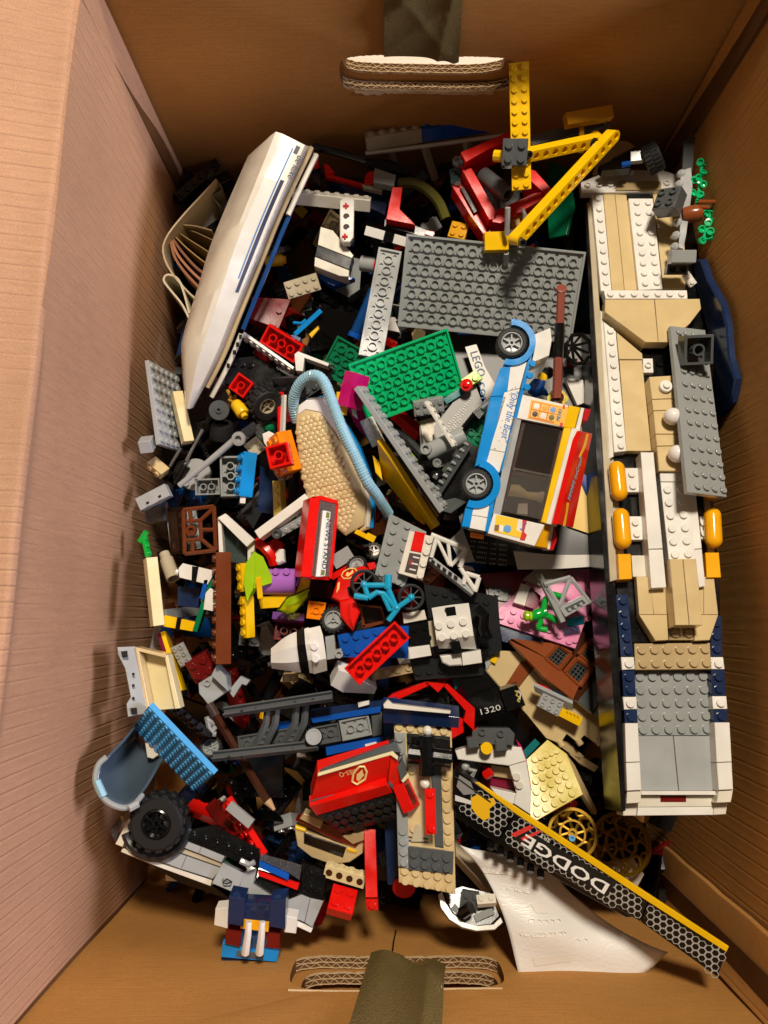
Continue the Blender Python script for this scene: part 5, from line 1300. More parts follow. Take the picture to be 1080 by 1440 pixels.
B('magenta_brick', 'magenta', (496, 524, 172), (484, 572, 166), 3, 2, 1.2, 48, 'magenta slope brick resting on the corner of the green plate', 'toy brick', studs=False)
t = T('magenta_brick', 'magenta panel with a white stripe beneath the magenta slope', 'toy brick', 502, 590, 120)
S('panel', 'magenta', Pl(146), [(488, 572), (512, 574), (515, 612), (502, 600)], 0, 10, t); S('stripe', 'white', Pl(147), [(494, 574), (501, 575), (503, 590), (496, 584)], 0, 5, t)
B('yellow_cube', 'yellow', (474, 567, 162), (490, 568, 162), 1, 2, 1.2, 0, 'plain yellow cube beside the hose', 'toy brick', studs=False, k=8.4)
t = T('grey_roof_panel', 'grey plate standing on edge above big yellow slopes, mid pile', 'toy roof', 560, 640, 110)
mk('plate', MB().join(brick(14, 2, .5), lambda q, f=fr((497, 547, 184), (618, 722, 176), 14, 74): f(q + V((0, 1, 0)))), 'lgrey', t)
yp = Pl((535, 625, 170), (580, 690, 164), (545, 690, 130))
for q in ([(530, 620), (546, 642), (560, 690), (536, 664)], [(546, 642), (572, 682), (586, 716), (560, 690)], [(572, 682), (612, 742), (606, 746), (586, 716)], [(536, 664), (560, 690), (564, 704), (540, 674)], [(560, 690), (586, 716), (596, 738), (584, 730), (564, 704)]):
    S('slope', 'yellow', yp, q, 0, 5, t)
S('side_board', 'smoke', Pl((560, 650, 170), (612, 730, 164), (575, 690, 140)), [(548, 640), (558, 646), (616, 724), (612, 740)], -3, 5, t)  # dark side face between the plate and the yellow slopes
B('cream_stack', 'white', (514, 590, 150), (532, 626, 148), 4, 2, .5, 25, 'white studded plate between the hose and the grey roof panel', 'toy brick')
S('yellow_wedge', 'yellow', Pl(150), [(524, 640), (534, 650), (538, 676), (528, 664)], 0, 10, label='yellow wedge right of the pale blue hose', cat='toy brick')
t = T('lime_arch', 'lime green brick in the gap below the green plate', 'toy brick', 568, 635, 90)
S('brick', 'lime', Pl((556, 620, 128), (586, 648, 124), (560, 640, 118)), [(556, 618), (566, 626), (586, 648), (584, 656), (570, 648), (558, 636)], 0, 10, t)
mk('black_arm', sweep(catmull([P(*q) for q in ((548, 606, 138), (570, 618, 140), (590, 638, 142), (606, 660, 144))], 12), 4.0, 8), 'char', t)
# magazine sheets under the truck
mg = T('magazine', 'glossy black magazine pages lying under the ice-cream truck', 'magazine', 720, 700, 60)
def sheet(name, pts_rows, mat, parent, n=14, thick=.5):
    """Curled sheet through rows of photo points with heights."""
    rows = [catmull([P(*q) for q in r], n) for r in pts_rows]; m_ = 14; cols = [catmull([r[i] for r in rows], m_) for i in range(n)]
    vs = []; fs = []
    for i in range(n):
        for j in range(m_): vs.append(cols[i][j])
    K = n * m_
    vs += [q - V((0, 0, thick)) for q in vs]
    for i in range(n - 1):
        for j in range(m_ - 1):
            a = i * m_ + j; q = [a, a + 1, a + 1 + m_, a + m_]; fs.append(q); fs.append([K + k for k in q][::-1])
    for i in range(n - 1):
        for j in (0, m_ - 1): a = i * m_ + j; fs.append([a, a + m_, K + a + m_, K + a])
    for j in range(m_ - 1):
        for i in (0, n - 1): a = i * m_ + j; fs.append([a, a + 1, K + a + 1, K + a])
    return mk(name, MB().add(vs, fs), mat, parent, ang=60)
sheet('page', [[(598, 470, 128), (720, 470, 128), (850, 470, 130)], [(590, 600, 132), (720, 600, 132), (852, 600, 136)], [(600, 700, 132), (720, 700, 134), (852, 700, 138)]], 'gloss_3a3a3a', mg)
sheet('cover', [[(640, 690, 134), (740, 690, 136), (850, 690, 142)], [(646, 730, 138), (740, 740, 142), (850, 745, 150)], [(660, 790, 142), (740, 796, 146), (846, 792, 152)]], 'gloss_161618', mg)
sheet('white_border', [[(722, 775, 147.5), (780, 780, 150), (843, 780, 153)], [(728, 801, 147.5), (780, 800, 150), (843, 796, 153)]], 'gloss_d8d4cc', mg)
sheet('white_border', [[(640, 792, 147), (664, 797, 147)], [(648, 800, 147), (668, 803, 147)]], 'gloss_d8d4cc', mg)
sheet('white_border', [[(632, 760, 144), (650, 742, 142)], [(648, 792, 144), (668, 790, 143)]], 'gloss_c8c8c4', mg)
sheet('printed_patch', [[(808, 668, 146), (838, 690, 148)], [(798, 740, 148), (834, 752, 152)]], 'gloss_d8b030', mg)
sheet('printed_patch', [[(812, 662, 148), (840, 676, 150)], [(822, 690, 148.5), (846, 740, 153)]], 'gloss_2a4c9c', mg)
for k in range(5): text(mg, 'iii lllii iil llii', P(662 - k * 1.5, 762 + k * 7, 146), P(712, 768 + k * 7, 148), V((0, 0, 1)), 'ink_b8b4ac', size=1.2, off=.6)
web = Pl((640, 480, 140), (700, 480, 138), (660, 600, 142))
S('web_strip', 'gloss_d4d0c6', web, [(654, 488), (670, 484), (682, 516), (696, 540), (688, 590), (676, 584), (682, 560), (668, 530)], .6, .4, mg, c=.05)
S('grey_page', 'gloss_8a8884', web, [(610, 600), (648, 552), (668, 540), (680, 570), (660, 640), (612, 660)], .2, .3, mg, c=.05)
text(mg, 'LEGO', web(661, 496, 1), web(673, 530, 1), web.n, 'ink_3a5878', size=6.5, off=.3)
text(mg, '.com/', web(673, 533, 1), web(679, 580, 1), web.n, 'ink_2f78b8', size=6.5, off=.3)
for k in range(6): text(mg, 'il lii illi', web(612 + k * 7, 640 - k * 9, .6), web(628 + k * 7, 600 - k * 8, .6), web.n, 'ink_d8d4cc', size=1.6, off=.2)
# bits between the green plate and the truck
t = T('grey_cannon', 'light grey cylinder with a white toothed bar across it', 'toy part', 625, 625, 120)
A, Bq = P(598, 638, 156), P(652, 612, 158); ax = Bq - A
mk('cylinder', lathe([(6.2, 0), (6.6, .6), (6.6, ax.length), (6.2, ax.length + .4)], A, ax, 22), 'lgrey', t)
mk('nozzle', lathe([(4.2, -1), (4.2, 2.5), (2.4, 2.5), (2.4, 0), (.01, 0)], P(600, 631, 162), V((-.4, -.2, 1)), 16), 'lgrey', t)
mk('toothed_bar', MB().join(brick(7, 1, .4), fr((598, 566, 166), (638, 629, 168), 7, 68)), 'white', t)
B('grey_brick', 'grey', (580, 573, 142), (622, 566, 140), 4, 2, 1.0, -20, 'dull grey brick tucked under the green plate corner', 'toy brick')
S('white_flag', 'dirty', Pl((592, 592, 132), (620, 585, 132), (600, 630, 136)), [(590, 592), (618, 584), (620, 616), (606, 632), (597, 632)], 0, 2, label='dirty white flag piece behind the light grey cylinder', cat='toy part')
t = T('black_droid', 'glossy black round head on a black arm in the centre', 'toy figure', 606, 665, 110)
mk('head', lathe([(2, 0), (5.4, 1.5), (6.6, 4.5), (6.6, 7), (5, 10.5), (2.5, 12)], P(612, 674, 148), V((.1, .1, 1)), 20), 'black', t)
mk('arm', rodp([(588, 668, 148), (600, 655, 154), (616, 650, 156)], 4.6), 'black', t)
mk('eye', lathe([(3.4, 0), (3.4, 1.4), (1.8, 1.4), (1.8, .4), (.01, .4)], P(614, 651, 160), V((.2, -.2, 1)), 14), 'met_b0b0b0', t); mk('screen', MB().join(bx(0, .8, -.3, .3, 0, .1), fr((609, 669, 161), (615, 672, 161), .8, 0)), 'met_8c8c8c', t)
S('clear_clip', 'clear_d8d8d4', Pl(140), [(580, 652), (588, 650), (592, 658), (584, 664)], 0, 6, label='clear clip left of the glossy black head', cat='toy part')
B('yellow_plate', 'yellow', (596, 682, 138), (616, 690, 138), 2, 2, .4, 0, 'yellow plate under the glossy black head', 'toy brick')
t = T('grey_chassis', 'dark grey toothed chassis wedge under the truck rear wheel', 'toy vehicle', 640, 680, 110)
S('toothed_edge', 'dgrey', Pl((607, 700, 158), (661, 620, 160), (640, 705, 150)), [(605, 700), (658, 620), (666, 624), (614, 706)], 0, 10, t)
S('body', 'black', Pl(146), [(614, 704), (664, 626), (700, 636), (690, 710), (640, 712)], 0, 14, t); S('wedge', 'dgrey', Pl(150), [(605, 701), (614, 706), (640, 700), (656, 706), (634, 722), (614, 716)], 0, 12, t)
for k in range(9): mk('tooth', lathe([(1.3, -1), (1.3, 2), (1, 2.2)], P(609 + k * 5.9, 696 - k * 8.9, 160), V((-.7, .4, .4)), 8), 'lgrey', t)
t = Q('lime_bit', 'lime piece with a stud and a red round brick by the green plate', 'toy brick', [('plate', 'lime', 148, [(648, 534), (668, 520), (679, 532), (660, 544)], 0, 5, dict(a=(668, 532), n=1))], 660, 535, 110)
mk('red_round', lathe([(4.6, -4), (4.8, 0), (4.6, .4), (2.6, .4), (2.6, 2), (2.2, 2.2)], P(656, 541, 152), V((-.2, 0, 1)), 16), 'red', t)
B('teal_tile', 'teal', (625, 566, 142), (650, 550, 142), 3, 1, .5, 10, 'dark teal tile peeking out below the green plate', 'toy brick', studs=False)
B('stud_plate', 'dgreen', (660, 622, 146), (692, 584, 144), 4, 3, .4, 180, 'dark green plate, tubes up, wedged under the truck sill', 'toy brick', under=True, studs=False)
t = T('black_bracket', 'black bracket with a chrome tip resting on the grey page', 'toy part', 665, 580, 130)
mk('arm', rodp([(652, 602, 152), (668, 582, 156)], 2.6, seg=6), 'black', t); S('block', 'black', Pl(158), [(664, 580), (674, 572), (682, 580), (674, 590)], 0, 8, t); mk('tip', rodp([(678, 574, 158), (690, 564, 160)], 2.6), 'met_a8b0b8', t)
# rod with black hub, ring and figure at the truck nose
t = T('brown_oar', 'brown and black rod standing at the nose of the ice-cream truck', 'toy rod', 786, 490, 140)
mk('rod', rodp([(789, 408, 196), (787.5, 458, 194)], 3.0, seg=8), 'mauve', t); mk('sleeve', rodp([(787.5, 456, 194), (785, 503, 192)], 3.7), 'black', t); mk('rod', rodp([(785, 502, 192), (783, 560, 186)], 3.4, seg=8), 'mauve', t)
mk('cap', lathe([(3.8, 0), (3.8, 2), (2, 2.4)], P(789, 408, 196), V((0, .3, 1)), 12), 'mauve', t); mk('foot', lathe([(4.6, 0), (4.6, 3), (3, 3.4)], P(783, 561, 182), V((0, .2, 1)), 14), 'dbrown', t)
for a in range(6): mk('petal', lathe([(1.5, 0), (3.4, 1), (3.2, 3), (1, 4)], P(783 + 9 * cos(a * pi / 3), 562 + 7 * sin(a * pi / 3), 176), V((0, 0, 1)), 10), 'yellowed', t)
t = T('web_ring', 'black spoked ring right of the brown rod', 'toy part', 812, 490, 120)
rg = [(796 + 17 + 18 * cos(k * pi / 4 + .3), 491 + 22 * sin(k * pi / 4 + .3), 158) for k in range(8)]
mk('ring', rodp(rg + [rg[0]], 1.6, seg=6), 'black', t)
for k in range(0, 8, 1): mk('spoke', rodp([(804, 487, 158), rg[k]], 1.1, seg=6), 'black', t)
t = T('blue_figure', 'figure in blue with a yellow hand squeezed behind the truck', 'toy figure', 757, 545, 130)
mk('body', loft([[P(742, 552, 160), P(752, 545, 166), P(762, 550, 164)], [P(744, 540, 162), P(754, 532, 168), P(768, 548, 164)], [P(752, 560, 150), P(764, 556, 154), P(776, 562, 152)]], 8, True), 'blue', t)
mk('arm', rodp([(752, 548, 166), (760, 540, 170), (762, 533, 172)], [3.6, 3.4, 3.2]), 'blue', t); mk('hand', lathe([(2.2, 0), (3.6, 1.2), (3.6, 3.4), (2, 4.4)], P(761, 533, 170), V((.2, .3, 1)), 12), 'skin', t)
mk('hat', lathe([(4.6, 0), (4.4, 3), (2.6, 5)], P(770, 525, 160), V((0, 0, 1)), 12), 'black', t)
S('white_slope', 'white', Pl(140), [(795, 532), (820, 534), (824, 566), (812, 570)], 0, 6, label='white panel behind the black spoked ring', cat='toy panel')
S('red_tile', 'dred', Pl(142), [(796, 504), (812, 504), (812, 514), (797, 514)], 0, 5, label='dark red tile under the black spoked ring', cat='toy brick')

# ------------------------------------------------------------------ centre low: control brick, bikes, rocket car
t = T('control_plate', 'old grey studded plate carrying a white brick with red and printed panels', 'toy brick', 565, 775, 120)
cp = Pl((548, 724, 164), (600, 752, 164), (530, 808, 164))
S('plate', 'grey', cp, [(548, 722), (600, 748), (568, 827), (527, 808)], 0, 4, t, st=dict(a=(557, 732), b=(573, 740), n=2, c=(537, 806), d=(560, 818), m=6))
S('white_brick', 'offwhite', cp, [(576, 746), (610, 755), (594, 816), (560, 806)], 9, 12, t, st=dict(a=(603.5, 760), b=(591, 809), n=4))
S('red_tile', 'red', cp, [(583.5, 746.5), (598, 750), (592.5, 777), (577, 774)], 9.8, 2, t); S('printed_panel', 'ink_3a2420', cp, [(576, 777), (592, 780), (586, 808), (569, 804)], 9.5, 1.5, t, c=.1)
for a in ((581, 782), (579, 791), (576, 799)): S('gauge', 'ink_d8d4d0', cp, [a, (a[0] + 9, a[1] + 2), (a[0] + 8.6, a[1] + 4), (a[0] - .4, a[1] + 2)], 9.75, .1, t, c=.01)
S('gauge', 'ink_7a1c1c', cp, [(576, 787), (582, 788), (580, 795), (574, 794)], 9.7, .1, t, c=.01)
t = T('truss_ladder', 'white truss ladder lying right of the printed control brick', 'toy ladder', 640, 795, 110)
TZ = 158
for a, b_, r_ in (((606, 752), (655, 772), 2.0), ((655, 772), (647, 798), 2.0), ((647, 798), (668, 830), 1.8), ((614, 756), (606, 784), 1.8), ((630, 763), (634, 796), 1.4), ((634, 796), (654, 774), 1.4), ((614, 757), (632, 794), 1.4),
                  ((655, 806), (674, 812), 1.8), ((674, 812), (668, 832), 1.8), ((655, 806), (652, 822), 1.6)):
    mk('strut', rodp([(*a, TZ), (*b_, TZ)], r_, seg=8), 'white', t)
mk('rail', MB().join(bx(0, 8, -.45, .45, 0, .8), fr((603, 788, 154), (664, 836, 154), 8, 30)), 'lgrey', t)
for k in range(5): S('slot', 'char', Pl(157.5), [(607 + k * 8, 786 + k * 5.5), (612 + k * 8, 789.5 + k * 5.5), (611 + k * 8, 794 + k * 5.5), (606 + k * 8, 790.5 + k * 5.5)], 2.6, .5, t, c=.05)
# motorbike
t = T('motorbike', 'red toy motorbike with a yellow flame emblem, lying on its side', 'toy motorbike', 490, 835, 110)
mp = Pl((476, 812, 158), (520, 796, 154), (486, 880, 160))
S('tank', 'red', mp, [(467, 840), (476, 812), (489, 803), (511, 795), (520, 800), (505, 812), (497, 826), (498, 842), (478, 846)], 0, 14, t, c=1.0)
S('seat', 'red', mp, [(478, 846), (498, 840), (507, 860), (497, 887), (488, 878), (479, 866)], 2, 12, t, c=1.2); S('tail', 'red', mp, [(516, 792), (527, 790), (529, 799), (520, 802)], 1, 8, t)
S('seat_ridge', 'red', mp, [(490, 848), (500, 846), (506, 860), (497, 884), (491, 870)], 4.5, 3, t, c=1.0)
S('windscreen', 'black', mp, [(488, 826), (498, 822), (500, 838), (491, 838)], 1, 4, t)
octo = [(491 + 11 * cos(k * pi / 4), 806.5 + 7 * sin(k * pi / 4) - 3 * cos(k * pi / 4)) for k in range(9)]
mk('emblem_ring', sweep([mp(u, v, .3) for u, v in octo], .55, 6), 'ink_f0c86a', t); S('emblem_flame', 'ink_f0c86a', mp, [(486, 809), (488, 804), (492, 806), (496, 801), (497, 805), (492, 809), (489, 811)], .35, .2, t, c=.02)
S('flash', 'ink_f0c86a', mp, [(473, 834), (475, 820), (478, 818), (477, 828)], .35, .2, t, c=.02)
wf = sub('wheel', t); wheel(wf, P(468, 871, 156), V((-.15, .15, 1)), 9.6, 9, 18, 'rub_151515', 'lgrey', 3, .68, 1.2)
wf = sub('wheel', t); wheel(wf, P(501, 793, 148), V((-.2, .5, .85)), 8, 8, 18, 'rub_151515', 'lgrey', 3, .68, 1.0)
B('grey_tiles', 'lgrey', (468, 792, 140), (494, 776, 140), 3, 2, .5, 0, 'two light grey tiles right of the red stand', 'toy brick', studs=False)
B('red_strip', 'red', (466, 812, 138), (496, 795, 138), 4, 1, .6, 0, 'red strip under the light grey tiles', 'toy brick', studs=False)
t = T('wheel_axle', 'black axle with small spoked wheels below the scaly shell', 'toy wheel', 520, 775, 100)
wheel(t, P(526, 774, 138), V((.1, .2, 1)), 7, 8, 14, 'rub_181818', 'offwhite', 4, .6); mk('axle', rodp([(500, 765, 130), (530, 775, 132)], 4), 'black', t)
t = T('yellow_stair', 'small yellow stepped piece below the scaly shell', 'toy part', 514, 754, 120)
mk('step', MB().join(bx(0, 3, -.4, .4, 0, .6), fr((500, 747, 150), (522, 758, 150), 3, 0)), 'yellow', t); mk('step', MB().join(bx(0, 1.4, -.4, .6, 0, .6), fr((515, 754, 153), (527, 760, 153), 1.4, 0)), 'yellow', t)
# bicycle
t = T('bicycle', 'turquoise toy bicycle with dark wheels lying on the motorbike', 'toy bicycle', 545, 840, 130)
BZ = 172
for pts, r_ in (([(512, 823), (544, 823)], 2.0), ([(546, 808), (545, 828)], 2.8), ([(512, 822), (517.5, 840)], 1.9), ([(498, 838), (517.5, 841)], 2.2), ([(545, 826), (557, 854)], 2.0), ([(518, 841), (530, 833), (540, 835), (557, 857)], 2.0),
                ([(558, 855), (578, 841)], 1.9), ([(559, 856), (546, 873)], 2.0), ([(536, 832), (548, 858), (557, 856)], 1.7)):
    mk('frame_tube', rodp([(*p, BZ) for p in pts], r_, seg=8), 'turq', t)
for u_, v_ in ((512, 822), (545, 825), (558, 855), (578, 840)): mk('joint', lathe(ball(2.7), P(u_, v_, BZ - 2.7), V((0, 0, 1)), 10), 'turq', t)
def spoked(parent, u, v, z, R, n):
    o = P(u, v, z); e1, e2 = basis(n.normalized()); pts = [o + (e1 * cos(k * pi / 14) + e2 * sin(k * pi / 14)) * R for k in range(29)]
    mk('tyre', sweep(pts, 1.3, 8, caps=False), 'rub_161616', parent); mb = MB()
    for k in range(8): mb.join(sweep([o, o + (e1 * cos(k * pi / 4) + e2 * sin(k * pi / 4)) * R], .5, 5))
    mb.join(lathe([(1.8, -1), (1.8, 1)], o, n, 10)); mk('spokes', mb, 'dgrey', parent)
wf = sub('wheel', t); spoked(wf, 512, 820, 167, 8.8, V((0, 0, 1))); wf = sub('wheel', t); spoked(wf, 578, 840, 166, 8.6, V((.1, 0, 1)))
t = T('brown_crate', 'dark brown open crate under the turquoise bicycle', 'toy crate', 525, 865, 110)
for nm, pts, z, th in (('floor', [(506, 852), (538, 855), (540, 876), (511, 882)], 138, 3), ('wall', [(504, 849), (537, 853), (538, 856), (506, 853)], 152, 14), ('wall', [(537, 853), (543, 875), (540, 877), (534, 855)], 152, 14),
                       ('wall', [(511, 884), (543, 876), (541, 872), (510, 879)], 152, 14), ('wall', [(504, 849), (508, 851), (514, 882), (510, 884)], 152, 14)): S(nm, 'dbrown' if nm == 'floor' else 'brown', Pl(z), pts, 0, th, t)
# rocket car
t = T('rocket_car', 'white, black and blue rocket car with a pointed white nose', 'toy vehicle', 530, 910, 90)
rp2 = Pl((400, 915, 150), (640, 890, 150), (500, 960, 148))
mk('nose', loft([[rp2(381, 912, 2), rp2(404, 894, 6), rp2(434, 882, 8)], [rp2(381, 921, 8), rp2(404, 912, 13), rp2(436, 905, 15)], [rp2(381, 932, 7), rp2(406, 932, 11), rp2(440, 928, 13)], [rp2(382, 940, 1), rp2(410, 944, 3), rp2(442, 947, 4)], [rp2(384, 930, -12), rp2(408, 925, -14), rp2(438, 918, -14)]], 12, True), 'white', t, ang=25)
nt_ = [[(381, 912, 2), (404, 894, 6), (434, 882, 8)], [(381, 921, 8), (404, 912, 13), (436, 905, 15)], [(381, 932, 7), (406, 932, 11), (440, 928, 13)], [(382, 940, 1), (410, 944, 3), (442, 947, 4)], [(384, 930, -12), (408, 925, -14), (438, 918, -14)]]
bd = []
for q in nt_:
    c_ = catmull([rp2(*p) for p in q], 41); bd.append(c_[29:37])
ctr = [sum((b_[k] for b_ in bd), V((0, 0, 0))) / 5 for k in range(8)]
mk('black_band', loft([[p + (p - ctr[k]).normalized() * .7 for k, p in enumerate(b_)] for b_ in bd], 8, True), 'black', t, ang=25)
mk('collar', loft([[rp2(432, 884, 6), rp2(450, 880, 6)], [rp2(434, 896, 14), rp2(454, 893, 14)], [rp2(440, 930, 14), rp2(459, 926, 14)], [rp2(441, 948, 6), rp2(460, 943, 6)], [rp2(438, 915, -10), rp2(455, 912, -10)]], 6, True), 'white', t, ang=25)
studs_on(mb := MB(), rp2, 14, (442, 909), (444, 926), 2, r=2.7); mk('collar_studs', mb, 'white', t)
S('grey_clip', 'lgrey', rp2, [(457, 896), (470, 893), (472, 914), (480, 912), (481, 924), (460, 928)], 6, 8, t); mk('clip_ring', lathe([(3, 0), (3, 4), (1.6, 4), (1.6, 1), (.01, 1)], rp2(477, 919, 4), rp2.n, 12), 'lgrey', t)
S('blue_plate', 'blue', rp2, [(474, 893), (539, 881), (575, 880), (574, 926), (481, 924)], 2, 6, t, st=dict(a=(486, 898), b=(530, 889), n=4, c=(488, 916), d=(534, 908), m=2))
S('white_tile', 'offwhite', rp2, [(566, 863), (597, 858), (600, 871), (568, 877)], 5, 6, t); S('white_tile', 'white', rp2, [(574, 911), (604, 907), (607, 922), (576, 927)], 5, 6, t); S('white_tile', 'dirty', rp2, [(602, 874), (611, 872), (616, 908), (606, 910)], 3, 6, t)
S('black_deck', 'black', rp2, [(574, 876), (606, 870), (614, 908), (578, 912)], 2, 6, t, st=dict(a=(583, 884), b=(598, 881), n=2, c=(587, 900), d=(602, 897), m=2))
S('dark_base', 'char', rp2, [(576, 928), (680, 922), (680, 950), (584, 957)], -6, 6, t, st=dict(a=(588, 945), b=(668, 938), n=6))
S('side_plate', 'char', rp2, [(596, 822), (700, 838), (706, 915), (676, 928), (610, 920)], -8, 6, t, st=dict(a=(612, 832), b=(684, 846), n=6))
mk('engine_cover', loft([[rp2(607, 855, 4), rp2(632, 851, 4), rp2(659, 848, 4)], [rp2(609, 866, 13), rp2(634, 862, 13), rp2(661, 859, 13)], [rp2(614, 900, 14), rp2(640, 897, 14), rp2(666, 894, 14)], [rp2(617, 912, 6), rp2(643, 912, 6), rp2(670, 913, 6)], [rp2(614, 890, -8), rp2(640, 888, -8), rp2(664, 886, -8)]], 10, True), 'white', t, ang=25)
studs_on(mb := MB(), rp2, 13.6, (617, 880), (651, 874), 3, (621, 896), (655, 891), 2, r=2.8); mk('cover_studs', mb, 'white', t)
S('intake', 'black', rp2, [(626, 855), (640, 853), (642, 865), (628, 867)], 13.4, 4, t); S('intake', 'black', rp2, [(632, 904), (646, 901), (651, 918), (638, 920)], 14, 4, t)
S('skirt', 'white', rp2, [(619, 923), (648, 919), (650, 936), (632, 937), (622, 932)], 8, 8, t, c=1.0); S('skirt', 'white', rp2, [(649, 919), (676, 914), (678, 932), (651, 936)], 8, 8, t)
mk('exhaust', sweep([rp2(670, 856, 4), rp2(682, 866, 6), rp2(680, 884, 6), rp2(686, 898, 5)], 4.2, 8), 'black', t); mk('exhaust_tip', lathe([(3.4, 0), (3.4, 3), (2, 3), (2, 1), (.01, 1)], rp2(681, 897, 8), rp2.n, 12), 'black', t)
S('black_knob', 'black', rp2, [(677, 915), (685, 912), (688, 924), (679, 927)], 6, 8, t)
B('hollow_brick', 'red', (494.5, 952, 176), (566, 885, 178), 6, 2, .9, 180, 'long red plate lying tubes up across the rocket car', 'toy brick', under=True, studs=False)
S('white_brick', 'white', Pl((468, 955, 150), (490, 950, 150), (480, 970, 144)), [(465, 964), (476, 942), (492, 947), (530, 968), (526, 976), (482, 974)], 0, 12, label='white slope under the lower end of the long red plate', cat='toy brick')
B('olive_plate', 'sand', (523, 950, 136), (582, 938, 136), 4, 1, .6, 0, 'dull tan plate with studs below the rocket car', 'toy brick')
B('tan_chip', 'sand', (398, 954, 126), (420, 952, 126), 2, 1, .5, 0, 'small dull tan plate under the rocket nose', 'toy brick')

# ------------------------------------------------------------------ right of centre: pink plate, doll house roof
t = T('pink_plate', 'pink studded plate with navy base under the magazine border', 'toy brick', 770, 850, 90)
pk = Pl((700, 865, 136), (840, 805, 132), (808, 912, 142))
S('plate', 'pink', pk, [(697, 860), (760, 800), (846, 800), (845, 815), (809, 912), (702, 877)], 0, 4, t, st=[dict(a=(705, 867), b=(745, 883), n=4), dict(a=(758, 878), b=(800, 902), n=4), dict(a=(776, 866), b=(826, 870), n=4), dict(a=(806, 882), b=(808, 900), n=2), dict(a=(798, 812), b=(836, 812), n=3, c=(828, 826), d=(835, 838), m=2), dict(a=(722, 860), b=(736, 866), n=2)])
S('navy_base', 'navy', pk, [(702, 877.5), (764, 897), (762, 916), (706, 902)], -3, 8, t); S('maroon_plate', 'maroon', pk, [(676, 806), (744, 802), (762, 846), (736, 872), (690, 856)], -1, 3, t)
S('grey_tile', 'dgrey', pk, [(688, 824), (716, 828), (714, 846), (686, 842)], 1, 3, t, st=dict(a=(700, 834), n=1, hollow=True)); S('white_brick', 'offwhite', pk, [(722, 847), (733, 820), (746, 825), (738, 852)], 6, 8, t); S('maroon_brick', 'maroon', pk, [(746, 826), (761, 838), (754, 858), (738, 852)], 6, 8, t)
S('cream_arch', 'dirty', pk, [(735, 815), (752, 800), (800, 803), (778, 818), (760, 824)], 4, 8, t)
t = T('grey_truss', 'light grey triangular truss frame lying on the pink plate', 'toy frame', 800, 840, 130)
KZ = 158
mk('strut', MB().join(bx(0, 8, -.4, .4, 0, .7), fr((756, 808, KZ - 6), (790, 876, KZ), 8, 25)), 'grey', t)
for a, b_, r_ in (((765, 822), (802, 812), 2.0), ((802, 812), (787, 853), 1.7), ((802, 812), (830, 848), 1.6), ((787, 853), (770, 826), 1.6)): mk('strut', rodp([(*a, KZ), (*b_, KZ)], r_, seg=6), 'lgrey', t)
tp2 = Pl((787, 853, KZ), (822, 836, KZ), (795, 868, KZ)); S('plate', 'lgrey', tp2, [(786, 854), (822, 836), (832, 847), (795, 868)], 1, 5, t); S('recess', 'dgrey', tp2, [(794, 855), (819, 843), (824, 848), (799, 861)], 1.3, .4, t, c=.05)
for k in range(3): mk('pin', lathe([(1.3, 0), (1.3, .8), (1.0, 1)], tp2(801 + k * 8, 857.5 - k * 4, 1.3), tp2.n, 10), 'lgrey', t)
t = T('green_figure', 'small green figure with lime head sprawled on the pink plate', 'toy figure', 760, 868, 130)
GZ = 152
body = MB()
for pts, r_ in (([(745, 868), (757, 864), (768, 860)], [3.4, 4.2, 3.6]), ([(757, 866), (760, 875), (757, 883), (769, 886)], [2.4, 2.2, 2.2, 2.4]), ([(764, 864), (774, 868), (784, 874)], [2.6, 2.4, 2.4]), ([(764, 858), (766, 848), (768, 840)], [2.4, 2.2, 2.0]), ([(768, 842), (776, 836), (790, 839)], [2.2, 2.4, 2.2])):
    body.join(sweep(catmull([P(*p, GZ) for p in pts], 10), catmull_r if False else [r_[min(int(k / 9 * (len(r_) - 1) + .5), len(r_) - 1)] for k in range(10)], 10))
mk('body', body, 'bgreen', t, ang=60); mk('head', lathe([(2.2, 0), (3.8, .5), (3.2, 2), (4.0, 3), (3.4, 5), (1.5, 6)], P(747, 867, GZ), V((-1, .1, .2)), 12), 'lime', t)
B('teal_tile', 'clear_1a7f88', (796, 876, 150), (820, 872, 150), 2, 1, .5, 0, 'teal transparent tile under the grey truss frame', 'toy brick', studs=False)

t = T('house_roof', 'tan toy house roof panel with a brown stripe and stepped edge', 'toy house', 760, 980, 70)
hp = Pl((690, 930, 132), (850, 1020, 128), (760, 1030, 130))
S('roof_panel', 'tan', hp, [(682, 942), (690, 915), (736, 916), (740, 927), (707, 970)], 0, 5, t); S('brown_strip', 'rbrown', hp, [(733, 929), (752, 936), (725, 972), (706, 971)], .2, 5, t)
for q in ([(753, 937), (776, 950), (742, 1006), (726, 988), (726, 972)], [(776, 950), (802, 968), (768, 1038), (742, 1006)], [(802, 968), (828, 1000), (797, 1032), (788, 1046), (768, 1038)], [(828, 1000), (853, 1020), (840, 1047), (822, 1034), (812, 1044), (797, 1032)]): S('roof_panel', 'tan', hp, q, 0, 5, t)
for u_, v_ in ((787, 1043), (813, 1041), (840, 1041), (850, 1027)): mk('edge_stud', lathe([(2.5, -3), (2.5, 3.6), (2.1, 4)], hp(u_, v_, -2), V((.45, -.75, .1)), 12), 'tan', t)
for q in ([(770, 1036), (800, 1044), (822, 1064), (815, 1070), (796, 1056)], [(800, 1060), (822, 1066), (842, 1078), (836, 1086), (815, 1074)]): S('lower_step', 'sand', hp, q, -10, 6, t)
S('grey_patch', 'lgrey', hp, [(680, 918), (690, 908), (692, 930), (684, 944)], 2, 5, t); S('yellow_chip', 'yellow', hp, [(689, 930), (692, 922), (700, 925), (697, 934)], 3, 5, t)
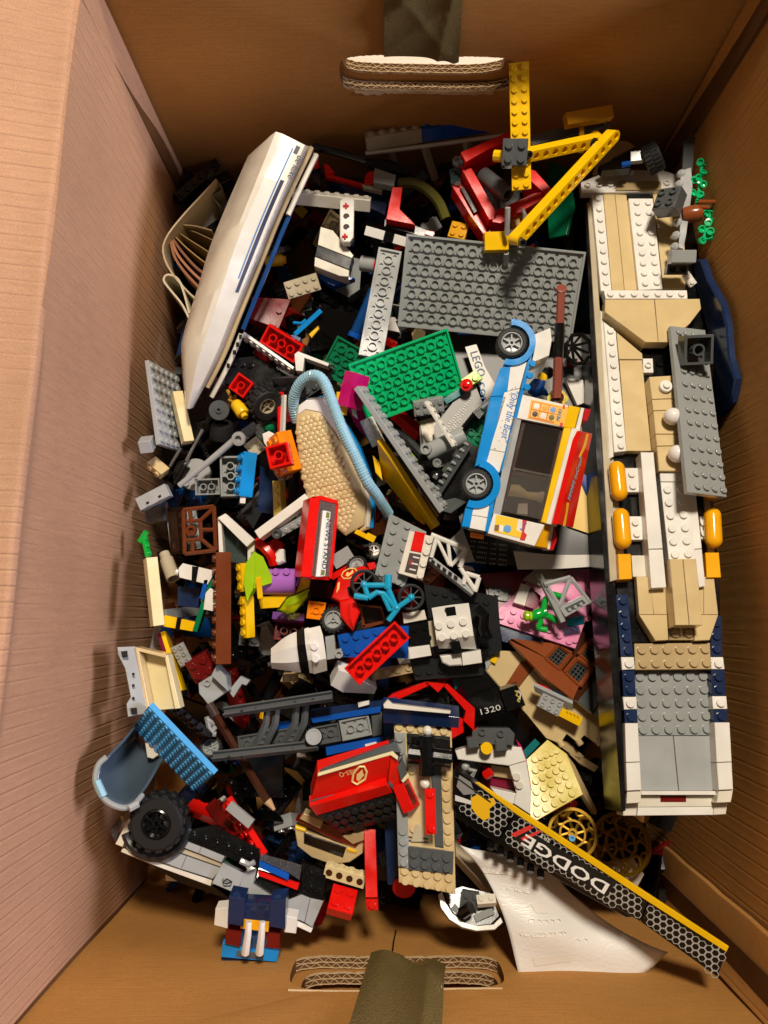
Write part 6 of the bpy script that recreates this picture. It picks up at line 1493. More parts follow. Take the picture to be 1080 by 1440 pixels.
wp = Pl((740, 910, 142), (850, 910, 134), (812, 984, 146))
t = T('lattice_wall', 'brown wall panel with dark lattice windows beside the ship hull', 'toy house', 800, 930, 80)
def lat(c, half):
    """frame cell outline around diamond window"""
    return c
S('wall', 'dbrown', wp, [(716, 900), (790, 878), (858, 868), (858, 930), (812, 986), (764, 952)], -5, 5, t)
wins = [[(785, 906), (803, 919), (786, 942), (766, 926)], [(831, 899), (853, 915), (833, 937), (814, 921)], [(811, 926), (832, 940), (815, 965), (794, 946)], [(842, 870), (858, 880), (852, 900), (836, 890)]]
for wq in wins:
    S('window_back', 'black', wp, wq, -4.4, .6, t, c=.05); mb = MB()
    for k in range(1, 5):
        s = k / 5
        for (a, b_, c_, d_) in ((0, 1, 3, 2), (0, 3, 1, 2)):
            p = V(wq[a]).lerp(V(wq[b_]), s); q = V(wq[c_]).lerp(V(wq[d_]), s); mb.join(sweep([wp(p.x, p.y, -3.4), wp(q.x, q.y, -3.4)], .38, 5))
    mk('lattice', mb, 'dgrey', t)
    for k in range(4):
        p, q = V(wq[k]), V(wq[(k + 1) % 4]); mk('frame_bar', sweep([wp(p.x, p.y, -1.5), wp(q.x, q.y, -1.5)], 1.8, 4), 'rbrown', t)
for q in ([(716, 900), (770, 926), (796, 948), (814, 966), (806, 984), (764, 952)], [(720, 898), (784, 905), (768, 925)]): S('wall_board', 'rbrown', wp, q, -1, 4, t)
for q in ([(854, 934), (856, 965), (833, 1003), (810, 984)], [(856, 968), (856, 1018), (836, 1004)]): S('grey_slab', 'dgrey', wp, q, -6, 5, t)
t = Q('small_plane', 'small grey and yellow glider with a red tip on the tan roof', 'toy plane', [
    ('wing', 'lgrey', Pl((750, 966, 150), (805, 992, 150), (752, 974, 146)), [(750, 964), (805, 990), (805, 1000), (752, 973)], 0, 3), ('red_tip', 'red', 148, [(753, 960), (768, 965), (780, 974), (756, 967)], 0, 4), ('blue_tip', 'navy', 147, [(768, 965), (792, 976), (794, 984), (780, 975)], 0, 4),
    ('yellow_tile', 'yellow', 144, [(790, 995), (820, 1009), (815, 1022), (784, 1006)], 0, 7)], 785, 990, 134)
mk('grey_block', MB().join(brick(3, 2, .9, hollow_stud=True), fr((758, 982, 144), (787, 997, 144), 3, 0)), 'lgrey', t)
mb = MB()
for k in range(4): mb.join(box8(P(796 + k * 5, 1000 + k * 2.2, 144.3), (1.2, -1.6, 0), (.5, .4, 0), (0, 0, .5)))
mk('grooves', mb, 'dyellow', t)

# ------------------------------------------------------------------ bottom left
B('stud_plate', 'medblue', (212, 990, 182), (304, 1086, 178), 12, 8, .8, -66, 'blue studded plate standing on edge below the tan tray', 'toy brick', yo=-4, zo=-.4)
cn = T('smoky_canopy', 'blue grey smoked canopy shell at the lower left wall', 'toy canopy', 180, 1080, 110)
rim = [(150, 1064, 182), (138, 1076, 184), (134, 1096, 186), (140, 1114, 186), (152, 1128, 186), (172, 1136, 184), (188, 1131, 180), (200, 1118, 172)]
mid = [(176, 1036, 168), (164, 1052, 160), (160, 1074, 156), (168, 1094, 154), (182, 1106, 156), (196, 1108, 160), (208, 1102, 162), (216, 1092, 160)]
bck = [(197, 1010, 156), (192, 1022, 142), (192, 1038, 132), (200, 1052, 128), (210, 1060, 130), (220, 1064, 136), (226, 1066, 142), (232, 1064, 150)]
m, nt, b = nodes('smoked_canopy'); b.inputs['Base Color'].default_value = (.09, .13, .17, 1); b.inputs['Roughness'].default_value = .12; b.inputs['Transmission Weight'].default_value = .35; b.inputs['IOR'].default_value = 1.4
o = mk('shell', loft([[P(*q) for q in tr_] for tr_ in zip(rim, mid, bck)], 14), m, cn, ang=70)
md = o.modifiers.new('thickness', 'SOLIDIFY'); md.thickness = .0016
mk('rim', sweep(catmull([P(*q) for q in rim], 40), 2.0, 8), 'grey', cn)
mk('hinge', rodp([(136, 1098, 186), (146, 1120, 187)], 2.6, seg=6), 'ice', cn); mk('hinge', rodp([(181, 1137, 184), (194, 1130, 180)], 2.6, seg=6), 'lgrey', cn)
# white racing car on its side
t = T('racing_car', 'white and grey racing car with a big black tyre, lower left', 'toy car', 300, 1210, 90)
kp = Pl((172, 1189, 152), (440, 1290, 160), (250, 1175, 150))
wf = sub('wheel', t); wheel(wf, P(219, 1160, 174), V((.05, -.02, 1)), 19, 20, 16, 'rub_0b0b0b', 'black', 6, .52, 1.2)
def kk(name, mat, pts, h=0, th=10, st=None, **kw): return S(name, mat, kp, pts, h, th, t, st=st, **kw)
oo = kp(219, 1160, 4); e1, e2 = basis(kp.n); mbk = []
for k in range(26):
    a = radians(150 + 195 * k / 25); mbk.append((219 + 42 * cos(-a), 1160 - 42 * sin(-a) * -1))
mk('fender', sweep([kp(219 + 43 * cos(radians(x)), 1162 + 43 * sin(radians(x)), 5) for x in range(-8, 172, 7)], 3.6, 8), 'char', t)
kk('bumper', 'cream', [(162, 1187), (186, 1141), (191, 1144), (172, 1191)], 6, 12); kk('headlight', 'clear_b8b4b4', [(154, 1168), (168, 1148), (172, 1156), (162, 1184)], 4, 10); kk('sill', 'cream', [(172, 1192), (218, 1212), (298, 1238), (296, 1246), (214, 1216), (170, 1198)], 1, 12)
kk('panel', 'lgrey', [(252, 1179), (283, 1190), (279, 1200), (248, 1188)], 3, 12); kk('panel', 'lgrey', [(283.5, 1190), (316, 1204), (311, 1213), (279.5, 1200)], 3, 12)
kk('panel', 'lgrey', [(240, 1196), (262, 1204), (254, 1222), (220, 1209)], 1, 10); kk('panel', 'lgrey', [(262.6, 1204), (311, 1221), (299, 1236), (254.6, 1222)], 1, 10); kk('groove', 'dirty', [(246, 1188), (312, 1213), (310, 1219), (242, 1195)], 0, 8)
kk('door', 'lgrey', [(313, 1213), (343, 1228), (333, 1257), (298, 1242)], 4, 10); kk('arch_panel', 'lgrey', [(343, 1227), (361, 1221), (356, 1243), (384, 1262), (376, 1266), (345, 1262), (334, 1257)], 3, 10)
kk('rear_panel', 'lgrey', [(404, 1266), (424, 1258), (436, 1263), (428, 1297), (400, 1285)], 3, 14); kk('rear_panel', 'lgrey', [(436.6, 1263), (455, 1267), (439, 1304), (428.6, 1297.5)], 3, 14); kk('rear_sill', 'white', [(400, 1286), (440, 1305), (437, 1312), (398, 1294)], 1, 14)
kk('body', 'black', [(250, 1170), (300, 1160), (365, 1194), (362, 1222), (316, 1203), (252, 1178)], 4, 16, st=dict(a=(270, 1174), b=(350, 1200), n=6)); kk('rear_body', 'black', [(424, 1212), (459, 1224), (455, 1266), (424, 1257)], 2, 16, st=dict(a=(434, 1226), b=(446, 1230), n=2, c=(434, 1246), d=(446, 1250), m=2))
kk('blue_bar', 'blue', [(365, 1209), (407, 1227), (405, 1238), (364, 1220)], 8, 8); kk('red_bar', 'red', [(362, 1224), (421, 1242), (418, 1252), (364, 1232)], 4, 8); kk('cockpit', 'black', [(356, 1243), (364, 1232), (418, 1252), (418, 1262), (384, 1262)], -2, 8)
kk('windscreen', 'clear_c8c8cc', [(366, 1200), (424, 1217), (421, 1238), (407, 1228), (365, 1209)], 9, 4); kk('tail_lamp', 'clear_a80c18', [(455, 1268), (464, 1275), (452, 1300), (441, 1304)], 0, 10)
mk('door_emblem', sweep([kp(u, v, 4.2) for u, v in ((313, 1241), (319, 1236), (326, 1240), (324, 1246), (315, 1246), (313, 1241), (319, 1243), (326, 1240))], .5, 5), 'ink_141414', t); text(t, 'MM', kp(323, 1238.5, 4), kp(314, 1234, 4), kp.n, 'ink_141414', size=2.2, off=.2)
mk('clip', rodp([(338, 1210, 168), (350, 1216, 168), (358, 1212, 168)], 2, seg=6), 'lgrey', t)
S('underside', 'black', Pl(128), [(178, 1196), (300, 1246), (330, 1268), (250, 1240)], 0, 20, t)  # added black slab stands in for the shade under the car
B('red_slope_strip', 'red', (326, 1118, 140), (377, 1198, 148), 6, 2, .6, -70, 'red and grey sloping strip beside the blue plate', 'toy brick', yo=-1)
B('grey_slope', 'lgrey', (323, 1131, 150), (355, 1158, 152), 3, 1, .5, -20, 'light grey slope piece lying over the red strip', 'toy brick', studs=False)
# little robot
t = T('robot_bust', 'small navy and blue robot with white prongs leaning on the bottom panel', 'toy robot', 352, 1320, 130)
fp = Pl((322, 1270, 172), (400, 1272, 172), (350, 1350, 166))
for nm, mt, pts, h, th in (('shoulder', 'navy', [(322, 1260), (344, 1264), (342, 1303), (320, 1299)], 10, 14), ('shoulder', 'navy', [(380, 1266), (402, 1264), (401, 1307), (378, 1303)], 10, 14), ('chest', 'navy', [(343, 1270), (381, 1272), (379, 1297), (342, 1294)], 5, 12),
                           ('belt', 'float', [(340, 1293), (379, 1297), (377, 1311), (338, 1306)], 6, 8), ('arm', 'white', [(303, 1278), (321, 1276), (320, 1306), (301, 1301)], 3, 10), ('arm', 'white', [(402, 1288), (418, 1291), (416, 1313), (399, 1311)], 3, 10),
                           ('foot', 'dred', [(318, 1306), (340, 1309), (337, 1332), (316, 1327)], 1, 8), ('foot', 'dred', [(374, 1311), (394, 1312), (393, 1335), (372, 1332)], 1, 8), ('core', 'dblue', [(338, 1306), (374, 1311), (372, 1332), (337, 1330)], -1, 8),
                           ('base', 'azure', [(313, 1325), (393, 1335), (389, 1353), (311, 1346)], -2, 4), ('base_edge', 'navy', [(311, 1346), (389, 1353), (387, 1363), (312, 1359)], -6, 8), ('badge', 'dgrey', [(334, 1337), (371, 1341), (370, 1350), (332, 1346)], -1.4, 2)):
    S(nm, mt, fp, pts, h, th, t)
for u_, v_ in ((333, 1262), (391, 1266)): mk('stud', lathe([(2.9, 0), (2.9, 3.2), (2.5, 3.5)], fp(u_, v_, 6), fp.n + V((0, .9, 0)), 12), 'navy', t)
for u_ in (352, 371): mk('stud', lathe([(2.8, 0), (2.8, 3.2), (2.4, 3.5)], fp(u_, 1274, 2), fp.n + V((0, 1.2, 0)), 12), 'navy', t)
for u0, u1 in ((350, 345), (369, 365)): mk('prong', sweep([fp(u0, 1296, 13), fp(u0 - 1, 1312, 14), fp(u1, 1340, 8)], [2.0, 2.3, 2.8], 10), 'white', t)
for u_ in (350, 366): mk('ring', lathe([(5, 0), (5, 1.6), (3.4, 1.6), (3.4, 0)], fp(u_, 1322, 0), fp.n, 18, cap0=False, cap1=False), 'clear_9cc0d8', t)
# ladder, blue truck, pencil
t = T('grey_ladder', 'dark grey ladder frame with two long rails, lower left', 'toy ladder', 385, 1020, 100)
def chan(p0, p1):
    f = fr(p0, p1, 12, 30); mb = MB().join(bx(0, 12, -.5, .5, 0, .25)); mb.join(bx(0, 12, -.5, -.3, .25, .7)); mb.join(bx(0, 12, .3, .5, .25, .7)); return MB().join(mb, f)
mk('rail', chan((316, 1004, 158), (468, 981, 164)), 'dgrey', t); mk('rail', chan((300, 1066, 160), (448, 1050, 166)), 'dgrey', t)
for a, b_, c_ in (((383, 998), (381, 1018), (366, 1050)), ((424, 992), (422, 1016), (406, 1046))):
    for dx in (-7, 6): mk('rung', sweep([P(a[0] + dx, a[1], 154), P(b_[0] + dx, b_[1], 156), P(c_[0] + dx, c_[1], 154)], 2.6, 4), 'dgrey', t)
    for k in (.3, .6, .85): mk('web', rodp([(b_[0] - 7 + (c_[0] - b_[0]) * k, b_[1] + (c_[1] - b_[1]) * k, 154), (b_[0] + 6 + (c_[0] - b_[0]) * k, b_[1] + (c_[1] - b_[1]) * k, 154)], 2.2, seg=4), 'dgrey', t)
for u_, v_ in ((340, 1000), (360, 997), (415, 988), (440, 984), (322, 1065), (340, 1063), (380, 1058), (412, 1054)): mk('hole', lathe([(1.2, 0), (.01, .1)], P(u_, v_, 166.6 if v_ > 1040 else 164.5), V((0, 0, 1)), 8), 'ink_181818', t)
mk('centre_plate', MB().join(brick(8, 2, .4, under=True, studs=False), fr((335, 1048, 146), (432, 1032, 146), 8, 175)), 'dgrey', t)
mk('end_wheel', lathe([(6, -8), (6.4, 0), (5.8, .6), (4.6, .6), (4.4, -1), (.01, -1)], P(441, 1037, 170), V((0, .1, 1)), 18, cap1=False), 'black', t); mk('wheel_rim', lathe([(5.6, 0), (5.6, .5), (4.4, .5), (4.3, -.4), (.01, -.4)], P(441, 1036, 171), V((0, .1, 1)), 18, cap1=False), 'lgrey', t)
t = T('blue_flatbed', 'blue and navy flatbed with grey hollow plates beside the ladder', 'toy truck', 490, 1025, 80)
bz = Pl((437, 1010, 142), (536, 990, 146), (460, 1060, 144))
for nm, mt, pts, h, th in (('navy_edge', 'navy', [(437, 998), (541, 984), (538, 993), (438, 1010)], 2, 12), ('blue_strip', 'blue', [(437, 1010), (536, 993), (535, 1002), (440, 1017)], 4, 10), ('bed', 'navy', [(436, 1017), (538, 1002), (540, 1036), (458, 1052), (440, 1050)], -4, 8),
                           ('blue_strip', 'blue', [(458, 1051), (538, 1036), (538, 1045), (459, 1063)], 4, 10), ('white_tile', 'white', [(503, 988), (519, 985), (519, 991), (504, 995)], 6, 5), ('white_tile', 'white', [(513, 1047), (529, 1043), (530, 1050), (514, 1054)], 7, 5), ('head_board', 'dblue', [(539, 985), (556, 980), (556, 1035), (540, 1038)], 6, 20), ('blue_block', 'blue', [(388, 1016), (408, 1014), (408, 1024), (388, 1026)], 0, 8)):
    S(nm, mt, bz, pts, h, th, t)
mk('hollow_plate', MB().join(brick(3, 2, .5, under=True, studs=False), fr((479, 1028, 148), (521, 1019, 148), 3, 180)), 'grey', t); mk('hollow_plate', MB().join(brick(3, 2, .5, under=True, studs=False), fr((440, 1036, 146), (478, 1029, 146), 3, 180)), 'dgrey', t)
S('grey_end', 'dgrey', bz, [(522, 1003), (537, 1001), (538, 1033), (524, 1036)], 1, 6, t)
t = T('pencil', 'short dark brown pencil with a sharpened point, lower left', 'pencil', 340, 1070, 90)
p0, p1, p2, p3 = P(294, 990, 140), P(376, 1126, 146), P(386, 1139, 147), P(388, 1142, 147)
mk('barrel', sweep([p0, p0.lerp(p1, .13), p0.lerp(p1, .131), p1], [3.4, 3.4, 3.2, 3.2], 6), 'dbrown', t, ang=20); mk('wood_cone', sweep([p1, p2], [3.2, 1.1], 12), 'paper_d9b48c', t); mk('lead', sweep([p2, p3], [1.1, .3], 8), 'ink_1a1a1a', t)
mk('ferrule', sweep([p0 + (p0 - p1) * .002, p0.lerp(p1, .125)], [3.5, 3.5], 12), 'smoke', t)
t = T('small_bike', 'tiny white frame with a small black tyre above the ladder rail', 'toy part', 294, 1035, 90)
for a, b_ in (((291, 1008), (296, 1030)), ((296, 1030), (304, 1022)), ((289, 1032), (304, 1032)), ((291, 1012), (302, 1018))): mk('bar', rodp([(*a, 140), (*b_, 138)], 2.0, seg=6), 'lgrey', t)
wf = sub('wheel', t); wheel(wf, P(296, 1050, 134), V((0, .45, .9)), 8.5, 8, 18, 'rub_161616', 'grey', 8, .7, .7)
t = T('black_claws', 'black claw pieces with a brown plate behind the blue plate', 'toy part', 255, 1000, 90)
for k in range(7): mk('claw', rodp([(232 + k * 8, 988 + k * 7, 140), (240 + k * 8, 984 + k * 7.5, 146), (246 + k * 8, 992 + k * 7, 142)], 3.2, seg=6), 'black', t)
S('brown_plate', 'rbrown', Pl(134), [(246, 1004), (252, 1000), (272, 1018), (268, 1026)], 0, 6, t)
B('grey_clip_plate', 'lgrey', (250, 906, 138), (264, 934, 136), 3, 2, .4, -35, 'light grey plate with open studs right of the twin boards', 'toy brick', hollow_stud=True)
B('red_brick', 'dred', (270, 942, 128), (300, 926, 128), 2, 2, 1.2, -10, 'dark red brick above the grey corner brick, left', 'toy brick')
t = T('corner_brick', 'grey corner brick with one stud above the pencil', 'toy brick', 300, 965, 100)
S('block', 'lgrey', Pl(142), [(279, 961), (297, 950), (320, 972), (293, 991), (280, 975)], 0, 14, t, st=dict(a=(292, 960), n=1, hollow=True)); S('upright', 'grey', Pl(150), [(297, 950), (304, 936), (318, 952), (320, 972)], 0, 16, t)
S('grey_bit', 'lgrey', Pl(136), [(321, 972), (338, 951), (351, 957), (346, 964), (340, 962), (328, 981)], 0, 6, label='light grey bracket chip right of the grey corner brick', cat='toy part')
mk('teal_gem', lathe([(2, 0), (5, 3), (4, 8), (1, 10)], P(300, 922, 122), V((.5, 0, 1)), 7), 'clear_1c4c6a', label='dark teal crystal above the dark red brick', cat='toy part', ang=10)
B('yellow_chain', 'yellow', (372, 985, 118), (368, 1010, 118), 3, 1, 1, 30, 'yellow studded stick in the dark above the ladder', 'toy brick')

# ------------------------------------------------------------------ bottom middle
t = T('red_surround', 'red angular frame around a dark grey hollow plate', 'toy frame', 610, 985, 90)
for q, h in (([(542, 984), (552, 976), (598, 959), (604, 964), (560, 984)], 142), ([(599, 959), (627, 962), (616, 974)], 144), ([(622, 963), (630, 962), (668, 996), (667, 1028), (652, 1014), (655, 1000)], 142), ([(634, 1002), (652, 1012), (652, 1030), (634, 1040)], 136)): S('slope', 'red', Pl(h), q, 0, 9, t)
mk('hollow_plate', MB().join(brick(4, 2, .5, under=True, studs=False), fr((574, 994, 128), (632, 985, 128), 4, 165)), 'char', t)
S('black_insert', 'black', Pl(124), [(560, 984), (604, 966), (650, 1000), (648, 1020), (560, 1000)], 0, 5, t)
S('teal_bit', 'teal', Pl(128), [(636, 956), (652, 949), (658, 958), (640, 970)], 0, 8, label='teal piece under the rocket car, above the red frame', cat='toy brick'); S('magenta_bit', 'magenta', Pl(122), [(640, 968), (664, 960), (662, 982), (648, 984)], 0, 8, label='magenta piece in shade right of the red frame', cat='toy brick')
t = T('base_panel', 'tan studded panel with grey strips, black arm and red bar, bottom middle', 'toy base', 595, 1130, 110)
gp2 = Pl((556, 1020, 178), (634, 1027, 178), (600, 1250, 186))
S('plate', 'tan', gp2, [(554, 1018), (635, 1027), (641, 1258), (561, 1241)], 0, 5, t, st=[dict(a=(561, 1022), b=(624, 1028), n=5, r=2.7), dict(a=(625, 1060), b=(631, 1198), n=10, r=2.7), dict(a=(569, 1224), b=(631, 1234), n=5, c=(570, 1238), d=(632, 1249), m=2, r=2.7), dict(a=(579, 1083), b=(582, 1165), n=2, r=2.7)])
S('grey_strip', 'grey', gp2, [(555, 1030), (570, 1031), (576, 1222), (560, 1218)], 3, 4, t, st=[dict(a=(562, 1038), b=(563, 1056), n=2, r=2.7), dict(a=(566, 1168), b=(568, 1212), n=4, r=2.7)])
S('dark_plate', 'char', gp2, [(572, 1031), (633, 1036), (634, 1080), (574, 1072)], 2, 4, t, st=dict(a=(578, 1040), n=1, r=2.7)); S('groove', 'dgrey', gp2, [(606, 1075), (620, 1078), (624, 1192), (612, 1190)], 1.6, 2, t)
S('dark_plate', 'dgrey', gp2, [(573, 1190), (638, 1198), (637, 1229), (574, 1223)], 3, 4, t, st=dict(a=(582, 1200), b=(628, 1206), n=4, c=(582, 1214), d=(628, 1220), m=2, r=2.7))
mk('black_arm', rodp([(574, 1058, 196), (634, 1066, 196)], 5.2), 'black', t); mk('black_arm', rodp([(600, 1034, 198), (600, 1090, 198)], 5.4), 'black', t); S('black_block', 'black', gp2, [(580, 1036), (632, 1040), (634, 1072), (618, 1062), (584, 1058)], 9, 10, t); S('black_block', 'black', gp2, [(618, 1062), (636, 1052), (638, 1072), (624, 1076)], 12, 8, t)
mk('ball', lathe(ball(3.3), gp2(600.6, 1027, 14), gp2.n, 16), 'offwhite', t); mk('ball', lathe(ball(3.3), gp2(597, 1101, 12), gp2.n, 16), 'offwhite', t)
mk('red_bar', MB().join(brick(4, 1, .5, skip=lambda i, j: i in (1, 2)), fr((604.5, 1108, 194), (606, 1172, 196), 4, 0)), 'red', t)
S('slider', 'dirty', gp2, [(584, 1160), (590, 1160), (596, 1184), (578, 1184)], 2, 2, t)
for v_ in (1072, 1176, 1181): S('slider_groove', 'dgrey', gp2, [(574, v_), (602, v_ + 3), (602, v_ + 5), (574, v_ + 2)], 1, 1.5, t)
S('navy_side', 'navy', Pl(150), [(540, 1150), (560, 1152), (562, 1246), (545, 1244)], 0, 14, t); S('navy_beam', 'navy', Pl((540, 1000, 186), (646, 1012, 186), (540, 1016, 182)), [(538, 996), (646, 1009), (645, 1024), (539, 1017)], 0, 14, t); S('cream_rail', 'cream', Pl(192), [(539, 991), (545, 984), (552, 990), (634, 1000), (633, 1004), (540, 996)], 0, 8, t)
mk('red_disc', lathe([(8, 0), (8, 2)], P(568, 1246, 150), V((0, -.3, 1)), 20), 'red', t)
# red rescue box
t = T('rescue_box', 'red box with flame shield emblem, tipped over near the bottom', 'toy vehicle', 500, 1110, 130)
r1 = Pl((447, 1090, 196), (549, 1062, 200), (437, 1128, 182))
S('top_band', 'dgrey', Pl(198), [(452, 1083), (554, 1044), (564, 1059), (552, 1057), (447, 1087)], 0, 16, t); S('yellow_line', 'ltan', Pl(200), [(447, 1087), (552, 1056.5), (560, 1065), (559, 1069), (549, 1062), (446.5, 1092)], 0, 10, t)
S('front', 'red', r1, [(446.5, 1092), (549, 1062.5), (545, 1098), (437, 1126)], 0, 14, t); S('grey_line', 'dgrey', r1, [(437, 1126), (545, 1098), (546, 1103), (437, 1132)], .4, 12, t)
S('lip', 'red', Pl((437, 1134, 184), (545, 1105, 192), (445, 1146, 176)), [(435, 1134), (544, 1104), (552, 1115), (445, 1147)], 0, 8, t); r2 = Pl((549, 1062, 198), (546, 1098, 190), (573, 1124, 182)); S('end', 'red', r2, [(549.5, 1062.5), (559, 1069), (574, 1124), (546, 1098)], 0, 8, t); S('grey_line', 'dgrey', r2, [(546, 1098), (574, 1124), (580, 1140), (546, 1104)], .2, 8, t)
ud = Pl((446, 1148, 174), (552, 1118, 182), (480, 1172, 160)); S('underside', 'char', ud, [(446, 1147), (552, 1116), (581, 1140), (545, 1156), (476, 1172)], 0, 6, t, st=dict(a=(464, 1149), b=(546, 1126), n=8, c=(480, 1164), d=(566, 1142), m=3, r=2.6))
S('trough', 'red', Pl((567, 1100, 190), (590, 1131, 184), (575, 1094, 180)), [(566, 1101), (575, 1094), (591, 1131), (582, 1138)], 0, 8, t); S('trough_floor', 'dred', Pl((567, 1100, 190.6), (590, 1131, 184.6), (575, 1094, 180.6)), [(569, 1104), (575, 1100), (587, 1129), (581, 1132)], 0, 1, t)
S('hinge', 'dgrey', Pl(194), [(559, 1078), (566, 1066), (572, 1086), (564, 1098)], 0, 10, t); S('yellow_trim', 'ltan', Pl(192), [(563, 1097), (574, 1087), (576, 1092), (567, 1101)], 0, 6, t)
sd = [(505, 1078), (512, 1078), (515.5, 1085), (513, 1096), (502, 1103), (495, 1099), (497, 1087), (505, 1078)]
mk('shield', sweep([r1(u, v, .2) for u, v in sd], .75, 6), 'ink_f0d88a', t); S('flame', 'ink_f0d88a', r1, [(501, 1096), (502, 1089), (506, 1086), (510, 1082), (510, 1087), (512, 1090), (508, 1095), (504, 1099)], .25, .2, t, c=.02)
text(t, 'RES-Q', r1(498, 1081, 0), r1(476, 1087, 0), r1.n, 'ink_f0d88a', size=4.2, off=.25)
t = T('hull_boat', 'tan and dark red little hull under the red rescue box', 'toy boat', 465, 1185, 90)
hb = Pl((415, 1160, 150), (512, 1184, 152), (466, 1215, 146))
for nm, mt, pts, h, th in (('hull', 'tan', [(414, 1165), (480, 1186), (512, 1180), (510, 1200), (492, 1213), (466, 1216), (438, 1206), (418, 1190)], 0, 16), ('band', 'dred', [(415, 1154), (440, 1152), (500, 1172), (512, 1178), (500, 1192), (470, 1182)], 2, 10), ('inset', 'black', [(427, 1171), (487, 1192), (482, 1207), (427, 1187)], .6, 3),
                           ('deck', 'sand', [(421, 1152), (427, 1144), (455, 1154), (450, 1166)], 5, 8), ('yellow_line', 'yellow', [(415, 1162), (430, 1167), (430, 1171), (415, 1167)], 1, 3), ('yellow_line', 'yellow', [(488, 1192), (502, 1197), (500, 1201), (487, 1197)], 1, 3), ('deck', 'sand', [(480, 1176), (512, 1170), (512, 1182), (496, 1188)], 4, 8)):
    S(nm, mt, hb, pts, h, th, t, c=.6)
t = T('red_post', 'upright red post with one stud at its foot, bottom middle', 'toy beam', 522, 1225, 110)
S('post', 'red', Pl((512, 1168, 158), (528, 1168, 158), (523, 1262, 172)), [(512, 1166), (528, 1166), (531, 1262), (514, 1262)], 0, 9, t); S('foot', 'red', Pl(170), [(514, 1263), (531, 1263), (532, 1280), (516, 1281)], -1, 9, t, st=dict(a=(523, 1272), n=1))
t = T('cream_beam', 'cream brick with four side holes, bottom middle', 'toy beam', 483, 1238, 110)
f = fr((455, 1230, 152), (512, 1247, 154), 4, 62); mk('brick', MB().join(brick(4, 1, 1.2), f), 'ltan', t)
for k in range(4): mk('hole', MB().join(lathe([(.3, .02), (.32, .05), (.24, .05), (.22, -.02), (.001, -.02)], V((k + .5, -.5, .62)), V((0, -1, 0)), 12, cap1=False), f), 'dbrown', t)
B('red_slope', 'red', (462, 1268, 156), (497, 1278, 156), 2, 2, 1.0, 28, 'red slope brick with two studs next to the racing car', 'toy brick')
t = T('turntable', 'white toothed half ring with grey blocks at the bottom panel', 'toy turntable', 662, 1280, 130)
rg = Pl((617, 1258, 166), (705, 1295, 172), (690, 1262, 166))
S('ring', 'white', rg, [(617, 1257), (622, 1254), (626, 1268), (636, 1284), (652, 1297), (672, 1302), (694, 1300), (704, 1290), (707, 1297), (696, 1307), (670, 1309), (650, 1304), (632, 1293), (620, 1276)], 2, 8, t); S('inner_disc', 'dgrey', rg, [(626, 1254), (650, 1246), (690, 1256), (702, 1288), (690, 1300), (668, 1302), (650, 1296), (634, 1280)], -2, 6, t)
mk('grey_block', MB().join(brick(2, 2, .8), fr((648, 1262, 168), (672, 1266, 168), 2, -15)), 'dgrey', t); mk('grey_block', MB().join(brick(3, 1, .8, studs=False), fr((668, 1292, 168), (694, 1280, 168), 3, 0)), 'grey', t)
mk('white_block', MB().join(brick(2, 1, .8), fr((670, 1270, 172), (697, 1268, 172), 2, 25)), 'offwhite', t); mk('grey_block', MB().join(brick(2, 1, .4), fr((636, 1274, 166), (650, 1290, 166), 2, 0)), 'grey', t)
mk('pin', rodp([(650, 1284, 178), (662, 1276, 182)], 4.0), 'black', t)
S('cream_curve', 'dirty', Pl((640, 1186, 150), (690, 1240, 150), (660, 1186, 146)), [(640, 1180), (650, 1188), (674, 1214), (694, 1244), (690, 1256), (668, 1232), (642, 1204)], 0, 10, label='dull cream curved strip left of the white paper sheet', cat='toy part')
S('black_wedge', 'black', Pl(138), [(640, 1206), (668, 1234), (690, 1258), (680, 1262), (644, 1240)], 0, 10, label='black wedge under the cream curved strip', cat='toy brick')

# ------------------------------------------------------------------ bottom right: paper, plank, gold wheels
pt = T('backing_sheet', 'crumpled white sticker backing sheet lying below the printed plank', 'paper', 790, 1300, 120)
m, nt, b = nodes('backing_paper'); b.inputs['Base Color'].default_value = (.80, .78, .75, 1); b.inputs['Roughness'].default_value = .35
n1 = nt.nodes.new('ShaderNodeTexNoise'); n1.inputs['Scale'].default_value = 38; n1.inputs['Detail'].default_value = 5
bpn = nt.nodes.new('ShaderNodeBump'); bpn.inputs['Strength'].default_value = .14; bpn.inputs['Distance'].default_value = .003; L(nt, n1.outputs['Fac'], bpn.inputs['Height']); L(nt, bpn.outputs[0], b.inputs['Normal'])
left = [(646, 1188, 166), (660, 1202, 167), (677, 1224, 168), (693, 1252, 170), (706, 1282, 172), (716, 1313, 174), (724, 1345, 174), (731, 1372, 173)]
right = [(700, 1198, 160), (738, 1211, 162), (771, 1223, 162), (803, 1256, 162), (836, 1284, 164), (866, 1305, 166), (905, 1326, 168), (940, 1344, 170)]
n = 36; LL = catmull([P(*q) for q in left], n); RR = catmull([P(*q) for q in right], n); vs = []; fs = []; mm = 30
for i in range(n):
    for j in range(mm):
        s = j / (mm - 1); p = LL[i].lerp(RR[i], s); t_ = i / (n - 1)
        p = p + V((0, -9 * sin(s * pi) * t_ ** 3 - 4 * sin(s * 9 + 1) * t_ ** 6, 5 * sin(s * pi) * (1 - .4 * t_) + 1.6 * sin(s * 7 + t_ * 9) + 1.1 * sin(t_ * 14 - s * 5))); vs.append(p)
for i in range(n - 1):
    for j in range(mm - 1): a = i * mm + j; fs.append([a, a + 1, a + 1 + mm, a + mm])
o = mk('sheet', MB().add(vs, fs), m, pt, ang=70); md = o.modifiers.new('thickness', 'SOLIDIFY'); md.thickness = .0004
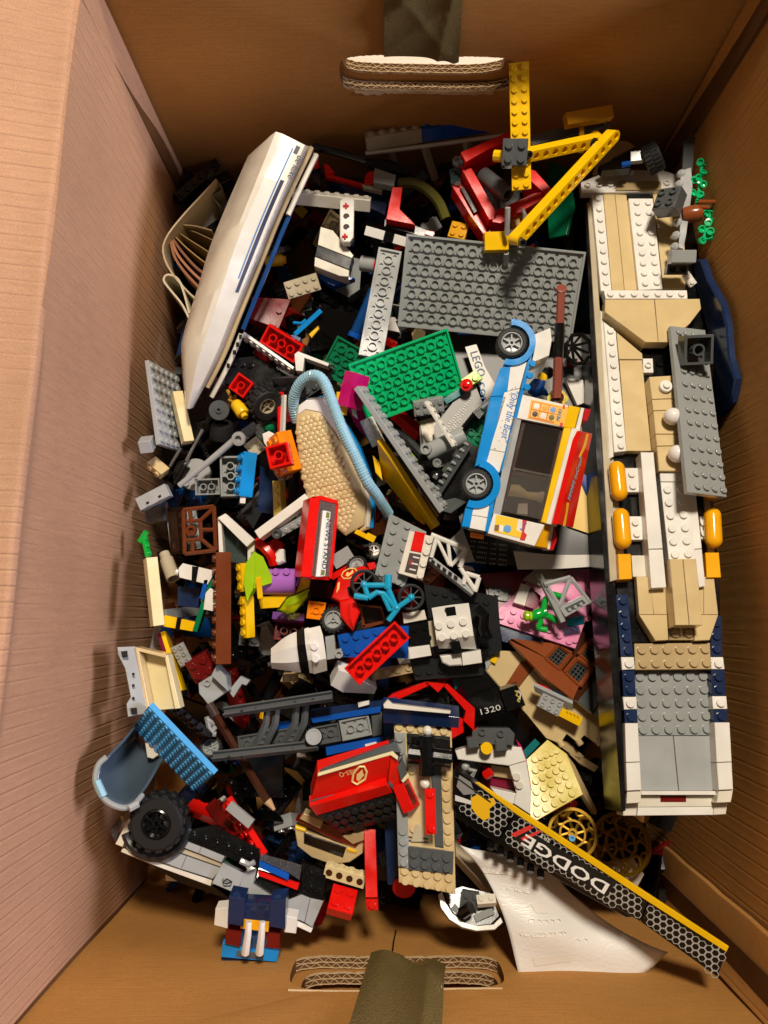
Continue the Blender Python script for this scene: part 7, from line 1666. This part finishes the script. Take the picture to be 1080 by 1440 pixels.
def on_sheet(s, t_):
    i = min(n - 1, max(0, int(t_ * (n - 1)))); j = min(mm - 1, max(0, int(s * (mm - 1)))); return vs[i * mm + j]
def sticker(s0, s1, t0, t1, name='blank_label'):
    k = 6; v2 = []; f2 = []
    for a in range(k + 1):
        for c_ in range(k + 1): v2.append(on_sheet(s0 + (s1 - s0) * c_ / k, t0 + (t1 - t0) * a / k) + V((0, 0, .5)))
    for a in range(k):
        for c_ in range(k): f2.append([a * (k + 1) + c_, a * (k + 1) + c_ + 1, (a + 1) * (k + 1) + c_ + 1, (a + 1) * (k + 1) + c_])
    mk(name, MB().add(v2, f2), 'ink_e6e2da', pt)
sticker(.16, .42, .84, .91); sticker(.38, .52, .50, .56)
for t_, s0, s1, k in ((.70, .14, .60, 9), (.42, .2, .62, 8), (.30, .1, .5, 7), (.62, .3, .62, 5), (.77, .62, .72, 2)):
    for q in range(k):
        s = s0 + (s1 - s0) * q / k; p = on_sheet(s, t_) + V((0, 0, .25)); mk('cut_outline', sweep([p + V((2.2 * cos(a), 1.6 * sin(a), 0)) for a in [x * pi / 4 for x in range(9)]], .22, 4), 'ink_f2eee6', pt)
# printed plank (dragster side)
dk = T('printed_plank', 'black dragster plank with honeycomb print, yellow edge and DODGE lettering', 'toy vehicle', 830, 1220, 150)
dp = Pl((644, 1084, 196), (1021, 1339, 216), (638, 1127, 192))
secs = [[(640, 1081), (722, 1143), (701, 1181), (638, 1128)], [(723.5, 1144.5), (911, 1268), (900.5, 1296), (702.5, 1182)], [(912, 1269), (1021.5, 1339), (1009, 1374), (901.8, 1297)]]
for i, q in enumerate(secs): S('board', 'black', dp, q, 0, 7, dk)
S('yellow_edge', 'yellow', dp, [(673, 1101), (1025, 1332), (1021.5, 1339), (911, 1268), (723, 1143), (668, 1101)], .3, 1.6, dk)
S('chassis', 'black', dp, [(640, 1128), (900, 1290), (880, 1290), (790, 1240), (640, 1150)], -7, 14, dk); S('chassis', 'char', dp, [(690, 1178), (775, 1216), (770, 1228), (690, 1192)], -8, 10, dk)
for k in range(6): mk('chassis_pin', lathe([(2.4, 0), (2.4, 5)], dp(690 + k * 14, 1184 + k * 8, -9), dp.n + V((0, -1, 0)), 10), 'black', dk)
# honeycomb print: thin hexagon outlines inside each board
O = dp(640, 1081, 0); EX = (dp(1021, 1338, 0) - O).normalized(); EY = dp.n.cross(EX)
def to_px(p):
    q = RM.transposed() @ (p - CAM); return 540 + FPX * q.x / -q.z, 720 - FPX * q.y / -q.z
rh = 2.55; hexv = []; hexf = []
clear = [[(744, 1162), (760, 1170), (870, 1246), (850, 1262), (735, 1190)], [(716, 1158), (768, 1176), (760, 1190), (720, 1180)]]
def shrink(q, k): c = (sum(a for a, _ in q) / len(q), sum(b_ for _, b_ in q) / len(q)); return [(c[0] + (a - c[0]) * k, c[1] + (b_ - c[1]) * k) for a, b_ in q]
inn = [shrink(q, .955) for q in secs]
for i in range(0, 75):
    for j in range(-2, 14):
        c = O + EX * (i * rh * 1.732 + (j % 2) * rh * .866) - EY * (j * rh * 1.5 - 3)
        u, v = to_px(c)
        if not any(inside(u, v, q) for q in inn): continue
        if u < 690 and v < 1150 and (u - 640) * .9 + (v - 1080) < 62: continue
        n0 = len(hexv)
        for rr in (rh * 1.0, rh * .80):
            for k in range(6):
                a = pi / 6 + k * pi / 3; hexv.append(c + EX * (rr * cos(a)) + EY * (rr * sin(a)) + dp.n * .12)
        for k in range(6): k2 = (k + 1) % 6; hexf.append([n0 + k, n0 + k2, n0 + 6 + k2, n0 + 6 + k])
mk('honeycomb_print', MB().add(hexv, hexf), 'ink_a9a9a4', dk, ang=0)
A, Bq = dp(860, 1240, .2), dp(742, 1169, .2)
S('letter_ground', 'ink_1a1a1a', dp, [(737, 1165), (868, 1240), (852, 1262), (722, 1180)], .14, .1, dk, c=.01)
text(dk, 'DODGE', A - EY * 2.2, Bq - EY * 2.2, dp.n, 'ink_f4f4f2', size=7.6, off=.3, outline=.02)
for d in (0, 1): S('red_slash', 'ink_e03a34', dp, [(718 + d * 14, 1173 + d * 5.5), (745 + d * 14, 1160.5 + d * 7), (751 + d * 10, 1164 + d * 6), (724 + d * 12, 1177.5 + d * 6)], .32, .1, dk, c=.01)
text(dk, 'SRT', dp(775, 1181, .3), dp(760, 1171, .3), dp.n, 'ink_e8e8e4', size=2.6, off=.25)
S('yellow_patch', 'ink_f0bc1c', dp, [(662, 1122), (672, 1117), (684, 1124), (694, 1122), (697, 1130), (688, 1138), (689, 1150), (680, 1154), (671, 1147), (663, 1136)], .3, .1, dk, c=.01); S('grey_patch', 'ink_8c8c8a', dp, [(646, 1090), (662, 1100), (668, 1116), (652, 1118), (642, 1106)], .3, .1, dk, c=.01); S('white_flash', 'ink_dcdcd8', dp, [(640, 1118), (662, 1126), (664, 1132), (640, 1126)], .3, .1, dk, c=.01)
mk('seam', sweep([dp(640, 1092, .3), dp(690, 1128, .3)], .5, 5), 'ink_080808', dk)
# second black dragster part with start number
t = T('numbered_box', 'black box panels marked 1320 left of the tan roof', 'toy vehicle', 700, 985, 90)
nb = Pl((655, 985, 140), (735, 965, 146), (680, 1010, 140))
S('side', 'black', nb, [(656, 982), (700, 966), (712, 1002), (660, 1018)], 0, 14, t); S('end', 'black', nb, [(703, 971), (727, 963), (739, 992), (713, 1001)], 4, 12, t); S('top', 'black', nb, [(640, 950), (680, 940), (702, 966), (658, 982)], -4, 10, t)
text(t, '1320', nb(677, 1005, 0), nb(705, 998, 0), nb.n, 'ink_d8d8d4', size=4.4, off=.3)
mk('mark', sweep([nb(u, v, 4.3) for u, v in ((724, 972), (728, 973), (726, 978), (730, 980), (728, 986), (731, 987))], .7, 5), 'ink_c8b860', t); mk('mark', sweep([nb(u, v, 4.3) for u, v in ((728, 971), (732, 976), (731, 984))], .5, 5), 'ink_d8d8d0', t)
S('shelf', 'black', Pl(112), [(640, 1010), (720, 1000), (750, 1050), (700, 1060), (650, 1040)], 0, 10, t); B('teal_plate', 'teal', (735, 1064, 122), (756, 1042, 122), 3, 1, .6, 0, 'dark teal strip between the white window and yellow plate', 'toy brick', studs=False)
t = T('white_cab', 'white windowed cab frame with dark grey studded roof, below the black box', 'toy vehicle', 690, 1090, 100)
wc = Pl((645, 1060, 168), (735, 1066, 172), (690, 1140, 172))
for nm, mt, pts, h, th in (('roof_beam', 'white', [(640, 1056), (668, 1047), (733, 1051), (740, 1070), (716, 1077), (674, 1072), (644, 1068)], 3, 14), ('pillar', 'white', [(716, 1077), (740, 1070), (747, 1110), (746, 1146), (722, 1130), (726, 1114)], 2, 12), ('sill', 'white', [(690, 1108), (726, 1116), (722, 1132), (700, 1122)], 0, 10),
                           ('pink_edge', 'magenta', [(726, 1040), (734, 1050), (741, 1070), (748, 1112), (744, 1110), (736, 1068)], 1, 12), ('floor', 'maroon', [(676, 1076), (716, 1080), (724, 1114), (690, 1108)], -14, 4), ('interior', 'sand', [(690, 1076), (716, 1080), (722, 1096), (694, 1092)], -10, 3)):
    S(nm, mt, wc, pts, h, th, t, c=.5)
S('roof_brick', 'dgrey', wc, [(664, 1030), (672, 1024), (716, 1024), (724, 1032), (722, 1048), (664, 1046)], 10, 12, t, st=dict(a=(678, 1029), b=(704, 1031), n=2, hollow=True)); S('roof_pillar', 'dgrey', wc, [(656, 1038), (672, 1036), (674, 1052), (658, 1054)], 12, 12, t, c=.8); S('roof_pillar', 'dgrey', wc, [(696, 1040), (712, 1038), (714, 1056), (697, 1058)], 12, 12, t, c=.8)
mk('yellow_round', lathe([(4.2, 0), (4.3, 2.6), (3.4, 2.8), (3.4, 4.4), (4.2, 4.4), (4.0, 6)], wc(684, 1051, 6), wc.n, 16), 'yellow', t); mk('red_bit', rodp([(682, 1091, 168), (691, 1085, 170)], 3.2, seg=6), 'red', t)
studs_on(mb := MB(), wc, 2, (726, 1092), (730, 1104), 2, r=2.6); mk('pillar_studs', mb, 'cream', t); mk('grey_frame', rodp([(655, 1080, 160), (668, 1084, 162), (662, 1094, 160)], 2, seg=6), 'lgrey', t); mk('ball', lathe(ball(3), P(654, 1077, 162), V((0, 0, 1)), 12), 'lgrey', t)
yp3 = Pl((755, 1150, 158), (818, 1118, 152), (780, 1060, 140)); S('stud_plate', 'yellowed', yp3, [(747, 1158), (820, 1117), (797, 1060), (770, 1040), (738, 1070), (745, 1140)], 0, 4, st=dict(a=(755, 1144), b=(804, 1116), n=5, c=(752, 1068), d=(782, 1056), m=6, r=2.6), label='pale yellow studded plate above the gold wheels', cat='toy brick')
S('stud_wedge', 'sand', Pl((800, 1062, 138), (838, 1142, 130), (812, 1100, 136)), [(798, 1062), (808, 1075), (840, 1140), (838, 1146), (815, 1110)], 0, 5, label='dark tan strip right of the pale yellow plate', cat='toy brick')
def goldwheel(label, u, v, z, n, R):
    t = T('gold_wheel', label, 'toy wheel', u, v, z - 10); o = P(u, v, z); e1, e2 = basis(n.normalized()); nn_ = n.normalized()
    def ring(r0, r1, h0, h1): return lathe([(r0, h0), (r1, h0), (r1, h1), (r0, h1), (r0, h0)], o, nn_, 36, cap0=False, cap1=False)
    mk('rim', ring(R * .88, R, -2, 2), 'met_8f6c1c', t); mk('inner_ring', ring(R * .46, R * .54, -1.2, 1.2), 'met_8f6c1c', t); mk('hub', lathe([(R * .2, -2), (R * .2, 2), (R * .1, 2), (R * .1, -1), (.01, -1)], o, nn_, 16), 'met_8f6c1c', t)
    for k in range(8):
        a = k * pi / 4; d = lambda x, r: o + (e1 * cos(x) + e2 * sin(x)) * (R * r)
        mk('scroll', sweep(catmull([d(a, .5), d(a + .22, .64), d(a + .1, .78), d(a - .1, .9)], 8), 1.3, 6), 'met_8f6c1c', t); mk('scroll', sweep(catmull([d(a + .1, .9), d(a + .4, .72), d(a + .55, .9)], 8), 1.0, 6), 'met_8f6c1c', t)
        mk('spoke', sweep([d(a, .18), d(a + .15, .5)], 1.2, 6), 'met_8f6c1c', t)
    return t
gt = goldwheel('golden filigree wheel half hidden by the printed plank', 805, 1172, 142, V((-.1, .25, .9)), 17.5); mk('axle_pin', lathe([(2.2, 0), (2.2, 3), (1, 3), (1, 1), (.01, 1)], P(804, 1179, 145), V((-.1, .25, .9)), 10), 'sky', gt)
goldwheel('golden filigree wheel standing nearer the ship stern', 873, 1187, 128, V((-.55, .15, .72)), 22)
S('printed_scrap', 'paper_c8bca8', Pl(120), [(845, 1215), (890, 1205), (906, 1230), (895, 1250), (850, 1245)], 0, 1, label='scrap of printed paper under the gold wheels', cat='paper')

# ------------------------------------------------------------------ the deep jumble: loose bricks in shadow that nobody could count
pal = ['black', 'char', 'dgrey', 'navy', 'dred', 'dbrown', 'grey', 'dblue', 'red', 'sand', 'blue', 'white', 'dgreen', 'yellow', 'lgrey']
wts = [52, 18, 8, 8, 5, 5, 3, 5, 3, 1.5, 3, 1.5, 2, 1, 2]  # weighted to black: brick colour carries the shade of the deep gaps
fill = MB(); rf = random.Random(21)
protos = [brick(4, 2), brick(2, 2), brick(6, 2, .4), brick(4, 1), brick(3, 2, 1.2, under=True), brick(4, 4, .4), brick(8, 1, .4), cheese(2, 2, 1.2, .2, 1.0), brick(4, 2, .4, under=True, studs=False), brick(6, 1, 1.2)]
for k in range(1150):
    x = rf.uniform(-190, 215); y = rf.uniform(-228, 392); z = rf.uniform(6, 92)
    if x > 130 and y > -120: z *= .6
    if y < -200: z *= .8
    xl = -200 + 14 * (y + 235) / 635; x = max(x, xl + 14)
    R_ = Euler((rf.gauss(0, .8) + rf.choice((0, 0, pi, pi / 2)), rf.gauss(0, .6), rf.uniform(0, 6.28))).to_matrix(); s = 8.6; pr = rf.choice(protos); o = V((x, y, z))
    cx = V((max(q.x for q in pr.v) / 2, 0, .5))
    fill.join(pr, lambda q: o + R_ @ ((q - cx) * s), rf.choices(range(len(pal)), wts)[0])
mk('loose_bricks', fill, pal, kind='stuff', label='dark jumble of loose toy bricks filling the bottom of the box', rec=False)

GROUPS = {'hollow_brick': 'bricks lying hollow side up', 'stud_plate': 'studded plates in the pile', 'gold_wheel': 'golden filigree wheels', 'leafy_plant': 'leaf stems by the right wall',
          'packing_tape': 'packing tape over the hand holes', 'teal_tile': 'small teal tiles', 'magenta_brick': 'magenta bricks by the hose'}
for o in list(sc.objects):
    k = o.name.split('.')[0]
    if o.parent is None and k in GROUPS: o['group'] = GROUPS[k]
